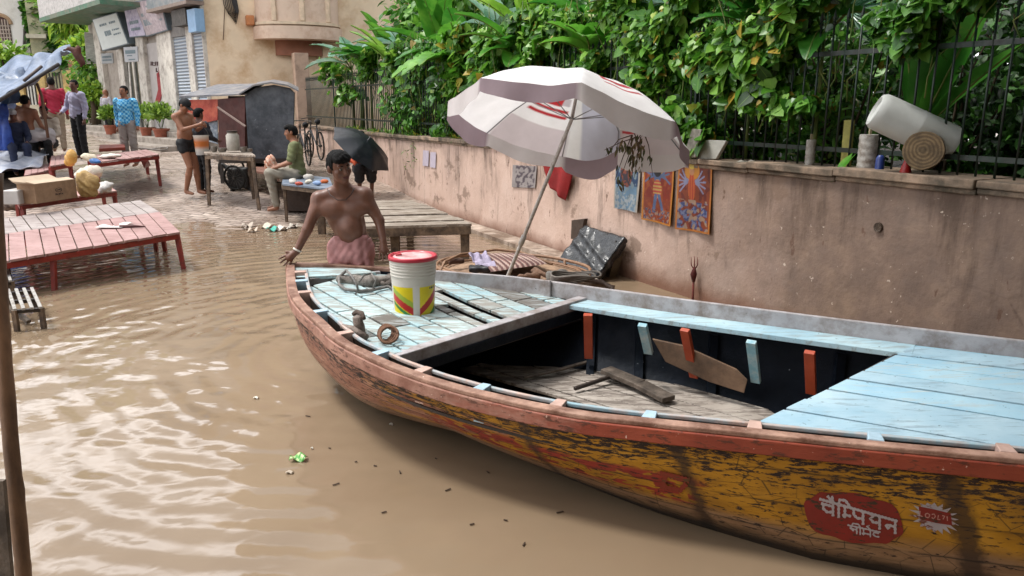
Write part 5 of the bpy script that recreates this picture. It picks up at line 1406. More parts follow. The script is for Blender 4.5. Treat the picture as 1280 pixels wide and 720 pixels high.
# ================================================================ weathered wooden table by the wall
def plank_table(name,A,B,C,zt,th,legs,mat,legmat,label,cat='table',npl=8,across=True,apron=.07,legw=.05,gap=.008,zground=None,parts=None,brace=True,group=None,inset=.06,splay=0.0,jit=.004):
    """A front right, B front left, C back right (Vector xy at table top).  planks run A->C when across"""
    A,B,C=[V(p.x,p.y,0) for p in (A,B,C)]; e1=B-A; e2=C-A; zf=lambda p: zt if not hasattr(zt,'__call__') else zt(p)
    t=thing(name,label,cat,(A+e1/2+e2/2)+V(0,0,gz(A.x,A.y) if zground is None else zground),group)
    for k in range(npl):
        f0,f1=k/npl,(k+1)/npl; g=gap/(e1.length if across else e2.length)
        b=MB(); q=random.uniform(-jit,jit); ov=random.uniform(0,.02)
        if across: cs=[A+e1*(f0+g)-e2*ov,A+e1*(f1-g)-e2*ov,A+e1*(f1-g)+e2*(1+ov*.5),A+e1*(f0+g)+e2*(1+ov*.5)]
        else: cs=[A+e2*(f0+g)-e1*ov,A+e1*(1+ov)+e2*(f0+g),A+e1*(1+ov)+e2*(f1-g),A+e2*(f1-g)-e1*ov]
        if (cs[1]-cs[0]).cross(cs[2]-cs[0]).z<0: cs=cs[::-1]
        b.prism([c+V(0,0,zf(c)-th+q) for c in cs],(0,0,th)); b.build('plank',mat,t,bevel=.002)
    b=MB()
    def at(i,j,dz): p=A+e1*i+e2*j; return V(p.x,p.y,zf(p)+dz)
    i_=.012
    for p,q in (((0,0),(1,0)),((0,1),(1,1)),((0,0),(0,1)),((1,0),(1,1))):
        b=MB(); b.bar(at(p[0]*(1-2*i_)+i_,p[1]*(1-2*i_)+i_,-th-apron/2-.006),at(q[0]*(1-2*i_)+i_,q[1]*(1-2*i_)+i_,-th-apron/2-.006),.03,apron); b.build('apron',legmat,t,bevel=.002)
    for i,j in legs:
        p=at(i,j,-th-.01); gd=(gz(p.x,p.y)-.05) if zground is None else zground
        out=(e1.normalized()*(-1 if i<.5 else 1)+e2.normalized()*(-1 if j<.5 else 1))*splay
        b=MB(); b.bar(p,V(p.x+out.x,p.y+out.y,gd),legw,legw,up=(1,0,0),w2=legw*.8,h2=legw*.8); lg=b.build('leg',legmat,t,bevel=.003)
    return t
WT=plankpaint('weathered_plank','#8f8378','#b0a598','#6b5c4e',math.radians(8),.52)
WT2=M('weathered_frame','#74614f',.8,.3,10,.6,40,.012,dirt='#3f332a',damt=.5,dscale=8)
tz=.46
A=Pz(588,280,tz); B=Pz(432,279,tz); C=Pz(500,246,tz+.02)
A=Pz(590,279,tz); B=Pz(470,281,tz); C=Pz(512,247,tz)
D_=Pz(420,283,tz)
plank_table('wooden_table',A,Pz(442,283,tz),Pz(512,249,tz),tz,.03,((.03,.05),(.60,.12),(.97,.05),(.03,.95),(.95,.95)),WT,WT2,'weathered grey plank table standing in the water between the wading man and the wall',npl=9,across=False,apron=.10,legw=.11,zground=-.2,gap=.02,jit=.008)
# ================================================================ objects on top of the wall
LEADW=M('grey_slab','#8f8b80',.8,.2,14,.4,dirt='#6a665c',damt=.4,dscale=12)
def wtop(u,v,off=-.1): return WL.hit(u,v,off)
def slabthing(c,th,label,nm='stone_slab',cat='slab',mat=LEADW,off=-.02):
    P=[WL.hit(u,v,off) for u,v in c]; b=MB(); b.prism(P,WL.n*th+V(0,0,.01)); return tag(b.build(nm,mat,bevel=.004),label,cat)
slabthing(((857,197),(868,162),(880,163),(872,198)),.03,'thin grey slab leaning upright on the wall beside the umbrella rim',off=.03)
slabthing(((873,200),(885,176),(911,177),(898,200)),.03,'pale grey slab lying tilted on the wall right of the upright one',mat=M('pale_slab','#a5a49c',.75,.15,12,.3))
for k,(u,w_,h_) in enumerate(((1011,11,34),(1082,22,46))):
    v0=212+8*k; base=wtop(u,v0,-.14); 
    t=thing('tin_can',('small' if k==0 else 'large')+' silvery ribbed tin can standing on the wall'+(' left of the yellowing leaf' if k==0 else ' beside the blue can'),'can',base)
    d=(base-CAM).length; r=w_/2/FP*d*.95; h=h_/FP*d
    b=MB(); pf=[(.001,0),(r,0)]
    for q in range(6): pf+=[(r,h*(q+.1)/6),(r*1.035,h*(q+.35)/6),(r*1.035,h*(q+.6)/6),(r,h*(q+.85)/6)]
    pf+=[(r,h*.995),(r*.9,h),(.001,h*.985)]
    b.lathe(pf,24,0,Matrix.Translation(base)); b.build('canister',M('tin','#a5a29c',.45,.2,16,.3,metal=.1,dirt='#6c6054',damt=.35,dscale=18),t,auto=40)
    b=MB(); b.box(-.008,.008,-.01,.01,h,h+.045,0,Matrix.Translation(base)); b.build('strip',M('bamboo_strip','#8a8064',.8),t)
for u,v,w_,h_,colr,lab,nm,ca in ((1098,221,10,24,'#1c2f6b','small blue can standing on the wall beside the large tin','paint_can','can'),):
    base=wtop(u,v,-.10); d=(base-CAM).length; r=w_/2/FP*d; h=h_/FP*d; b=MB(); b.lathe([(.001,0),(r,0),(r,.006),(r*.96,.01),(r*.96,h*.85),(r*.7,h*.95),(r*.5,h),(.001,h)],20,0,Matrix.Translation(base)); tag(b.build(nm,M('blue_tin',colr,.4),auto=40),lab,ca)
# white plastic barrel lying through the railings
bb=thing('plastic_barrel','translucent white plastic drum lying slanted between the fence bars','barrel',WL.hit(1122,150,-.1))
P0=WL.hit(1094,137,.12); P1=WL.hit(1178,176,-.22)
dd=(P1-P0).normalized(); Ln=(P1-P0).length*1.15; r=.128
X=Matrix.Translation(P0)@dd.to_track_quat('Z','Y').to_matrix().to_4x4()
b=MB(); b.lathe([(.001,.02),(r*.62,.018),(r*.70,-.004),(r*.86,0),(r*.98,.025),(r,.06),(r,Ln*.5),(r*1.02,Ln*.52),(r,Ln*.54),(r,Ln*.95),(r*.9,Ln),(.001,Ln)],48,0,X)
b.build('drum',M('milky_plastic','#cfd1cd',.4,.08,6,.2,20,.004,transl=.2),bb,auto=35)
# log slice and red pot
lg=thing('log_round','sawn round slice of a log propped beside the white drum','log',WL.hit(1153,215,-.05))
c=WL.hit(1154,188,.02); dd=(CAM-c); dd.z=0; dd.normalize(); dd=(dd+V(-.1,0,.12)).normalized(); r=.125
X=Matrix.Translation(c-dd*.05)@dd.to_track_quat('Z','Y').to_matrix().to_4x4()
b=MB(); n_=40; b.lathe([(.001,-.05),(r,-.05),(r*1.02,0),(r,.06),(.001,.062)],n_,0,X)
b.v=[(x+.006*hsh(x*20,y*20,z*20),y,z+.008*hsh(x*18,y*18,z*18+3)) for x,y,z in b.v]
n=NT('log_end'); w_=n.n('ShaderNodeTexWave'); w_.wave_type='RINGS'; w_.rings_direction='SPHERICAL'; n.l(n.coord('Object',(1,1,1),(0,0,0),tuple(-v for v in (c-lg.location))),w_.inputs[0]); w_.inputs['Scale'].default_value=14; w_.inputs['Distortion'].default_value=3
co=n.coord('Object'); cc=n.mix(w_.outputs['Fac'],'#5b4a35','#7a664a'); cc=n.mix(n.ramp(n.noise(co,12,6,.7),[(.45,0.0),(.7,.8)]),cc,'#3c3226')
b.build('disc',n.bsdf(cc,.85,0,n.bump(n.noise(co,30,5),.5,.01)),lg,auto=50)
rp_=WL.hit(1131,222,-.02); b=MB(); b.lathe([(.001,0),(.035,0),(.042,.02),(.03,.075),(.018,.11),(.012,.16),(.001,.17)],18,0,Matrix.Translation(rp_)); b.bar(rp_+V(.01,0,.08),rp_+V(.085,0,.19),.012,.006)
tag(b.build('red_lamp_pot',M('red_enamel','#8f1717',.4,.15,12,.2),auto=50),'small red pot with a narrow neck in front of the log slice','pot')
s=SDF(); s.ell(WL.hit(1116,222,-.02),(.028,.02,.014),None,.01); o=sdf_obj('white_wrapper',s,M('white_scrap','#b7b3aa',.6,.2,20,.5),None,.005,loc=WL.hit(1116,224,-.02)); tag(o,'crumpled white wrapper on the wall beside the red pot','wrapper')
s=SDF(); s.box(WL.hit(1131,226,0.0),(.05,.03,.008),None,.01,.005); o=sdf_obj('saucer',s,M('tan_saucer','#97805e',.7,.2,20,.5),None,.004,loc=WL.hit(1131,227,0)); tag(o,'flat tan piece lying on the coping below the red pot','saucer')
s=SDF(); s.ell(WL.hit(928,203,-.08),(.06,.035,.018),None,.01).ell(WL.hit(940,203,-.1),(.04,.03,.02),None,.01); o=sdf_obj('rubble_piece',s,LEADW,None,.006,lambda X,Y,Z:.004*np.sin(X*90+Z*60),loc=WL.hit(930,205,-.08)); tag(o,'flat broken stone on the coping right of the pale slab','stone')
# ================================================================ litter in the water
b=MB(); 
c=Pz(373,573,.012)
def lf(i,j): return c+V((i-.5)*.085,(j-.5)*.05,.012*math.sin(i*7+j*4)+.012*j)
b.slab(lf,10,6,.002); b.c=[]
for q in range(2):
    for j in range(7):
        for i in range(11): b.c.append(lin('#3f9e33') if (i+j)%4<2 else (lin('#c9cf9c') if (i%3) else lin('#2a6a26')))
tag(b.build('green_wrapper',MA('foil_print',.3,spec=.6),smooth=True),'green and white plastic packet floating on the brown water','wrapper')
WS=M('white_scrap2','#c9c4b8',.6,.15,20,.4)
for k,(u,v,w_) in enumerate(((320,497,.03),(489,530,.02),(362,590,.035),(390,560,.012))):
    c=Pz(u,v,.008); b=MB(); b.slab(lambda i,j:c+V((i-.5)*w_,(j-.5)*w_*.7,.006*math.sin(i*5+j*6)),4,3,.002)
    lab=['white foam crumb floating farthest from the camera, level with the hull bottom','tiny pale scrap floating beside the boat hull','translucent scrap floating just below the green packet','pinhead white scrap floating just above the green packet'][k]
    tag(b.build('floating_scrap',WS if k!=2 else M('film','#a89a88',.3),smooth=True),lab,'scrap')
TW=M('floating_twig','#3a2a1e',.7)
b=None
tw=[(445,577),(469,582),(545,573),(632,650),(500,590),(560,612),(610,590),(480,640),(420,605),(700,640),(655,680),(385,520),(590,655),(412,560)]
for k,(u,v) in enumerate(tw):
    c=Pz(u,v,.006); a=random.uniform(0,6); l=random.uniform(.012,.04); b=MB(); b.bar(c-V(math.cos(a),math.sin(a),0)*l/2,c+V(math.cos(a),math.sin(a),0)*l/2,.006,.004)
    tag(b.build('floating_twig',TW),'tiny dark twig or leaf bit floating on the open water by the boat','twig','dark bits floating on the water by the boat')
# tin hanging by a wire at the bow
b=MB(); b.tube([Pz(402,440,.28),Pz(412,452,.18),Pz(424,466,.10)],.004,5)
tag(b.build('hanging_wire',M('wire','#6f6a66',.5),smooth=True),'thin wire hanging from the fore hull down to the water','wire')
s=SDF(); c=Pz(424,472,.045); s.ell(c,(.03,.03,.025),None,.01).ell(c+V(.02,-.01,.02),(.018,.02,.014),None,.01)
o=sdf_obj('tin_scrap',s,M('tin_blue','#7e93a0',.3,.3,30,.6,metal=.5),None,.005,lambda X,Y,Z:.005*np.sin(X*150+Y*120),loc=c); tag(o,'small crumpled bluish tin hanging at the waterline under the fore hull','tin')
# ================================================================ red painted platforms on the left
RED=M('red_table_paint','#8c2a20',.5,.18,10,.3,50,.005,dirt='#5a2119',damt=.35,dscale=10)
PT1=plankpaint('pinkish_planks','#8f6c67','#aa8884','#6f4a46',math.radians(-58),.42)
PT2=plankpaint('greyish_planks','#8d827e','#a69c98','#6f5f5b',math.radians(-58),.45)
tilt=lambda p: .44+.055*(p.y-8.6)
def Pt(u,v,f=tilt):
    z=.5
    for _ in range(12): z=f(Pz(u,v,z))
    return Pz(u,v,z)
A1=Pt(225,289); B1=Pt(4,326); C1=Pt(200,264.5); C2=Pt(176,250)
e1=B1-A1; B1e=A1+e1*1.5
random.seed(21)
plank_table('platform',A1,B1e,C1,tilt,.025,((.012,.04),(.012,.93),(.5,.04),(.98,.04),(.98,.93)),PT1,RED,'pinkish red plank platform nearest the camera on the left, its front leg in the water',cat='platform',npl=17,across=True,apron=.055,legw=.05,zground=-.2,gap=.006,splay=.05)
o1=C1+(C2-C1).normalized()*.02
plank_table('platform',o1,o1+e1*1.5,C2,tilt,.025,((.03,.07),(.03,.93),(.98,.93)),PT2,RED,'greyish plank platform adjoining the back edge of the pinkish one',cat='platform',npl=18,across=True,apron=.04,legw=.05,zground=-.2,gap=.006)
b=MB()
for q in (A1,): 
    a=A1+e1*.012+V(0,0,-.06); c=A1+(C1-A1)*.9+e1*.012+V(0,0,-.30); b.bar(A1+e1*.012+(C1-A1)*.08+V(0,0,-.34),A1+e1*.012+(C1-A1)*.45+V(0,0,-.07),.025,.025)
tag(b.build('brace',RED),None)
bpy.data.objects.remove(bpy.context.scene.objects['brace'])
# paper and brown stick on the pink platform
b=MB(); c=Pt(143,283); b.slab(lambda i,j:c+V((i-.5)*.30,(j-.5)*.30,.01+.02*math.sin(i*5+j*4)*j),8,6,.003)
tag(b.build('paper_sheet',M('white_paper','#c9c2bd',.8,.08,10,.2),smooth=True),'crumpled white paper on the pinkish platform','paper')
b=MB(); a=Pt(150,285); c=Pt(182,284.5); b.tube([a+V(0,0,.015),(a+c)/2+V(0,0,.02),c+V(0,0,.01)],[.02,.018,.006],7)
tag(b.build('brown_stick',M('maroon_wood','#4a2422',.6),smooth=True),'dark maroon tapered stick beside the white paper on the platform','stick')
# second row: narrow table with the cardboard box
zT3=lambda p: .60
A3=Pz(146,238,.62); B3=Pz(24,255,.62); C3=Pz(128,225,.66); e3=B3-A3
zb=.62
plank_table('platform',A3,B3,C3,zb,.02,((.03,.05),(.03,.92),(.97,.05),(.97,.92)),M('red_top_planks','#a5655c',.7,.2,8,.4,40,.006,dirt='#b79d97',damt=.5,dscale=6),RED,'low red table carrying the cardboard box and the yellow sack',cat='table',npl=7,across=True,apron=.05,legw=.05,zground=.08,splay=.03)
def on3(u,v): return Pz(u,v,zb)
# cardboard box
BXM=M('cardboard','#8f7359',.85,.1,6,.2,40,.003,dirt='#7b624b',damt=.35,dscale=7)
bx=thing('cardboard_box','open brown cardboard box on the low red table','box',on3(71,252))
a=on3(46,255); c=on3(97,247); d=(c-a); d.z=0; L_=d.length; d.normalize(); pn=V(-d.y,d.x,0); W_=.26; H_=.24
def bp(i,j,k): return a+d*L_*i+pn*W_*j+V(0,0,.002+H_*k)
b=MB()
th=.008
for (i0,i1,j0,j1) in ((0,1,0,.03),(0,1,.97,1),(0,.02,.03,.97),(.98,1,.03,.97)):
    b.hexa([bp(i0,j0,0),bp(i1,j0,0),bp(i1,j1,0),bp(i0,j1,0),bp(i0,j0,1),bp(i1,j0,1),bp(i1,j1,1),bp(i0,j1,1)])
b.hexa([bp(.02,.03,0),bp(.98,.03,0),bp(.98,.97,0),bp(.02,.97,0),bp(.02,.03,.02),bp(.98,.03,.02),bp(.98,.97,.02),bp(.02,.97,.02)])
b.build('carton',BXM,bx)
for (p,q,r,s_) in ((bp(0,1,1),bp(1,1,1),bp(.97,1.5,1.25),bp(.03,1.5,1.25)),(bp(0,0,1),bp(0,1,1),bp(-.12,.95,1.15),bp(-.12,.05,1.1)),(bp(.02,.02,1.0),bp(.98,.02,1.0),bp(1,.45,1.10),bp(0,.5,1.12))):
    b=MB(); b.prism([p,q,r,s_],(0,0,.006)); b.build('flap',M('pale_cardboard','#b7a38c',.85,.08,6,.1),bx)
b=MB()
def bpf(x,y): return bp(x,0,y)-pn*.003
for k in range(16):
    a0,a1=2*PI*k/16,2*PI*(k+1)/16
    for r0,r1 in ((.8,1.0),): b.add([bpf(.55+.085*r*math.cos(t),.56+.11*r*math.sin(t)) for r,t in ((r0,a0),(r1,a0),(r1,a1),(r0,a1))],[(0,1,2,3)])
b.add([bpf(.50,.53),bpf(.60,.55),bpf(.60,.60),bpf(.50,.58)],[(0,1,2,3)])
for k,(x0,w_,h_) in enumerate(((.46,.03,.10),(.50,.025,.07),(.54,.035,.08),(.585,.02,.10),(.62,.03,.07))):
    b.add([bpf(x0,.30),bpf(x0+w_,.30),bpf(x0+w_,.30+h_),bpf(x0,.30+h_)],[(0,1,2,3)])
b.build('printed_mark',M('box_print','#3a2a22',.8),bx)
# white foam box beside
b=MB(); a=on3(24,256); c=on3(42,252); d2=(c-a); d2.z=0; w_=d2.length; d2.normalize(); pn2=V(-d2.y,d2.x,0)
b.hexa([a+d2*i*w_+pn2*j*.2+V(0,0,.003+k*.17) for k in (0,1) for i,j in ((0,0),(1,0),(1,1),(0,1))])
tag(b.build('foam_box',M('white_foam','#b9b6b2',.8,.1,6,.3,25,.01),bevel=.01),'white foam slab box left of the cardboard box','box')
def lump(name,c,r,mat,label,cat,seed=0,h=.012,n=7,flat=.8,amp=.012,fr=40):
    random.seed(seed); s=SDF(); c=Vector(c)
    for k in range(n):
        s.ell(c+V(random.uniform(-.5,.5)*r[0],random.uniform(-.5,.5)*r[1],random.uniform(.2,.75)*r[2]),(r[0]*.55,r[1]*.55,r[2]*.38),None,.03)
    s.half(c,(0,0,1))
    o=sdf_obj(name,s,mat,None,h,lambda X,Y,Z:amp*np.sin(X*fr+Z*fr*.8+seed)*np.sin(Y*fr*.9-Z*fr*.6)+amp*.4*np.sin(X*fr*2.1+Z*fr*1.7),loc=c)
    return tag(o,label,cat)
lump('sack',on3(112,246),(.17,.12,.33),M('yellow_sack','#a98b55',.7,.2,10,.6,30,.02,dirt='#866a3f',damt=.4,dscale=8),'crumpled yellowish brown sack right of the cardboard box','sack',3)
lump('plastic_bag',on3(131,240),(.12,.10,.13),M('white_polybag','#bcb8b4',.5,.12,10,.6,25,.02),'white plastic bag slumped at the right end of the low red table','bag',5)
lump('plastic_bag',Pz(101,228,.75)+V(0,.25,0),(.2,.16,.24),M('cream_polybag','#c3b8a8',.55,.15,10,.6,25,.02),'cream plastic bundle on top between the yellow sack and the far red table','bag',8)
lump('yellow_bag',Pz(90,207,.95),(.10,.1,.24),M('amber_bag','#b98b3d',.55,.15,10,.6,25,.02),'small amber yellow bag upright on the middle red table','bag',9)
# far red tables
zm=.86
def far_table(a,b_,c,z,zg,label,leg=((.04,.06),(.04,.94),(.97,.06),(.97,.94)),npl=6,mt=None):
    return plank_table('platform',Pz(*a,z),Pz(*b_,z),Pz(*c,z),z,.025,leg,mt or PT1,RED,label,cat='table',npl=npl,across=True,apron=.06,legw=.06,zground=zg,splay=.03)
t4=far_table((199,193),(118,203),(183,187),.86,.24,'longer red table with splayed legs in front of the man in the blue checked shirt',npl=9)
b=MB(); b.prism([Pz(u,v,.86+dz) for u,v,dz in ((176,201,-.05),(184,201,-.05),(187,207,-.28),(180,210,-.25))],(.02,.02,0)); tag(b.build('hanging_board',RED),'small dark red board hanging under the end of the longer red table','board')
far_table((88,203),(62,207),(86,192),.80,.18,'short red stool table left of the yellow bag',npl=4)
far_table((63,212),(30,219),(62,204),.66,.1,'red bench partly covered by the blue tarpaulin heap',npl=4)
b=MB(); p=[Pz(u,v,.87) for u,v in ((124,190),(157,188),(156,184),(125,185))]; b.prism(p,(0,0,.07)); tag(b.build('red_tray',M('maroon_tray','#7a3527',.6),bevel=.01),'shallow brown red tray on the longer red table','tray')
lump('white_cloth',Pz(140,198,.87),(.22,.14,.08),M('white_cloth2','#bdb5ad',.9,.12,10,.5),'white cloth heap on the left half of the longer red table','cloth',12,amp=.006)
lump('blue_bag',Pz(120,204,.87),(.10,.08,.07),M('blue_bag','#2b5f9c',.5,.2,10,.5),'small bright blue plastic packet beside the white cloth','bag',13,amp=.006)
lump('white_cloth',Pz(113,202,.86),(.14,.12,.13),M('white_cloth3','#cbbfa9',.9,.2,10,.5),'cream cloth heap just right of the amber yellow bag','cloth',14,amp=.01)
b=MB(); c=Pz(84,252,.02+.07); b.hexa([c+V(x*.13-.02*k,y*.1,.0+k*.10) for k in (0,1) for x,y in ((-1,-1),(1,-1),(1.2,1),(-.8,1))]); tag(b.build('brick_lump',M('dark_brick','#3f2d26',.85,.3,14,.8,30,.03),bevel=.02),'dark broken brick on the paving behind the greyish platform','brick')
# dark rubble at the left between tables
lump('ash_heap',Pz(12,262,.25),(.30,.22,.14),M('ash','#4c3b32',.95,.4,14,.9,30,.04,dirt='#8a7a6e',damt=.4,dscale=12),'dark heap of debris at the left edge beside the low red table','debris',15)
# blue tarpaulin: heap over a bench, roof sheet, hanging curtain
TARP=M('blue_tarpaulin','#43566f',.45,.18,3,.5,12,.02,dirt='#62728c',damt=.45,dscale=3,fine=('#98a2b2',10,.7))
TARPG=M('pale_tarpaulin','#8d94a4',.5,.2,3,.6,12,.03,dirt='#b7b9c0',damt=.5,dscale=4)
TARPD=M('deep_blue_cloth','#1d3a86',.6,.25,5,.6,14,.02,dirt='#2f52a4',damt=.4,dscale=5)
def sheet(name,P,mat,label,cat,nu=26,nv=14,amp=.03,th=.006,fr=(11,7),parent=None):
    """P: 4 corners TL TR BR BL"""
    TL,TR,BR,BL=[Vector(p) for p in P]; n=(TR-TL).cross(BL-TL).normalized()
    def fn(i,j):
        p=TL.lerp(TR,i).lerp(BL.lerp(BR,i),j); return p+n*(amp*(math.sin(i*fr[0]+2*hsh(i*2,j*2,1))*math.sin(j*fr[1]+i*3)+1.2*hsh(i*5,j*4,2)))
    b=MB(); b.slab(fn,nu,nv,th); o=b.build(name,mat,parent,smooth=True)
    if label: tag(o,label,cat)
    return o
sheet('tarpaulin_heap',(Pz(-20,189,.85),Pz(62,186,.9),Pz(52,206,.72),Pz(-20,220,.62)),TARPG,'pale blue grey tarpaulin draped over a bench at the left edge','tarpaulin',amp=.05)
b=MB(); b.hexa([Pz(-25,222,.0+.05),Pz(48,212,.05),Pz(56,203,.05),Pz(-25,205,.05),Pz(-25,219,.56),Pz(48,207,.60),Pz(58,192,.62),Pz(-25,195,.60)]); tag(b.build('draped_bench',M('dark_bench','#3d2f29',.8,.3,10,.5),bevel=.02),'dark low bench hidden under the pale tarpaulin heap','bench')
yc=15.5
roof=thing('tarpaulin_awning','blue tarpaulin awning stretched over slanted poles at the left edge','awning',Py(20,180,yc))
def pp(u,v,y): return Py(u,v,y)
sheet('roof_sheet',(pp(-30,92,17.5),pp(88,56,17.5),pp(74,78,15.3),pp(-30,150,14.2)),TARP,None,None,parent=roof,amp=.09,nu=34,nv=18)
sheet('side_sheet',(pp(-30,96,17.4),pp(30,84,16.2),pp(24,124,15.9),pp(-30,150,15.6)),TARP,None,None,parent=roof,amp=.07)
b=MB(); b.tube([pp(-20,137,14.3),pp(35,104,14.8),pp(74,80,15.2)],.035,8); b.build('ridge_pole',M('dark_pole','#231b18',.6),roof,smooth=True)
b=MB(); b.tube([pp(30,101,15.2),pp(52,83,15.6)],.03,7); b.build('cross_pole',M('dark_pole2','#4a3a30',.6),roof,smooth=True)
b=MB(); b.tube([pp(60,172,15.6),pp(52,120,15.8),pp(46,104,15.8)],.028,7); b.build('prop_pole',M('brown_pole','#6a4c3a',.7),roof,smooth=True)
s=SDF(); c=pp(97,68,15.6); s.ell(c,(.09,.08,.16),None,.05).ell(c+V(.05,0,-.12),(.06,.06,.14),None,.05).ell(c+V(-.14,0,.09),(.12,.08,.04),None,.05)
sdf_obj('rag_knot',s,M('rust_rag','#4c2a22',.85,.35,8,.6,20,.03),roof,.025,lambda X,Y,Z:.02*np.sin(X*30+Z*25))
sheet('blue_curtain',(pp(-30,128,15.2),pp(9,130,15.2),pp(16,188,15.2),pp(-30,190,15.2)),TARPD,'deep blue cloth curtain hanging under the awning at the left edge','curtain',amp=.06,fr=(16,3))
# white slatted crates in the water
WSL=M('white_slat','#a8a5a0',.65,.2,16,.4,50,.006,dirt='#6e655c',damt=.4,dscale=16)
def crate(a,b_,c,z,label,n=3,slw=.055):
    A,B,C=[Pz(*q,z) for q in (a,b_,c)]; e1=B-A; e2=C-A
    t=thing('slatted_stool',label,'stool',(A+e1/2+e2/2)*1.0-V(0,0,z)); 
    for k in range(n):
        f=(k+.12)/(n-.2) if n>1 else 0; b=MB(); w=slw/e1.length; f=k/(n-1)*(1-w); 
        b.prism([A+e1*f,A+e1*f+e2,A+e1*(f+w)+e2,A+e1*(f+w)][::1],(0,0,-.02)); b.build('slat',WSL,t,bevel=.003)
    for j in (.05,.5,.93):
        b=MB(); b.bar(A+e2*j+V(0,0,-.035),B+e2*j+V(0,0,-.035),.035,.03); b.build('crossbar',DARKW,t)
    for i,j in ((.04,.028),(.96,.05),(.04,.95),(.96,.95)):
        p=A+e1*i+e2*j; b=MB(); b.bar(p+V(0,0,-.02),V(p.x,p.y,-.2),.035,.035,up=(1,0,0)); b.build('leg',WT2,t)
    return t
crate((16,386),(53,383),(8,361),.20,'white slatted stool nearest the leaning bamboo pole, in the water',4,.028)
crate((-4,352),(15,350),(-8,334),.22,'white slatted stool behind, mostly cut off by the left edge',3,.026)
b=MB(); b.bar(Pz(6,382,.14),Pz(36,402,.03),.04,.03); tag(b.build('slanting_plank',GREYW),'short grey plank slanting into the water before the slatted stool','plank')
# leaning bamboo pole and board in the left foreground
BAM=M('bamboo','#7d6049',.55,.25,9,.4,40,.005,dirt='#4c382a',damt=.45,dscale=7,stretch=(1,1,.4))
bmp=thing('bamboo_pole','thick brown bamboo pole leaning at the left edge of the foreground','pole',Pz(30,719,.0))
P_=[Py(33,760,1.98),Py(28,700,2.0),Py(14,560,2.05),Py(4,440,2.1),Py(-3,330,2.15),Py(-9,200,2.2)]
pts=[];rad=[]
for i in range(len(P_)-1):
    for k in range(8):
        t=k/8; p=P_[i].lerp(P_[i+1],t); pts.append(p); q=(i*8+k)%13; rad.append(.0215+(.003 if q==0 else 0)+.0008*math.sin(i*5+k))
b=MB(); b.tube(pts,rad,14); b.build('culm',BAM,bmp,smooth=True)
b=MB(); b.bar(Py(-6,600,1.9),Py(20,900,1.84),.05,.015,up=(0,-1,0)); tag(b.build('grey_board',GREYW),'grey weathered board edge beside the bamboo pole','board')
# ================================================================ background people
BLKC=M('black_cloth','#101014',.8,.3,8,.4); WHC=M('white_shirt','#b3aeb0',.85,.1,6,.4,20,.01); KHK=M('khaki','#8a7a68',.85,.12,6,.3)
GRN=M('olive_shirt','#666b48',.85,.12,6,.3); GTR=M('grey_trousers','#8a8478',.85,.15,6,.3)
REDS=M('red_shirt','#a31f3a',.8,.12,6,.3); DBL=M('dark_blue_cloth','#1f2740',.85,.2,6,.3)
def chk():
    n=NT('blue_check_shirt'); co=n.coord('Object',(1,1,1)); 
    w1=n.n('ShaderNodeTexChecker'); n.l(co,w1.inputs[0]); w1.inputs['Scale'].default_value=22; w1.inputs[1].default_value=(*lin('#1f86c4'),1); w1.inputs[2].default_value=(*lin('#7fc0dc'),1)
    return n.bsdf(w1.outputs[0],.8)
CHK=chk()
def gxy(u,y): return Py(u,200,y).x
def put(u,y,vfeet=None):
    x=gxy(u,y); 
    if vfeet is None: return x,y,gz(x,y)
    for _ in range(3): p=Py(u,vfeet,y); 
    return p.x,y,p.z
# man in black shorts looking down at a pail, facing right
x,y,z=put(238,14.2,243)
person('person','bare chested man in black shorts standing in profile looking down at a pail',x,y,z,1.72,math.radians(72),dict(head=(0,-.06,1.55),er=(-.2,-.14,1.14),wr=(-.06,-.34,1.22),el=(.2,-.12,1.13),wl=(.08,-.35,1.2),kr=(-.08,-.12,.5),ar=(-.07,.02,.08),al=(.09,-.12,.08),kl=(.09,-.1,.5)),(('shorts',BLKC),),SK2,'short',.012,hd=(0,-.8,-.6),fat=1.1,cap=BLKC)
x2,y2,z2=put(257,14.6,241)
person('person','person in black clothes standing behind the hanging pail by the kiosk',x2,y2,z2,1.55,math.radians(150),dict(er=(-.22,-.05,1.12),wr=(-.15,-.26,1.05)),(('longshirt',M('dark_stripe_shirt','#24262e',.8,.3,10,.4)),('trousers',BLKC)),SK,'thick',.013)
# hanging pail with handle
pc=Py(252,180,14.1)
pb=thing('steel_pail','small white and orange pail with wire handle held between the two standing men','pail',pc+V(0,0,-.2))
b=MB(); b.c=[]
prof=[(.001,-.19),(.11,-.19),(.118,-.10),(.122,-.03),(.126,.04),(.130,.13),(.138,.14),(.138,.155),(.12,.155)]
pcs=['#a8a6a4','#a8a6a4','#b9b4ae','#b5652c','#b5652c','#c9c2ba','#cfc9c2','#cfc9c2','#8c8a86']
b.lathe(prof,28,0,Matrix.Translation(pc)); b.c=[lin(c) for c in pcs for _ in range(28)]
b.build('bucket_body',MA('pail_paint',.35,spec=.5),pb,auto=40)
b=MB(); b.tube([pc+V(.135*math.cos(a),0,.14+.17*math.sin(a)) for a in [PI*k/12 for k in range(13)]],.006,6); b.build('handle',IRON if 'IRON' in globals() else M('wire_dark','#3a3836',.4),pb,smooth=True)
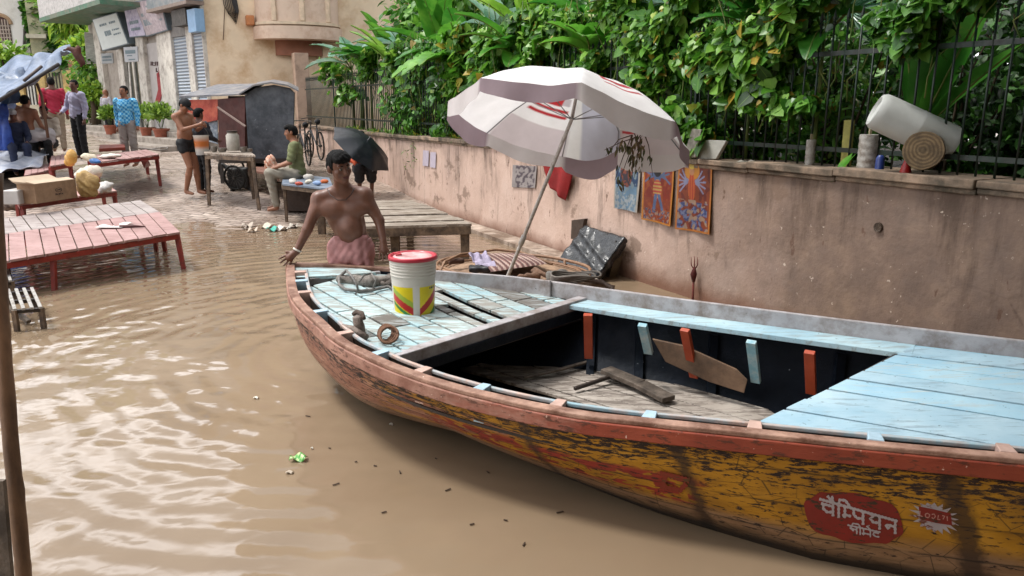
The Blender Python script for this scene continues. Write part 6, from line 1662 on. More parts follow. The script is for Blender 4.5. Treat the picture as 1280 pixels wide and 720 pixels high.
# seated man in green shirt, facing left
x,y=gxy(370,13.0),13.0; zg=Py(360,262,13.0).z
zseat=Py(368,222,13).z-zg
def seat(name,label,x,y,z,rot,sz,H,clothes,skin,**kw):
    S=H/1.68; hz=(sz+.10)/S; dz=hz-.90
    J=dict(head=(0,-.05,1.56+dz),neck=(0,-.01,1.42+dz),chest=(0,0,1.25+dz),belly=(0,.01,1.05+dz),pelvis=(0,.02,.93+dz),sr=(-.185,.0,1.36+dz),sl=(.185,.0,1.36+dz),er=(-.23,-.08,1.10+dz),el=(.23,-.08,1.10+dz),wr=(-.16,-.30,1.02+dz),wl=(.16,-.30,1.02+dz),hr=(-.09,-.02,hz),hl=(.09,-.02,hz),kr=(-.13,-.42,hz+.03),kl=(.13,-.42,hz+.03),ar=(-.12,-.36,.08),al=(.13,-.34,.08))
    J.update(kw.pop('pose',{}))
    return person(name,label,x,y,z,H,rot,J,clothes,skin,**kw)
seat('person','seated man in an olive green t-shirt and grey trousers looking left',x,y,zg,math.radians(-78),.50,1.72,(('shirt',GRN),('trousers',GTR)),SK2,hair='thick',h=.012,hd=(0,-1,-.12))
sx,sy,sz_=x,y,zg
# person under black umbrella
x,y=gxy(452,14.6),14.6; zg2=gz(x,y)
seat('person','seated person in orange cloth half hidden under the black umbrella',x,y,zg2-.02,math.radians(20),.38,1.5,(('longshirt',M('orange_cloth','#b5461c',.8,.25,8,.4)),('lungi',M('black_skirt','#1d1a1c',.85))),SK,hair='thick',h=.013)
# left group
x,y,z=put(103,18.0,192)
person('person','man in a pale lilac shirt and black trousers standing among the tables',x,y,z-.12,1.76,math.radians(-25),dict(er=(-.3,0,1.12),wr=(-.22,-.2,1.0)),(('longshirt',M('lilac_shirt','#a3a0b8',.85,.12,6,.3)),('trousers',BLKC)),SK,'short',.014,hd=(.3,-1,0))
x,y,z=put(75,19.5,190)
person('person','man in a crimson shirt and khaki trousers turned away',x,y,z,1.80,math.radians(215),dict(),(('longshirt',REDS),('trousers',KHK)),SK,'short',.014)
x,y,z=put(66,16.6,215)
seat('person','man in an open cream shirt sitting and facing the lane',x,y,z-.05,math.radians(10),.55,1.68,(('longshirt',M('cream_shirt','#b8ab9c',.85,.12,6,.3)),('trousers',BLKC)),SK,h=.014)
x,y,z=put(42,15.9,214)
seat('person','bare backed man in a white wrap seen from behind',x,y,z-.02,math.radians(175),.62,1.74,(('lungi',WHC,.2),),SK2,h=.014)
x,y,z=put(25,15.6,214)
seat('person','crouched person in dark blue with a white cap under the awning',x,y,z-.05,math.radians(40),.42,1.6,(('longshirt',DBL),('trousers',DBL)),SK,h=.014,cap=WHC,pose={})
x,y,z=put(5,16.6,214)
person('person','person in a white and blue top stretching an arm out beneath the awning',x,y,z,1.72,math.radians(30),dict(el=(.38,-.05,1.30),wl=(.62,-.1,1.24)),(('shirt',M('white_blue_top','#8e9cc0',.85,.3,4,.3)),('trousers',TARPD)),SK2,'short',.014)
x,y,z=put(165,17.6,208)
person('person','bearded man in a blue checked shirt standing by the steps',x,y,z,1.76,math.radians(-5),dict(er=(-.22,.04,1.08),wr=(-.2,-.02,.84)),(('longshirt',CHK),('trousers',M('stone_jeans','#8c8580',.85,.15,8,.4))),SK2,'short',.013,face=True,hd=(-.1,-1,0))
x,y,z=put(139,26.8,176)
person('person','grey shirted figure standing in the shop doorway beside the glass',x,y,z,1.70,math.radians(150),dict(er=(-.3,0,1.15),wr=(-.36,-.1,.95)),(('shirt',M('grey_shirt','#96949a',.85,.12,6,.3)),('trousers',BLKC)),SK2,None,.015)
# black umbrella
bu=thing('black_umbrella','open black umbrella tilted over the seated person by the wall','umbrella',Py(455,215,14.3))
BC=Py(452,186,14.3); bn=V(.62,-.25,.75).normalized(); bx_=(V(0,1,0)-bn*bn.y).normalized(); by_=bn.cross(bx_)
def bcan(i,j):
    a=2*PI*i; f=(a/(2*PI/8))%1; r=.62*j*(1-.09*math.sin(PI*f)); return BC+bn*(.22*(1-j**2))+bx_*r*math.cos(a)+by_*r*math.sin(a)
b=MB(); b.grid(bcan,64,10); b.build('canopy',M('umbrella_black','#0f131c',.45,.2,6,.1),bu,smooth=True)
b=MB(); b.tube([BC+bn*.3,BC-bn*.55],.008,6); b.build('shaft',RIBM,bu)
for k in range(8): b=MB(); b.tube([bcan(k/8,t)-bn*.008 for t in (.02,.5,1)],.004,4); b.build('rib',RIBM,bu)
# stall table behind the wading man
ST=M('blue_stall_cloth','#2c3b52',.7,.25,8,.4); 
stt=plank_table('stall_table',Pz(418,236,.62),Pz(352,229,.62),Pz(412,222,.62),.62,.03,((.05,.05),(.95,.05),(.05,.95),(.95,.95)),M('pale_oilcloth','#76808e',.6,.2,6,.3,dirt='#4a5668',damt=.4),WT2,'small vendor table with goods behind the wading man',npl=1,apron=.06,legw=.05,zground=-.02)
b=MB()
sheet('maroon_cloth',(Pz(388,234,.58),Pz(414,238,.58),Pz(413,255,.35),Pz(394,252,.35)),M('maroon_cloth','#5f1426',.8,.2,8,.4),'maroon cloth hanging below the vendor table','cloth',12,8,.015)
gc=['#b8b2aa','#a8402a','#c0b8a8','#7a93b8','#b5571e','#a8a29a']
for k,(u,v,w_) in enumerate(((366,229,.09),(375,231,.07),(386,230,.06),(396,232,.08),(405,229,.07),(384,226,.12))):
    lump('stall_goods',Pz(u,v,.622),(w_,w_*.8,.06 if k!=5 else .10),M('goods%d'%k,gc[k],.6,.2,14,.4),['white packet at the left end of the vendor table','small red packet second on the vendor table','cream packet in the middle of the vendor table','bluish packet near the right end of the vendor table','orange packet at the right end of the vendor table','grey heap of packets at the back of the vendor table'][k],'packet',30+k,.012,4,amp=.004)
lump('orange_sack',Py(342,212,13.4)-V(0,0,.2),(.15,.12,.42),M('orange_print','#b5603a',.7,.5,22,.4,dirt='#c9b8a8',damt=.5,dscale=20),'orange and white printed sack leaning beside the seated man','sack',40,.014,6)
b=MB(); o_=plank_table('wooden_bench',Pz(372,222,.60),Pz(308,212,.60),Pz(365,208,.62),.60,.04,((.05,.05),(.95,.05),(.05,.95),(.95,.95)),M('reddish_plank','#7b5547',.75,.2,8,.4),WT2,'reddish plank bench on which the man in green sits',npl=4,across=False,apron=.08,legw=.07,zground=.03)
# seated-man stool block
b=MB(); b.box(sx-.2,sx+.26,sy-.2,sy+.24,sz_,sz_+.46); tag(b.build('seat_block',M('dark_crate','#3c2f28',.8,.3,10,.5),bevel=.01),'dark wooden crate under the man in green','crate')
# cafe table in front of kiosk
tb_=plank_table('wooden_stand',Pz(318,193,1.02),Pz(256,190,1.02),Pz(312,186,1.04),1.0,.03,((.04,.028),(.96,.05),(.04,.95),(.96,.95)),WT,WT2,'rough grey timber stand with crossed legs before the kiosk',npl=3,across=False,apron=.06,legw=.06,zground=.10,splay=.06)
tp=Pz(292,189,1.02); 
b=MB(); X=Matrix.Translation(tp+V(0,0,.01)); b.lathe([(.001,0),(.10,0),(.11,.02),(.11,.26),(.08,.30),(.085,.31),(.001,.31)],20,0,X); 
tag(b.build('white_jar',M('jar_white','#a39d93',.5,.2,10,.3),auto=40),'white jar with dark lid standing on the timber stand','jar')
b=MB(); X=Matrix.Translation(tp+V(0,0,.321)); b.lathe([(.001,.03),(.09,.03),(.09,0),(.001,0)],20,0,X); b.build('jar_lid',DARKW,None); 
l_=bpy.data.objects['jar_lid']; j_=bpy.data.objects['white_jar']; l_.parent=j_; l_.location=-j_.location*0
for k,(u,h_,r_) in enumerate(((268,.10,.05),(278,.07,.07),(305,.09,.06),(312,.06,.05))):
    p=Pz(u,190,1.01); b=MB(); b.lathe([(.001,0),(r_*.8,0),(r_,h_*.3),(r_,h_),(r_*.85,h_),(.001,h_*.9)],14,0,Matrix.Translation(p)); tag(b.build('steel_pot',M('steel','#77726c',.35,.2,20,.2,metal=.6),auto=40),['small steel pot at the left end of the timber stand','wide low steel pot left of the white jar','steel pot right of the white jar','smallest steel pot at the right end of the timber stand'][k],'pot')
# ================================================================ kiosk
kio=thing('street_kiosk','wheeled street kiosk with red flap and dark metal end panel under a curved roof','kiosk',Py(330,235,16.3))
ky=15.6
KM=M('dark_sheet_metal','#33383f',.55,.3,4,.4,14,.01,dirt='#545960',damt=.45,dscale=5,fine=('#7d8288',9,.66))
KR=M('red_flap_paint','#8e3427',.6,.2,6,.3,30,.006,dirt='#b05a42',damt=.4,dscale=5)
KRF=M('roof_tin','#5d6068',.5,.25,4,.3,10,.01,dirt='#8b8580',damt=.4)
pr=[Py(u,v,ky) for u,v in ((307,117),(310,200),(366,203),(368,112))]
pan=[Py(306,118,ky),Py(320,109,ky),Py(342,106,ky),Py(362,110,ky),Py(368,116,ky),Py(366,198,ky),Py(311,199,ky)]
b=MB(); b.prism(pan[::-1],(0,.05,0)); b.build('end_panel',KM,kio,bevel=.008)
kb=ky+1.9; 
b=MB(); rl=[Py(302,119,ky),Py(320,108,ky),Py(342,104.5,ky),Py(362,108,ky),Py(376,115,ky)]; rb=[Vector((p.x-.55,p.y+1.9,p.z+.10)) for p in rl]
for i in range(4): b.hexa([rl[i]-V(0,.15,0),rl[i+1]-V(0,.15,0),rb[i+1],rb[i],rl[i]+V(0,-.15,.03),rl[i+1]+V(0,-.15,.03),rb[i+1]+V(0,0,.03),rb[i]+V(0,0,.03)])
b.build('curved_roof',KRF,kio)
fl_=[Py(306,119,ky),Py(225,124,ky+1.5),Py(258,110,ky+2.4),Py(318,108,ky+.6)]
b=MB(); b.prism([Py(224,122,ky+.9),Py(308,119,ky-.1),Py(330,106,ky+1.2),Py(272,107,ky+2.2)],(0,0,.03)); b.build('side_roof',KRF,kio)
b=MB(); b.prism([Py(225,125,ky+.9),Py(272,124,ky+.4),Py(272,150,ky+.4),Py(225,160,ky+.9)],(0,.03,0)); b.build('red_flap',KR,kio)
b=MB(); b.prism([Py(272,124,ky+.4),Py(306,121,ky),Py(306,196,ky),Py(274,196,ky+.4)],(.03,.06,0)); b.build('inner_panel',M('dark_red_inside','#45201b',.7,.3,5,.4),kio)
b=MB(); b.bar(Py(272,134,ky+.3),Py(307,158,ky-.1),.03,.03); b.build('prop',M('prop','#8a7870',.6),kio)
b=MB(); b.prism([Py(258,140,ky+.6),Py(272,140,ky+.5),Py(272,180,ky+.5),Py(258,176,ky+.6)],(0,.02,0)); b.build('poster_panel',M('stall_poster','#9fa7ae',.6,.5,14,.2,dirt='#5d6a78',damt=.5,dscale=12),kio)
b=MB(); b.hexa([Py(274,204,ky),Py(366,204,ky),Py(366,200,ky+1.6),Py(270,200,ky+1.6),Py(274,198,ky),Py(366,198,ky),Py(366,194,ky+1.6),Py(270,194,ky+1.6)]); b.build('floor_frame',DARKW,kio)
b=MB(); b.hexa([V(p.x,p.y,p.z) for p in (Py(285,196,ky+1.5),Py(360,196,ky+1.5),Py(360,196,ky+1.6),Py(285,196,ky+1.6),Py(285,120,ky+1.5),Py(360,120,ky+1.5),Py(360,120,ky+1.6),Py(285,120,ky+1.6))]); b.build('back_panel',M('kiosk_back','#2a2523',.7),kio)
def wheel(c,r,ax,par,nm='wheel'):
    ax=Vector(ax).normalized(); X=Matrix.Translation(c)@ax.to_track_quat('Z','Y').to_matrix().to_4x4()
    b=MB(); b.tube([X@V(r*math.cos(a),r*math.sin(a),0) for a in [2*PI*k/26 for k in range(27)]],.022,6,cap=False); w=b.build(nm,M('tyre','#15130f',.8),par,smooth=True)
    b=MB(); b.lathe([(.001,-.04),(.03,-.04),(.03,.04),(.001,.04)],10,0,X)
    for k in range(14): a=2*PI*k/14; b.bar(X@V(.02*math.cos(a),.02*math.sin(a),0),X@V((r-.02)*math.cos(a),(r-.02)*math.sin(a),0),.006,.006)
    b.build('spokes',M('spoke','#54504c',.4,metal=.6),w)
for u,yy in ((290,ky+.2),(352,ky+.2)): wheel(V(Py(u,220,yy).x,yy,gz(0,yy)+.28),.28,(.2,1,0),kio)
for u in (276,364):
    b=MB(); p=Py(u,200,ky+.1); b.bar(p,V(p.x,p.y,gz(p.x,p.y)-.02),.06,.06,up=(1,0,0)); b.build('leg',DARKW,kio)
# dark clutter of an engine-like machine under the stand
def machine():
    t=thing('sugarcane_press','dark hand cranked press with a spoked wheel under the timber stand','machine',Py(293,240,14.9))
    wheel(Py(293,222,14.8)+V(0,0,0),.22,(.3,1,.1),t); s=SDF(); c=Py(300,222,15.0); s.box(c,(.2,.15,.2),None,.03,.04).cone(c,c+V(-.3,0,.25),.07,.04,.02).cone(c+V(.1,0,0),c+V(.25,-.1,-.25),.05,.04).cone(c,c+V(-.2,-.05,-.3),.05,.04)
    sdf_obj('gear_housing',s,M('greasy_iron','#1d1a18',.5,.3,14,.6,40,.02),t,.02,lambda X,Y,Z:.01*np.sin(X*40+Z*30))
machine()
# bicycle leaning at the far wall end
def bicycle(x,y,z,rot,label,sc=1.0):
    t=thing('bicycle',label,'bicycle',(x,y,z)); c,s_=math.cos(rot),math.sin(rot)
    def W(a,h,o=0): return V(x+(a*c-o*s_)*sc,y+(a*s_+o*c)*sc,z+h*sc)
    ax=(-s_,c,0)
    wheel(W(-.52,.34),.33*sc,ax,t); wheel(W(.52,.34),.33*sc,ax,t)
    b=MB()
    for p,q in (((-.52,.34),(-.15,.34)),((-.15,.34),(-.28,.86)),((-.28,.80),(.32,.78)),((-.15,.34),(.34,.70)),((-.52,.34),(-.27,.78)),((.30,.92),(.52,.34))): b.tube([W(*p),W(*q)],.018,6)
    b.build('frame',M('bike_frame','#1c1d22',.4),t)
    b=MB(); b.tube([W(.22,.98,-.26),W(.32,1.0,-.1),W(.32,1.0,.1),W(.22,.98,.26)],.014,6); b.build('handlebar',M('chrome','#55524e',.3,metal=.8),t)
    s=SDF(); s.cone(W(-.38,.92),W(-.16,.93),.07,.03,.02); sdf_obj('saddle',s,BLKC,t,.012)
    b=MB(); b.bar(W(-.75,.72),W(-.35,.72),.14,.015); b.build('carrier',M('carrier','#2e2c2a',.5),t)
p=Py(378,200,18.6); bicycle(p.x+.05,18.6,gz(p.x,18.6),math.radians(115),'black bicycle parked behind the dark kiosk panel')
p=Py(390,200,19.6); bicycle(p.x+.05,19.8,gz(p.x,19.8),math.radians(118),'second dark bicycle parked further back against the pillar')
# cyan and white litter on the shore
for k,(u,v,w_,c_,l_) in enumerate(((341,287,.09,'#2f9c8a','turquoise scrap among the litter at the water edge'),(334,283,.12,'#b9b29f','pale plastic sheet scrap left of the turquoise one'),(352,286,.10,'#c3bcb2','white scrap right of the turquoise one'),(366,283,.08,'#a39b8f','grey scrap farthest right in the litter by the shore'),(316,288,.08,'#b3a392','cream scrap at the left end of the litter by the shore'),(310,282,.10,'#a79a8c','flat beige scrap just above the cream one'),(306,285,.05,'#7d6f62','small brown scrap left of the beige one'))):
    c=Pz(u,v,.02); c.z=max(0.0,gz(c.x,c.y))+.02; b=MB(); b.slab(lambda i,j:c+V((i-.5)*w_*1.6,(j-.5)*w_*2.2,.03*math.sin(i*6+j*5+k)+.015),6,5,.003); tag(b.build('litter_scrap',M('scrapm%d'%k,c_,.5,.2,20,.4),smooth=True),l_,'litter')
# ================================================================ shop building on the left
FR=(-8.62,22.7); FL=(-16.3,31.0)
SH=Plane(FR,FL)
CRM=M('cream_pillar_paint','#cdc7bd',.75,.1,4,.3,20,.008,dirt='#8c8279',damt=.35,dscale=4)
SHUT=None
def shutter_mat():
    n=NT('rolling_shutter'); z=n.sep(n.coord('Object'))[2]
    w=n.math('SINE',n.math('MULTIPLY',z,2*PI/.095)); k=n.ramp(n.math('ADD',n.math('MULTIPLY',w,.5),.5),[(.0,'#6e7784'),(.35,'#98a2ae'),(.8,'#b3bac2')])
    return n.bsdf(k,.5,.1,n.bump(w,.8,.02))
SHUT=shutter_mat()
shop=thing('shop_building','row of shops with white pillars and grey rolling shutters up three steps','building',SH.P(3,0,0))
def A_(u,v,off=0): return SH.at(u,v,off)
z0=A_(230,196)[1]; 
def part(name,mat,boxes,par=shop,bev=0,pl=SH):
    b=MB()
    for q in boxes: b.pbox(pl,*q)
    return b.build(name,mat,par,bevel=bev)
L2=SH.L
zt=lambda v,u: A_(u,v)[1]
PL=[(266,.0,.18),(225,0,.42),(193,0,.3),(160,0,.24),(140,0,.3)]
ztopS=6.6
part('wall',M('shop_back_wall','#a39a90',.8,.12,3,.3,dirt='#857b72',damt=.4),[(.02,L2,-5,-.13,-.2,ztopS+3)])
a_of=lambda u,v=120: A_(u,v)[0]
zf=1.02
cols_=[(206,226),(158,172),(126,140),(178,186)]
for u0,u1 in ((204,222),(178,187),(153,160),(127,134)):
    part('pillar',CRM,[(a_of(u0),a_of(u1),-.14,.05,0,4.9)],bev=.02)
part('pillar',CRM,[(a_of(240),a_of(247),-.12,.03,0,4.9)],bev=.02)
part('pillar',CRM,[(0,a_of(261),-.12,.06,0,4.9)],bev=.02)
for u0,u1 in ((222,240),(247,261)):
    part('shutter',SHUT,[(a_of(u0),a_of(u1),-.12,-.04,zf,3.75)])
    part('shutter_box',M('shutter_box','#6f6a66',.6,.2,5,.3),[(a_of(u0),a_of(u1),-.12,.02,3.75,4.1)])
GLS=M('dark_shop_glass','#1c2a27',.12,.3,3,0,spec=.8)
part('glass_door',GLS,[(a_of(160),a_of(178),-.12,-.08,zf,3.7)])
part('door_frame',CRM,[(a_of(168),a_of(170),-.08,-.03,zf,3.7)])
part('panelled_wall',M('white_poster_wall','#a9a3a0',.6,.08,3,.1),[(a_of(187),a_of(204),-.12,-.07,zf,3.7)])
# red dress figure and letters on the white panel
b=MB()
def fp(u,v,off=-.06): a,z=A_(u,v,off); return SH.P(a,z,off)
for poly in (((196,92),(203,88),(204,112),(200,128),(194,128),(198,112)),((197,96),(200,84),(203,86),(203,96))): b.prism([fp(*p) for p in poly],SH.n*.012)
b.build('red_figure',M('red_print','#8e1620',.6),shop)
b=MB()
for k,(u,v,w_,h_) in enumerate(((188.5,77,.8,5),(190.2,77,.8,5),(191.8,78,1.6,1.2),(191.8,81,1.6,1.2),(194.2,77,.8,5),(196,77,2,1.2),(196.4,77,.8,5),(199,77,.8,5),(195,85,.8,5),(195,89,2,1.2),(198.5,84,.9,5),(199.8,84,1.6,1.2))):
    b.prism([fp(u,v),fp(u+w_,v),fp(u+w_,v+h_),fp(u,v+h_)],SH.n*.01)
b.build('panel_lettering',M('dark_red_print','#3d1014',.6),shop)
# steps and plinth
STP=M('stone_steps','#9a9086',.8,.15,4,.5,20,.01,dirt='#6c6258',damt=.45,dscale=4)
part('steps',STP,[(-.3,L2,-.12,.75,-.1,zf),(-.3,L2,.75,1.15,-.1,zf-.17),(-.3,L2,1.15,1.6,-.1,zf-.34)],bev=.02)
# upper storey, balcony slab, parapet
part('balcony_slab',M('green_metal_edge','#3d6650',.6,.25,4,.3,dirt='#6d6a5c',damt=.4),[(a_of(192,30),L2,-.45,1.5,4.72,4.86)])
part('balcony_front',M('white_grille_panel','#b3afac',.6,.12,5,.3,dirt='#7a7a76',damt=.3,dscale=9),[(a_of(188,30),L2,1.42,1.48,4.87,6.2)])
part('fascia',M('grey_fascia','#5f6a70',.5,.2,4,.2,dirt='#8b8782',damt=.4),[(-.3,a_of(206,20),.05,.5,4.55,5.6)])
part('fascia_edge',M('rust_edge','#7a6a60',.6,.2,10,.3),[(-.3,a_of(206,20),.04,.53,4.45,4.54)])
part('junk_box',M('sky_blue_box','#7fa0c0',.5,.1,6,.2),[(a_of(258,28),a_of(248,28),.05,.3,3.75,4.35)])
part('junk_box',M('dark_bundle','#4c4844',.7,.3,6,.5),[(a_of(246,28),a_of(228,28),-.1,.3,3.98,4.42)])
# projecting signs
def sign(px,y0,y1,mat,label,side=None,th=.28,detail=None,nm='shop_sign'):
    """px: TL,TR,BR,BL ; y depths at left and right"""
    P=[Py(px[0][0],px[0][1],y0),Py(px[1][0],px[1][1],y1),Py(px[2][0],px[2][1],y1),Py(px[3][0],px[3][1],y0)]
    n=(P[1]-P[0]).cross(P[3]-P[0]).normalized(); 
    if n.dot(CAM-P[0])<0: n=-n
    t=thing(nm,label,'sign',(P[2]+P[3])/2)
    b=MB(); b.prism(P,-n*th); b.build('panel_box',[side or mat],t,bevel=.01)
    b=MB(); ins=[]; c=sum(P,V(0,0,0))/4
    for p in P: ins.append(c+(p-c)*.94+n*.004)
    b.prism(ins,n*.006); b.build('face',mat,t)
    if detail:
        b=MB()
        for (x0,y0_,x1,y1_) in detail:
            f=lambda i,j: ins[0].lerp(ins[1],i).lerp(ins[3].lerp(ins[2],i),j)+n*.012
            b.prism([f(x0,y0_),f(x1,y0_),f(x1,y1_),f(x0,y1_)],n*.004)
        b.build('writing',M('sign_print','#6f7f86',.6),t)
    return t
def rows(r,seed):
    random.seed(seed); o=[]
    for (y,h,x0,x1) in r:
        x=x0
        while x<x1:
            w=random.uniform(.03,.07); o.append((x,y,min(x+w,x1),y+h)); x+=w+random.uniform(.012,.03)
    return o
WSG=M('white_sign_face','#b9bfbc',.5,.06,4,.05); GSG=M('grey_sign_side','#5e6a72',.6,.15,4,.2)
sign(((115,24),(146,15),(161,55),(128,64)),27.6,26.6,WSG,'large tilted white shop signboard with pale grey print on the left of the cluster',GSG,.5,rows(((.2,.07,.2,.5),(.2,.07,.6,.85),(.45,.16,.3,.55),(.45,.05,.62,.9),(.6,.05,.62,.9)),2))
sign(((155,12),(172,6),(183,45),(162,47)),26.4,25.7,M('lilac_sign_face','#8f86a6',.5,.25,5,.1,dirt='#b5aebf',damt=.5,dscale=5),'mauve and white hanging shop signboard in the middle of the cluster',GSG,.25,rows(((.45,.12,.2,.8),(.7,.1,.2,.8)),3))
sign(((167,2),(200,-4),(210,38),(183,46)),25.6,24.3,M('pink_sign_face','#a99a9e',.5,.25,5,.1,dirt='#857a80',damt=.4,dscale=6),'pinkish grey signboard with dark print right of the mauve one',GSG,.2,rows(((.35,.10,.1,.5),(.55,.18,.1,.45),(.62,.06,.5,.9),(.15,.08,.4,.8)),4))
sign(((154,59),(172,58),(173,77),(156,78)),26.0,26.0,M('small_sign_white','#b4b6ba',.5,.05,4,.05),'small white square sign on a thin post with a dark blue bar',None,.04,[(.1,.2,.85,.45),(.2,.55,.6,.62),(.3,.82,.8,.9)])
b=MB(); b.tube([Py(161,78,26.05),Py(165,135,26.05),Py(167,170,26.05)],.03,8); tag(b.build('sign_post',CRM,smooth=True),'thin white post carrying the small square sign','post')
sign(((126,67),(141,66),(142,79),(127,80)),28.2,28.2,M('small_sign_grey','#a2a5a6',.5,.05,4,.05),'tiny pale sign left of the small square sign',None,.05,rows(((.25,.2,.1,.9),(.6,.15,.1,.9)),6))
sign(((105,40),(122,41),(128,80),(108,80)),30.6,30.4,M('slatted_sign','#8a8a80',.6,.1,4,.2,dirt='#6a6a60',damt=.4,stretch=(1,1,6)),'grey slatted vertical signboard behind the white shop sign',CRM,.1)
# ================================================================ beige building with the bow window
BG=Plane((-8.6,22.72),(-1.0,26.2))
BEI=M('beige_render','#dcc7ab',.85,.07,2.5,.25,20,.008,dirt='#bf9f7c',damt=.3,dscale=1.6)
bb_=thing('beige_building','plain beige rendered building with a rounded cream bay above the street','building',BG.P(3,0,0))
part('wall',BEI,[(.03,BG.L+6,-5,0,-.3,12)],bb_,pl=BG)
# bay
bc1,bz1=BG.at(362,52); 
BAY=M('cream_bay','#d0b8a4',.8,.06,3,.2,20,.006,dirt='#b28f78',damt=.25,dscale=2)
aL=BG.at(318,40)[0]; aR=BG.at(412,40)[0]+.3; bw=(aR-aL)/2; ac=(aL+aR)/2
def bayprof(r,z0_,z1_,name,mat,out=.95):
    b=MB(); n=28; pts=[]
    for k in range(n+1):
        a=PI*k/n; pts.append((ac-bw*r*math.cos(a), out*r*math.sin(a)**.8))
    P=[BG.P(a,z0_,o+.002) for a,o in pts]; b.prism(P,(0,0,z1_-z0_)); return b.build(name,mat,bb_,auto=40)
zb0=BG.at(362,48,.9)[1]; zb1=BG.at(362,32,.9)[1]
bayprof(1.03,zb0,zb1,'bay_base',BAY); bayprof(.96,zb1,zb1+4,'bay_wall',BAY); bayprof(1.0,zb1+.04,zb1+.12,'bay_ledge',M('cream_light','#cdb9a0',.8),1.0)
bayprof(.55,zb0-.42,zb0-.001,'bay_corbel',M('terracotta_corbel','#8a5c48',.8,.12,4,.2),.6)
for k in (0.28,.5,.72):
    a=PI*k; p=BG.P(ac-bw*.96*math.cos(a),0,.95*.96*math.sin(a)**.8); b=MB(); b.box(p.x-.07,p.x+.07,p.y-.07,p.y+.05,zb1+.13,zb1+4); b.build('bay_mullion',M('cream_light2','#cbb59c',.8),bb_,bevel=.02)
part('corbel_block',M('terracotta_block','#b5764a',.8),[(BG.at(307,30)[0],BG.at(317,30)[0],0,.25,BG.at(312,32)[1],BG.at(312,20)[1])],bb_,pl=BG,bev=.02)
b=MB()
for k in range(7):
    p0=BG.hit(278+k*2,-8,.05); mid=BG.hit(286+k*1.5,18+2*k,.06); p1=BG.hit(291,21-k,.05)
    b.tube([p0,BG.hit(280+k*2.2,6,.06),mid,BG.hit(294+k*.7,14,.06),BG.hit(288+k,-10,.05)],.012,5)
tag(b.build('hanging_cables',M('black_cable','#1c1716',.5),smooth=True),'tangle of black cables hanging on the beige wall','cables')
b=MB(); b.tube([BG.hit(281,8,.03),BG.hit(279,50,.03)],.01,5); tag(b.build('drop_cable',M('cable2','#5e4a3c',.6)),'single thin cable running down the beige wall','cable')
# ================================================================ far left: buildings, fence wall with pilasters, ivy, palm
FW=Plane((-21.5,33.0),(-8,36.5))
gw=thing('garden_gate_wall','low cream wall with yellow pilasters and dark railings at the end of the lane','wall',FW.P(4,0,.8))
YEL=M('yellow_pilaster','#c9ad72',.8,.15,4,.3,dirt='#8f7a55',damt=.35); CW=M('cream_low_wall','#c9c0aa',.85,.1,3,.3,dirt='#8f8571',damt=.3)
fa=lambda u,v=110: FW.at(u,v)[0]
zw0=FW.at(60,170)[1]; zw1=FW.at(60,131)[1]; zw2=FW.at(60,88)[1]
part('low_wall',CW,[(fa(-60),fa(150),-.4,0,zw0-.6,zw1)],gw,pl=FW)
for u0,u1 in ((18,30),(46,58),(80,98),(-10,2)): part('pilaster',YEL,[(fa(u0),fa(u1),-.38,.08,zw1-.02,zw2)],gw,.02,FW)
part('mossy_block',M('mossy_wall','#6b6350',.85,.25,4,.5,dirt='#4d5236',damt=.4),[(fa(108),fa(150),-.3,.1,zw0-.6,FW.at(110,136)[1])],gw,pl=FW)
b=MB(); 
u=-10
while u<150:
    b.tube([FW.P(fa(u),zw1,-.2),FW.P(fa(u),zw2-.1,-.2)],.03,5); u+=4
b.build('railing',M('dark_railing','#2b241f',.6),gw)
WB=Plane((-26,40),(-15.5,44))
wh=thing('white_house','bright white house with an arched barred window at the upper left','building',WB.P(3,0,.8))
WHM=M('whitewash','#e0ddd6',.85,.05,2,.15,dirt='#b5aea2',damt=.2,dscale=1)
wb=lambda u,v: WB.at(u,v)
part('wall',WHM,[(wb(-60,50)[0],wb(36,50)[0],-6,0,0,14)],wh,pl=WB)
cw,zc=wb(0,30); hw=wb(12.5,30)[0]-cw; zb_=wb(0,54)[1]; 
b=MB(); P=[WB.P(cw-hw,zb_,.0),WB.P(cw+hw,zb_,.0)]+[WB.P(cw+hw*math.cos(a),zc+ .0+hw*.9*math.sin(a),0) for a in [PI*k/14 for k in range(15)]]
b.prism(P,WB.n*.06); wf=b.build('window',M('window_maroon','#3d1b18',.6),wh)
b=MB()
for k in range(-3,4): b.bar(WB.P(cw+hw*k/3.6,zb_,.09),WB.P(cw+hw*k/3.6,zc+hw*.5,.09),.05,.05)
for k in range(5): z_=zb_+(zc-zb_)*(k+.5)/5*1.0; b.bar(WB.P(cw-hw,z_,.10),WB.P(cw+hw,z_,.10),.05,.05)
b.build('window_grille',M('grille_cream','#a89a8e',.6),wf)
for k in range(16):
    a0,a1=PI*k/16,PI*(k+1)/16
b=MB(); b.tube([WB.P(cw+hw*1.12*math.cos(a),zc+hw*1.0*math.sin(a),.05) for a in [PI*k/14 for k in range(15)]],.10,6); b.build('window_arch',M('arch_tan','#a3876a',.8),wf)
b=MB(); b.tube([WB.hit(37,-10,.15),WB.hit(37,20,.15),WB.hit(36,30,.15),WB.hit(31,36,.15),WB.hit(30,60,.15),WB.hit(30,75,.15)],.07,6); b.build('drainpipe',M('grey_pipe','#4f4a46',.6),wh)
OB=Plane((-15.6,43),(-8,46))
oh=thing('old_house','greenish cream old house behind the ivy beside the white house','building',OB.P(2,0,.8))
part('wall',M('lichen_plaster','#a8a585',.85,.15,3,.4,dirt='#7f8168',damt=.45,dscale=2),[(OB.at(36,40)[0],OB.at(140,40)[0],-5,0,0,14)],oh,pl=OB)
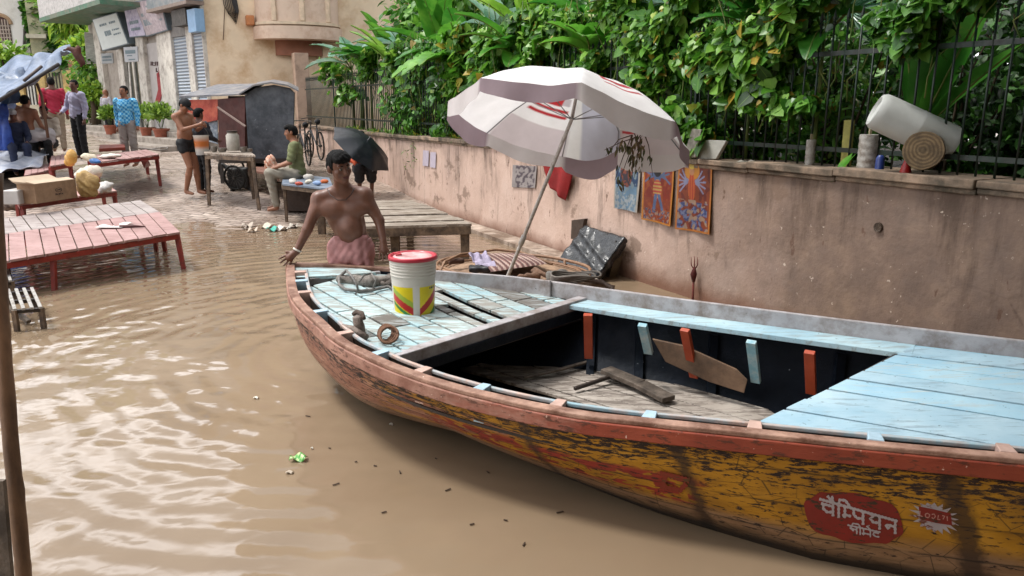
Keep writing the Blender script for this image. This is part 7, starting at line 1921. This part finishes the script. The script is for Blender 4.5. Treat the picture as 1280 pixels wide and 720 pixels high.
part('ledge',M('ledge_white','#b5b09c',.8),[(OB.at(33,40)[0],OB.at(58,40)[0],0,.3,OB.at(45,48)[1],OB.at(45,43)[1])],oh,pl=OB)
part('pink_chimney',M('pink_block','#a0605c',.8,.15,4,.3),[(OB.at(80,40,1.5)[0],OB.at(92,40,1.5)[0],.9,1.5,0,OB.at(84,35,1.5)[1])],oh,pl=OB)
# big terrace blocks closing the view above and beside
for k,(x0,x1,y0,y1,h_,nm,lab) in enumerate(((-40,-27,36,48,12,'ochre_house','ochre house filling the far left behind the awning'),)):
    b=MB(); b.box(x0,x1,y0,y1,0,h_); tag(b.build(nm,M('ochre','#a58f74',.85,.1,2,.2)),lab,'building')
# potted plants by the steps
LFP=mleaf('pot_leaf','#3a5c1c','#6a8f2c','#94b24a',.45,.35)
def potted(u,vb,y,ph,pr_,fh,fr_,label,seed):
    rs=np.random.default_rng(seed); base=Py(u,vb,y); t=thing('potted_plant',label,'plant',base)
    b=MB(); b.lathe([(.001,0),(pr_*.75,0),(pr_,ph*.85),(pr_*1.1,ph*.86),(pr_*1.1,ph),(pr_*.9,ph),(.001,ph*.93)],20,0,Matrix.Translation(base)); b.build('pot',M('terracotta%d'%seed,'#8e4f3a',.8,.2,10,.3),t,auto=40)
    n=420; d=rs.normal(size=(n,3)); d/=np.linalg.norm(d,axis=1)[:,None]; d[:,2]=np.abs(d[:,2])*.9
    P=np.array(base)+np.array([0,0,ph+fh*.35])+d*np.array([fr_,fr_,fh*.6])*rs.random((n,1))**.4
    D=d+rs.normal(size=(n,3))*.5+np.array([0,0,.3]); leaf_mesh('foliage',P,D,rs.normal(size=(n,3))+np.array([0,-.6,1]),rs.uniform(.10,.2,n),LANCE,LFP,t,W=1.6)
    b=MB()
    for k in range(7): a=rs.random()*6; b.tube([base+V(0,0,ph*.8),base+V(math.cos(a)*fr_*.5,math.sin(a)*fr_*.5,ph+fh*.6)],.008,4)
    b.build('stems',M('stem%d'%seed,'#3d4a22',.8),t)
potted(139,168,26.0,.30,.19,.65,.30,'small leafy plant in a terracotta pot by the grey shirted figure',1)
potted(186,174,24.4,.36,.22,.75,.36,'bushy potted plant left of its twin by the pillar',2)
potted(203,176,23.4,.36,.22,.8,.38,'tallest potted plant standing against the shop pillar',3)
b=MB(); c=Py(192,190,19.5); b.tube([c+V(.35*math.cos(a),.2*math.sin(a),.03*math.sin(2*a)+.08) for a in [2*PI*k/24 for k in range(25)]],.018,6); tag(b.build('wire_hoop',M('grey_wire','#6f6862',.6),smooth=True),'grey wire hoop lying on the steps behind the checked shirt man','hoop')
# ================================================================ vegetation behind the wall
LV1=mleaf('vine_leaf','#244a14','#4e8a24','#92c04e',.38,.38,'#b59a3a')
LV2=mleaf('shrub_leaf','#1a3c11','#3d7821','#7ab046',.36,.34,'#8f7a30')
LV3=mleaf('tree_leaf','#0f280b','#254f16','#4f8430',.45,.3)
LV4=mleaf('bluish_leaf','#2c5a3c','#5a8f6c','#a9c9b0',.25,.3)
LVY=mleaf('lime_leaf','#4a7a1c','#7fae2e','#b2cf4e',.4,.45)
BARK=M('bark','#4a3c2e',.9,.3,8,.8,30,.03,stretch=(1,1,.3))
STEMG=M('green_stem','#4c6a2a',.6,.25,5,.4,20,.01,dirt='#7d7a3c',damt=.4)
def tree(name,label,base,h,cr_,cc,nl,lsz,mat,seed,flat=.75,trunk=.16,tmpl=LANCE,cat='tree',clumps=26,group=None,W=2.0,low=None):
    rs=np.random.default_rng(seed); base=Vector(base); t=thing(name,label,cat,base,group); cc=Vector(cc)
    b=MB(); k1=base.lerp(cc,.5)+V(rs.normal()*.15,rs.normal()*.15,0)
    b.tube([base-V(0,0,.2),base.lerp(k1,.5)+V(rs.normal()*.06,0,0),k1,cc],[trunk,trunk*.85,trunk*.7,trunk*.3],9)
    cl=[]
    for k in range(clumps):
        d=rs.normal(size=3); d/=np.linalg.norm(d); r=rs.random()**.45
        p=np.array(cc)+d*np.array([cr_,cr_,cr_*flat])*r; cl.append(p)
        if k%2==0: q=Vector(p); b.tube([k1.lerp(cc,rs.random()),(k1+q)/2+V(0,0,.2),q],[trunk*.35,trunk*.22,trunk*.07],5)
    b.build('trunk',BARK,t,smooth=True)
    cl=np.array(cl); i=rs.integers(0,len(cl),nl); cs=cr_*.34*(.7+.6*rs.random(len(cl)))
    d=rs.normal(size=(nl,3)); d/=np.linalg.norm(d,axis=1)[:,None]
    P=cl[i]+d*(cs[i]*rs.random(nl)**.5)[:,None]*np.array([1,1,.75])
    D=d*.8+rs.normal(size=(nl,3))*.6+np.array([0,0,-.35]); N=rs.normal(size=(nl,3))*.6+np.array([0,-.2,1])
    leaf_mesh('crown',P,D,N,rs.uniform(.7,1.3,nl)*lsz,tmpl,mat,t,W=W,tint=np.clip(rs.normal(.45,.25,nl),0,1))
    return t
def gp(a,off,z=None): return WL.P(a,.78 if z is None else z,-off)
labs=['broad tree filling the view behind the umbrella','tree behind the railings just left of the umbrella','tree behind the far end of the fence near the beige building','tree rising behind the tilted grey slabs','tree whose crown closes the view above the tin cans','dark tree at the far right behind the white drum','tall tree standing back behind the corner pillar','tree beyond the right edge of the railings']
for k,(a,off,r,h) in enumerate(((11.5,6.5,2.5,3.6),(14.8,6,2.4,3.6),(19.5,5.6,2.2,4.0),(8.2,6.5,2.5,3.5),(5.2,6.8,2.6,3.4),(2.2,7,2.6,3.4),(17,8.5,2.6,5.0),(-1,7.5,2.8,3.6))):
    b_=gp(a,off); tree('garden_tree',labs[k],b_,h,r,b_+V(0,0,h-.6),5200,.20,LV3,100+k,.95,.13,clumps=34)
for k,(a,off,r,h,lab) in enumerate(((19.0,2.2,1.5,2.9,'slender leafy tree in front of the rounded cream bay'),(16.6,2.3,1.6,3.1,'leafy tree above the black umbrella'),(14.0,2.6,1.6,3.1,'leafy tree just left of the white umbrella'))):
    b_=gp(a,off); tree('garden_tree',lab,b_,h,r,b_+V(0,0,h-.4),3000,.2,LV1 if k==1 else LV2,130+k,.9,.09,clumps=22)
# dense shrubs between
def shrub(a,off,w,h,label,seed,mat=LV2,n=1700,ls=.12,tmpl=LANCE,W=1.7,name='shrub',z0=.75,up=.3):
    rs=np.random.default_rng(seed); base=gp(a,off,z0); t=thing(name,label,'shrub',base)
    b=MB(); tips=[]
    for k in range(16):
        an=rs.random()*2*PI; r=w*rs.random()**.5; tip=base+V(math.cos(an)*r,math.sin(an)*r,h*rs.uniform(.55,1.0)); tips.append(tip)
        b.tube([base+V(rs.normal()*.05,rs.normal()*.05,0),base.lerp(tip,.5)+V(rs.normal()*.08,rs.normal()*.08,.05),tip],[.018,.012,.005],5)
    b.build('stems',BARK,t,smooth=True)
    i=rs.integers(0,16,n); tt=rs.uniform(.15,1.02,n)
    P=np.array([np.array(base.lerp(tips[j],float(f))) for j,f in zip(i,tt)])+rs.normal(size=(n,3))*np.array([.16,.16,.13])*w*1.2
    D=rs.normal(size=(n,3))+np.array([0,0,up]); N=rs.normal(size=(n,3))*.5+np.array([-.3,-.4,.9])
    leaf_mesh('foliage',P,D,N,rs.uniform(.7,1.35,n)*ls,tmpl,mat,t,W=W); return t
sh=[(20.6,2.2,.55,2.2,'leafy shrub nearest the corner pillar',LV1,.13),(18.9,2.0,.6,2.0,'shrub second from the corner pillar behind the bars',LV2,.12),(17.0,1.8,.7,2.3,'bushy shrub behind the black umbrella',LV2,.13),
 (15.2,1.0,.7,2.0,'shrub between the black umbrella and the white umbrella',LV1,.11),(13.6,1.0,.7,2.3,'shrub directly left of the white umbrella',LV2,.12),(12.1,1.0,.7,2.3,'shrub behind the left rim of the white umbrella',LV1,.11),
 (10.7,.9,.7,2.5,'shrub behind the top of the white umbrella',LV2,.11),(9.5,.9,.65,2.4,'shrub behind the right slope of the white umbrella',LV1,.10),(8.4,.9,.6,2.3,'shrub above the tilted grey slabs',LV2,.10),
 (7.3,.95,.6,2.4,'dark shrub between the slabs and the small tin can',LV2,.10),(6.4,1.0,.55,2.3,'shrub above the small tin can',LV2,.10),(5.5,1.3,.5,2.2,'shrub behind the large tin can',LV3,.09),
 (4.6,1.6,.55,2.3,'shrub behind the white drum',LV3,.09),(3.7,1.5,.55,2.2,'shrub right of the log slice behind the bars',LV3,.09),(2.8,1.3,.6,2.4,'shrub at the right edge behind the bars',LV3,.09)]
for k,(a,off,w_,h_,lab,mt,ls) in enumerate(sh): shrub(a,off,w_,h_,lab,200+k,mt,2000,ls)
# second rank, taller, closing the gaps
sh2=[(19.8,2.6,1.1,3.2,'tall thicket behind the far railings'),(16.2,2.8,1.2,3.3,'tall thicket behind the middle of the far railings'),(13.0,2.8,1.2,3.3,'tall thicket above the left half of the white umbrella'),(10.2,2.7,1.1,3.2,'tall thicket above the right half of the white umbrella'),(7.8,2.7,1.1,3.1,'tall thicket above the upright slab'),(5.8,2.8,1.1,3.1,'tall thicket above the small tin can'),(3.8,3.0,1.1,3.0,'shaded thicket deep behind the white drum'),(2.0,3.0,1.1,3.0,'shaded thicket deep behind the right edge')]
for k,(a,off,w_,h_,lab) in enumerate(sh2): shrub(a,off,w_,h_,lab,300+k,LV3 if a<7 else LV2,2400,.17,W=1.9,name='thicket')
# creepers climbing over the railings
def creeper(a0,a1,z0,z1,n,ls,label,seed,dens=0.0,mat=LV1,down=.6,offr=(.05,.34)):
    rs=np.random.default_rng(seed); t=thing('creeper',label,'creeper',WL.P((a0+a1)/2,1.35,-.3))
    b=MB(); P=[];T=[]
    ns=int((a1-a0)*5)
    for k in range(ns):
        a=rs.uniform(a0,a1); z=rs.uniform(z0,z0+.3); pts=[]; o=rs.uniform(*offr)
        for s in range(9):
            pts.append(WL.P(a,min(z,z1+.2*rs.random()),-o)); a+=rs.normal()*.07; z+=(z1-z0)/8*rs.uniform(.6,1.4); o=min(max(o+rs.normal()*.04,offr[0]-.08),offr[1])
        b.tube(pts,[.006]*8+[.003],4)
    b.build('vines',STEMG,t,smooth=True)
    m=0
    while len(P)<n and m<n*6:
        m+=1; a=rs.uniform(a0,a1); z=z0+(z1-z0)*rs.random()**.8
        if mnoise.noise(V(a*1.5,z*2.2,seed*1.7))<dens+ .25*(1-(z-z0)/(z1-z0)): continue
        P.append(tuple(WL.P(a,z,-rs.uniform(offr[0]-.10,offr[1])+.12*max(0,mnoise.noise(V(a*2.2,z*2.5,3)))))); 
    n=len(P); wn=np.array(WL.n); 
    D=rs.normal(size=(n,3))*.55+np.array([0,0,-down])+wn*.25; N=rs.normal(size=(n,3))*.35+wn*.9+np.array([0,0,.55])
    leaf_mesh('leaves',P,D,N,(.45+1.25*rs.random(n)**1.8)*ls,HEART,mat,t,tint=np.clip(rs.normal(.5,.27,n),0,1)); return t
creeper(13.2,17.2,1.3,2.9,1500,.10,'creeper over the railings between the black umbrella and the white one',1,-.05,LV2)
creeper(9.8,13.2,1.45,3.0,4300,.115,'creeper on the railings behind the white umbrella',2,-.03)
creeper(7.6,9.8,1.30,2.95,5200,.088,'bright creeper right of the umbrella above the grey slabs',3,-.03)
creeper(6.0,7.6,1.42,2.9,4200,.098,'broad leaved creeper above the flat stones on the coping',4,-.03)
creeper(4.9,6.0,1.72,2.8,3000,.075,'dark creeper above the small tin can',5,-.03,LV2)
creeper(3.2,4.9,2.0,2.8,1700,.075,'sparse creeper high on the bars above the white drum',6,.02,LV2)
creeper(17.2,21.5,1.75,2.9,1100,.11,'thin creeper over the tops of the farthest railings',7,.12,LV1)
# grass-like fringe hanging over the coping
rs=np.random.default_rng(5); P=[];D=[];N=[];S=[]
for k in range(1500):
    a=rs.uniform(6.2,20); 
    if mnoise.noise(V(a*1.3,4,4))<.02 or a<9.3: continue
    P.append(tuple(WL.P(a,ztop(a)+.06,-rs.uniform(.0,.25)))); v=rs.normal(size=3)*.5+np.array([0,0,.6])+np.array(WL.n)*.5; D.append(v); N.append(rs.normal(size=3)*.4+np.array([0,0,1])); S.append(rs.uniform(.05,.13))
o=leaf_mesh('coping_weeds',P,D,N,S,LANCE,LV1,None,loc=WL.P(12,1.3,-.1)); tag(o,'small weeds sprouting along the top of the wall','weeds',kind='stuff')
# large leaves ---------------------------------------------------
def blade(b,base,dirv,length,width,droop,tear=0.0,seed=0,nu=16,cup=.25,twist=0.0,shape='banana'):
    """broad leaf as a folded curved surface, appended to builder b; also returns midrib points"""
    rs=random.Random(seed); d=Vector(dirv).normalized(); side=d.cross(V(0,0,1)); side=side.normalized() if side.length>.1 else V(1,0,0)
    mids=[];p=Vector(base);dd=d.copy()
    for i in range(nu+1):
        mids.append(p.copy()); p=p+dd*(length/nu); dd=(dd+V(0,0,-droop/nu)).normalized()
    vs=[];nv=6
    for i in range(nu+1):
        t=i/nu; tg=(mids[min(i+1,nu)]-mids[max(i-1,0)]).normalized(); sd=(side*math.cos(twist*t)+tg.cross(side)*math.sin(twist*t)).normalized(); up=sd.cross(tg).normalized()
        if shape=='banana': w=width*(math.sin(PI*min(1,t*.93+.06))**.45)*(1-.25*t)
        elif shape=='ear': w=width*(max(0,(1-t))**.62)*(1.0 if t>.22 else .35+t/.22*.65)
        else: w=width*math.sin(PI*min(1,t*.97+.03))**.8
        for j in range(nv+1):
            s=(j/nv*2-1); wav=.03*width*math.sin(t*38+s*3+seed)*abs(s)
            back=0
            if shape=='ear' and t<.25: back=-(.25-t)*length*.9*abs(s)
            vs.append(mids[i]+sd*(s*w)+up*(abs(s)*w*cup+wav)+tg*back)
    fs=[]
    for i in range(nu):
        for j in range(nv):
            if tear and rs.random()<tear and j in (0,nv-1): continue
            fs.append((i*(nv+1)+j,i*(nv+1)+j+1,(i+1)*(nv+1)+j+1,(i+1)*(nv+1)+j))
    b.add(vs,fs); return mids
def mblade(name,a_,b__,c_,rough=.3,transl=.4):
    n=NT(name); co=n.coord('Object'); k=n.noise(co,2.2,4,.6)
    c=n.ramp(k,[(.3,a_),(.5,b__),(.72,c_)]); h=n.noise(co,30,4,.6)
    c=n.mix(n.ramp(n.noise(co,9,5,.7),[(.64,0.0),(.72,.6)]),c,'#8a7a3a')
    return n.bsdf(c,rough,0,n.bump(h,.25,.006),transl=transl)
BL1=mblade('banana_leaf','#2c6420','#4c8c2c','#7fb044'); BL2=mblade('silver_ear_leaf','#5c8f74','#8fb8a2','#c2d8cc',.22,.25); BL3=mblade('ear_leaf','#22581c','#3b7a28','#5f9a3c'); BL4=mblade('yellow_leaf','#a3781c','#b98c2a','#c9a23c',.5,.4)
def plant(name,label,base,leaves,mat,stem=.05,cat='plant',sh='banana',stem_h=.8,seed=0,lean=None,veinmat=None):
    t=thing(name,label,cat,base); base=Vector(base)
    top=base+V(0,0,stem_h)+(lean or V(0,0,0)); 
    if stem: b=MB(); b.tube([base,base.lerp(top,.5),top],[stem,stem*.85,stem*.6],10); b.build('pseudostem',STEMG,t,smooth=True)
    for k,(az_,el_,ln,wd,dr,pt) in enumerate(leaves):
        d=V(math.cos(math.radians(az_))*math.cos(math.radians(el_)),math.sin(math.radians(az_))*math.cos(math.radians(el_)),math.sin(math.radians(el_)))
        st=top+d*pt; b=MB(); m=blade(b,st,d,ln,wd,dr,.05,seed*10+k,shape=sh,twist=.3*math.sin(k+seed)); lf=b.build('leaf',mat,t,smooth=True)
        b=MB(); b.tube([top-V(0,0,.1),st]+m[1::3],[.016,.012]+[.008]*len(m[1::3]),5); b.build('midrib',STEMG,lf,smooth=True)
    return t
def aim(u,v,a,off):  # point on a plane parallel to the wall
    return WL.hit(u,v,-off)
rr=random.Random(4)
def fan(n,e0,e1,ln,wd,dr,pt=.1,a0=180,a1=320): return [(a0+(a1-a0)*(k+.5)/n+rr.uniform(-14,14),rr.uniform(e0,e1),ln*rr.uniform(.8,1.15),wd*rr.uniform(.85,1.15),dr,pt) for k in range(n)]
plant('banana_plant','banana plant with arching blades beside the corner pillar',gp(20.6,.8),fan(7,15,65,1.1,.13,1.1,.05,150,350),BL1,.06,sh='lance',stem_h=1.55,seed=1)
plant('banana_plant','banana plant with broad blades above the far railings',gp(18.6,1.0),fan(6,25,70,1.3,.20,.9,.1),BL1,.07,stem_h=1.9,seed=2)
plant('elephant_ear_plant','plant with large silvery crinkled leaves above the far railings',gp(17.2,.7),fan(5,10,60,.75,.26,.9,.2),BL2,.03,sh='ear',stem_h=2.1,seed=3)
plant('banana_plant','banana plant with wide bright blades above the black umbrella',gp(15.6,.9),fan(7,20,70,1.3,.26,.8,.1),BL1,.08,stem_h=1.9,seed=4)
plant('elephant_ear_plant','plant with broad ragged green ears between the two umbrellas',gp(14.2,.7),fan(6,5,60,.85,.32,.8,.2),BL3,.04,sh='ear',stem_h=1.9,seed=5)
plant('elephant_ear_plant','silvery leaved plant above the left rim of the white umbrella',gp(12.7,.7),fan(4,10,60,.7,.25,.9,.2),BL2,.03,sh='ear',stem_h=2.1,seed=6)
plant('banana_plant','banana plant with long lime blades over the white umbrella',gp(11.8,.9),fan(7,20,70,1.2,.2,.9,.1),mblade('lime_blade','#4c8020','#79a838','#a4c658'),.06,stem_h=1.75,seed=7)
plant('elephant_ear_plant','big leaved plant above the middle of the white umbrella',gp(10.4,.8),fan(6,0,55,.75,.28,.8,.2),BL3,.04,sh='ear',stem_h=2.0,seed=8)
plant('banana_plant','banana plant with upright blades above the right side of the white umbrella',gp(8.8,1.1),fan(6,30,75,1.2,.2,.7,.1),BL1,.06,stem_h=1.6,seed=9)
plant('elephant_ear_plant','glossy round leaved plant above the tilted slabs',gp(7.7,.5),fan(6,-10,50,.42,.17,.7,.18),BL3,.02,sh='ear',stem_h=1.9,seed=10)
plant('elephant_ear_plant','plant with broad dark hanging leaves left of the small tin can',gp(6.9,.45),fan(8,-20,45,.42,.18,.8,.2),BL3,.02,sh='ear',stem_h=1.75,seed=11)
plant('elephant_ear_plant','dark leaved plant right above the small tin can',gp(6.1,.45),fan(7,-20,45,.38,.16,.8,.2),BL3,.02,sh='ear',stem_h=1.7,seed=12)
plant('banana_plant','young banana plant with upright dark blades behind the large tin can',gp(5.35,.7),fan(6,50,85,1.1,.12,.3,.0),BL3,.05,stem_h=.8,seed=13,sh='lance')
plant('elephant_ear_plant','wide leaved plant low behind the bars right of the log slice',gp(3.9,.6),fan(6,0,50,.5,.22,.8,.15),BL3,.02,sh='ear',stem_h=.75,seed=14)
plant('banana_plant','banana plant with big shaded blades at the right edge',gp(3.1,.9),fan(7,25,80,1.1,.2,.7,.1),BL3,.06,stem_h=1.3,seed=15)
plant('elephant_ear_plant','silvery leaved plant above the bicycles and the start of the fence',gp(19.6,.3),fan(5,5,55,.8,.27,.9,.25),BL2,.03,sh='ear',stem_h=1.9,seed=21)
plant('elephant_ear_plant','broad green eared plant leaning over the far railings',gp(18.0,.25),fan(6,-5,50,.8,.30,.9,.2),BL3,.03,sh='ear',stem_h=1.8,seed=22)
plant('banana_plant','banana plant with lime blades leaning out over the middle of the far railings',gp(16.4,.3),fan(7,10,65,1.1,.17,1.0,.1),mblade('lime_blade2','#4c8020','#79a838','#a4c658'),.05,stem_h=1.6,seed=23)
plant('elephant_ear_plant','very large light green ears over the left shoulder of the white umbrella',gp(13.3,.25),fan(6,0,55,.85,.36,.8,.2),mblade('bright_ear','#3f7a24','#5f9c34','#86bc50'),.04,sh='ear',stem_h=1.75,seed=24)
plant('banana_plant','banana plant with hanging bright blades above the umbrella finial',gp(11.1,.3),fan(7,5,60,.95,.16,1.1,.1),BL1,.05,stem_h=1.6,seed=25)
plant('elephant_ear_plant','pale green eared plant over the right slope of the umbrella',gp(9.3,.25),fan(6,0,50,.5,.2,.8,.2),mblade('bright_ear2','#3f7a24','#5f9c34','#86bc50'),.03,sh='ear',stem_h=1.6,seed=26)
plant('elephant_ear_plant','silver and green leaved plant high above the upright slab',gp(8.5,.35),fan(5,10,55,.42,.16,.8,.2),BL2,.02,sh='ear',stem_h=2.0,seed=27)
# fan palm
fp_=thing('fan_palm','fan palm with pale blue green fingers above the spearheads near the right','palm',gp(6.3,1.0))
c=WL.hit(1062,12,-.9)
b=MB(); b.tube([gp(6.3,1.0),(gp(6.3,1.0)+c)/2+V(.05,0,.1),c],[.03,.025,.015],7); b.build('stalk',STEMG,fp_,smooth=True)
P=[];D=[];N=[];S=[]
for k in range(30):
    a=PI*(-.25+1.5*k/29); d=WL.d*math.cos(a)+V(0,0,math.sin(a)); P.append(tuple(c)); D.append(tuple(d+WL.n*.2)); N.append(tuple(WL.n)); S.append(.42)
leaf_mesh('fan_leaf',P,D,N,S,LANCE,LV4,fp_,W=.32)
# single yellowed leaf, yellow leaf stalk, flower
ylt=thing('yellowed_leaf','large yellowing leaf hanging over the top of the railings','leaf',WL.hit(968,38,-.02))
b=MB(); m=blade(b,WL.hit(1000,30,-.1),(WL.hit(950,46,.05)-WL.hit(1000,30,-.1)),.30,.13,.5,seed=3,shape='ear'); b.build('leaf_blade',BL4,ylt,smooth=True)
b=MB(); p0=WL.hit(1056,216,-.22); p1=WL.hit(1062,150,-.25); b.bar(p0,p1,.085,.02,up=WL.n); tag(b.build('dry_sheath',M('dry_sheath','#8f8a48',.8,.2,8,.5,dirt='#5c5a2c',damt=.4)),'yellow green dry leaf sheath standing between the two tin cans','sheath')
b=MB(); blade(b,WL.hit(1063,198,-.1),WL.hit(1040,222,.02)-WL.hit(1063,198,-.1),.22,.07,.4,seed=5,shape='ear'); tag(b.build('drooping_leaf',BL1,smooth=True),'green leaf drooping onto the coping left of the large tin can','leaf')
s=SDF(); c=WL.hit(691,5,-.3); 
for k in range(8): s.ell(c+V(.05*math.cos(k*.8),.02*math.sin(k),.05*math.sin(k*.8)),(.03,.02,.03),None,.01)
o=sdf_obj('yellow_flower',s,M('orange_petals','#c98a2c',.6,.2,12,.3),None,.01,loc=c); tag(o,'small orange yellow flower cluster above the peak of the white umbrella','flower')
b=MB(); p=WL.P(4.6,.7,-1.2); b.box(p.x-.1,p.x+.1,p.y-.1,p.y+.1,.7,2.25); tag(b.build('pink_post',M('pink_post','#8e6a58',.8,.15,4,.4),bevel=.01),'pinkish masonry post in the garden behind the white drum','post')
# hanging twig with two leaves on the wall under the coping
b=MB(); blade(b,WL.hit(656,186,.06),V(.2,-.2,-1),.12,.02,.2,seed=7,shape='lance'); tag(b.build('yellow_sprig',BL4,smooth=True),'tiny yellow sprig on the coping left of the umbrella pole','sprig')
rs=np.random.default_rng(9); P=[tuple(WL.hit(512+rs.uniform(-7,7),178+k*.9,.03)) for k in range(36)]; n=len(P)
o=leaf_mesh('wall_weed',P,rs.normal(size=(n,3))+np.array([0,0,-.6]),rs.normal(size=(n,3))*.4+np.array(WL.n),rs.uniform(.05,.10,n),LANCE,LV2,None,loc=WL.hit(512,190,.03)); tag(o,'small weed growing out of the wall face left of the lilac notices','weed')
# ivy column and greenery at the far left
def mass(name,label,c,r,n,ls,mat,seed,cat='tree',tmpl=LANCE,W=2.0,stem=None):
    rs=np.random.default_rng(seed); c=Vector(c); base=V(c.x,c.y,.7); t=thing(name,label,cat,base)
    b=MB(); b.tube([base,base.lerp(c,.6)+V(.1,0,0),c+V(0,0,r[2]*.3)],[.14,.1,.04],7); b.build('trunk',BARK,t,smooth=True)
    k=18; d=rs.normal(size=(k,3)); d/=np.linalg.norm(d,axis=1)[:,None]; cl=np.array(c)+d*np.array(r)*rs.random((k,1))**.5
    i=rs.integers(0,k,n); d=rs.normal(size=(n,3)); d/=np.linalg.norm(d,axis=1)[:,None]
    P=cl[i]+d*np.array(r)*.4*rs.random((n,1))**.5; leaf_mesh('crown',P,d+rs.normal(size=(n,3))*.5+np.array([0,0,-.3]),rs.normal(size=(n,3))*.5+np.array([0,-.3,1]),rs.uniform(.7,1.3,n)*ls,tmpl,mat,t,W=W); return t
mass('ivy_column','tall column of dark ivy on the old house',Py(64,28,40.5),(1.0,.5,2.6),3200,.32,LV2,51,'ivy',HEART,1.0)
mass('yellow_shrub','lime yellow shrub behind the slatted sign',Py(104,62,33.5),(.7,.6,.6),800,.26,LVY,52,'shrub')
mass('yellow_palm','yellow green palm like crown above the pink block',Py(88,14,36),(1.0,.8,1.0),700,.75,LVY,53,'palm',LANCE,.7)
mass('green_shrub','green shrub by the gate behind the lilac shirted man',Py(118,108,31),(1.1,.7,1.3),1300,.22,LV1,54,'shrub')
mass('green_shrub','low bright green shrub on the mossy block',Py(112,118,30),(.6,.4,.45),500,.18,LVY,55,'shrub')
mass('green_shrub','small green shrub behind the awning at the left edge',Py(4,82,34),(1.1,.8,.8),800,.26,LVY,56,'shrub')
# tree above the picture, its crown placed to shade the boat's stern and wall
tree('shade_tree','large spreading tree whose crown overhangs the stern of the boat',(6.6,.2,0),6.2,3.1,(1.9,1.9,6.0),7500,.22,LV3,70,.4,.22,clumps=40)

tree('shade_tree','second tree leaning over the lane beside the near end of the pink wall',(7.4,3.2,0),6.4,2.7,(4.2,5.0,6.3),6000,.22,LV3,71,.4,.2,clumps=36)  # unseen tree put in to widen the shade at the right
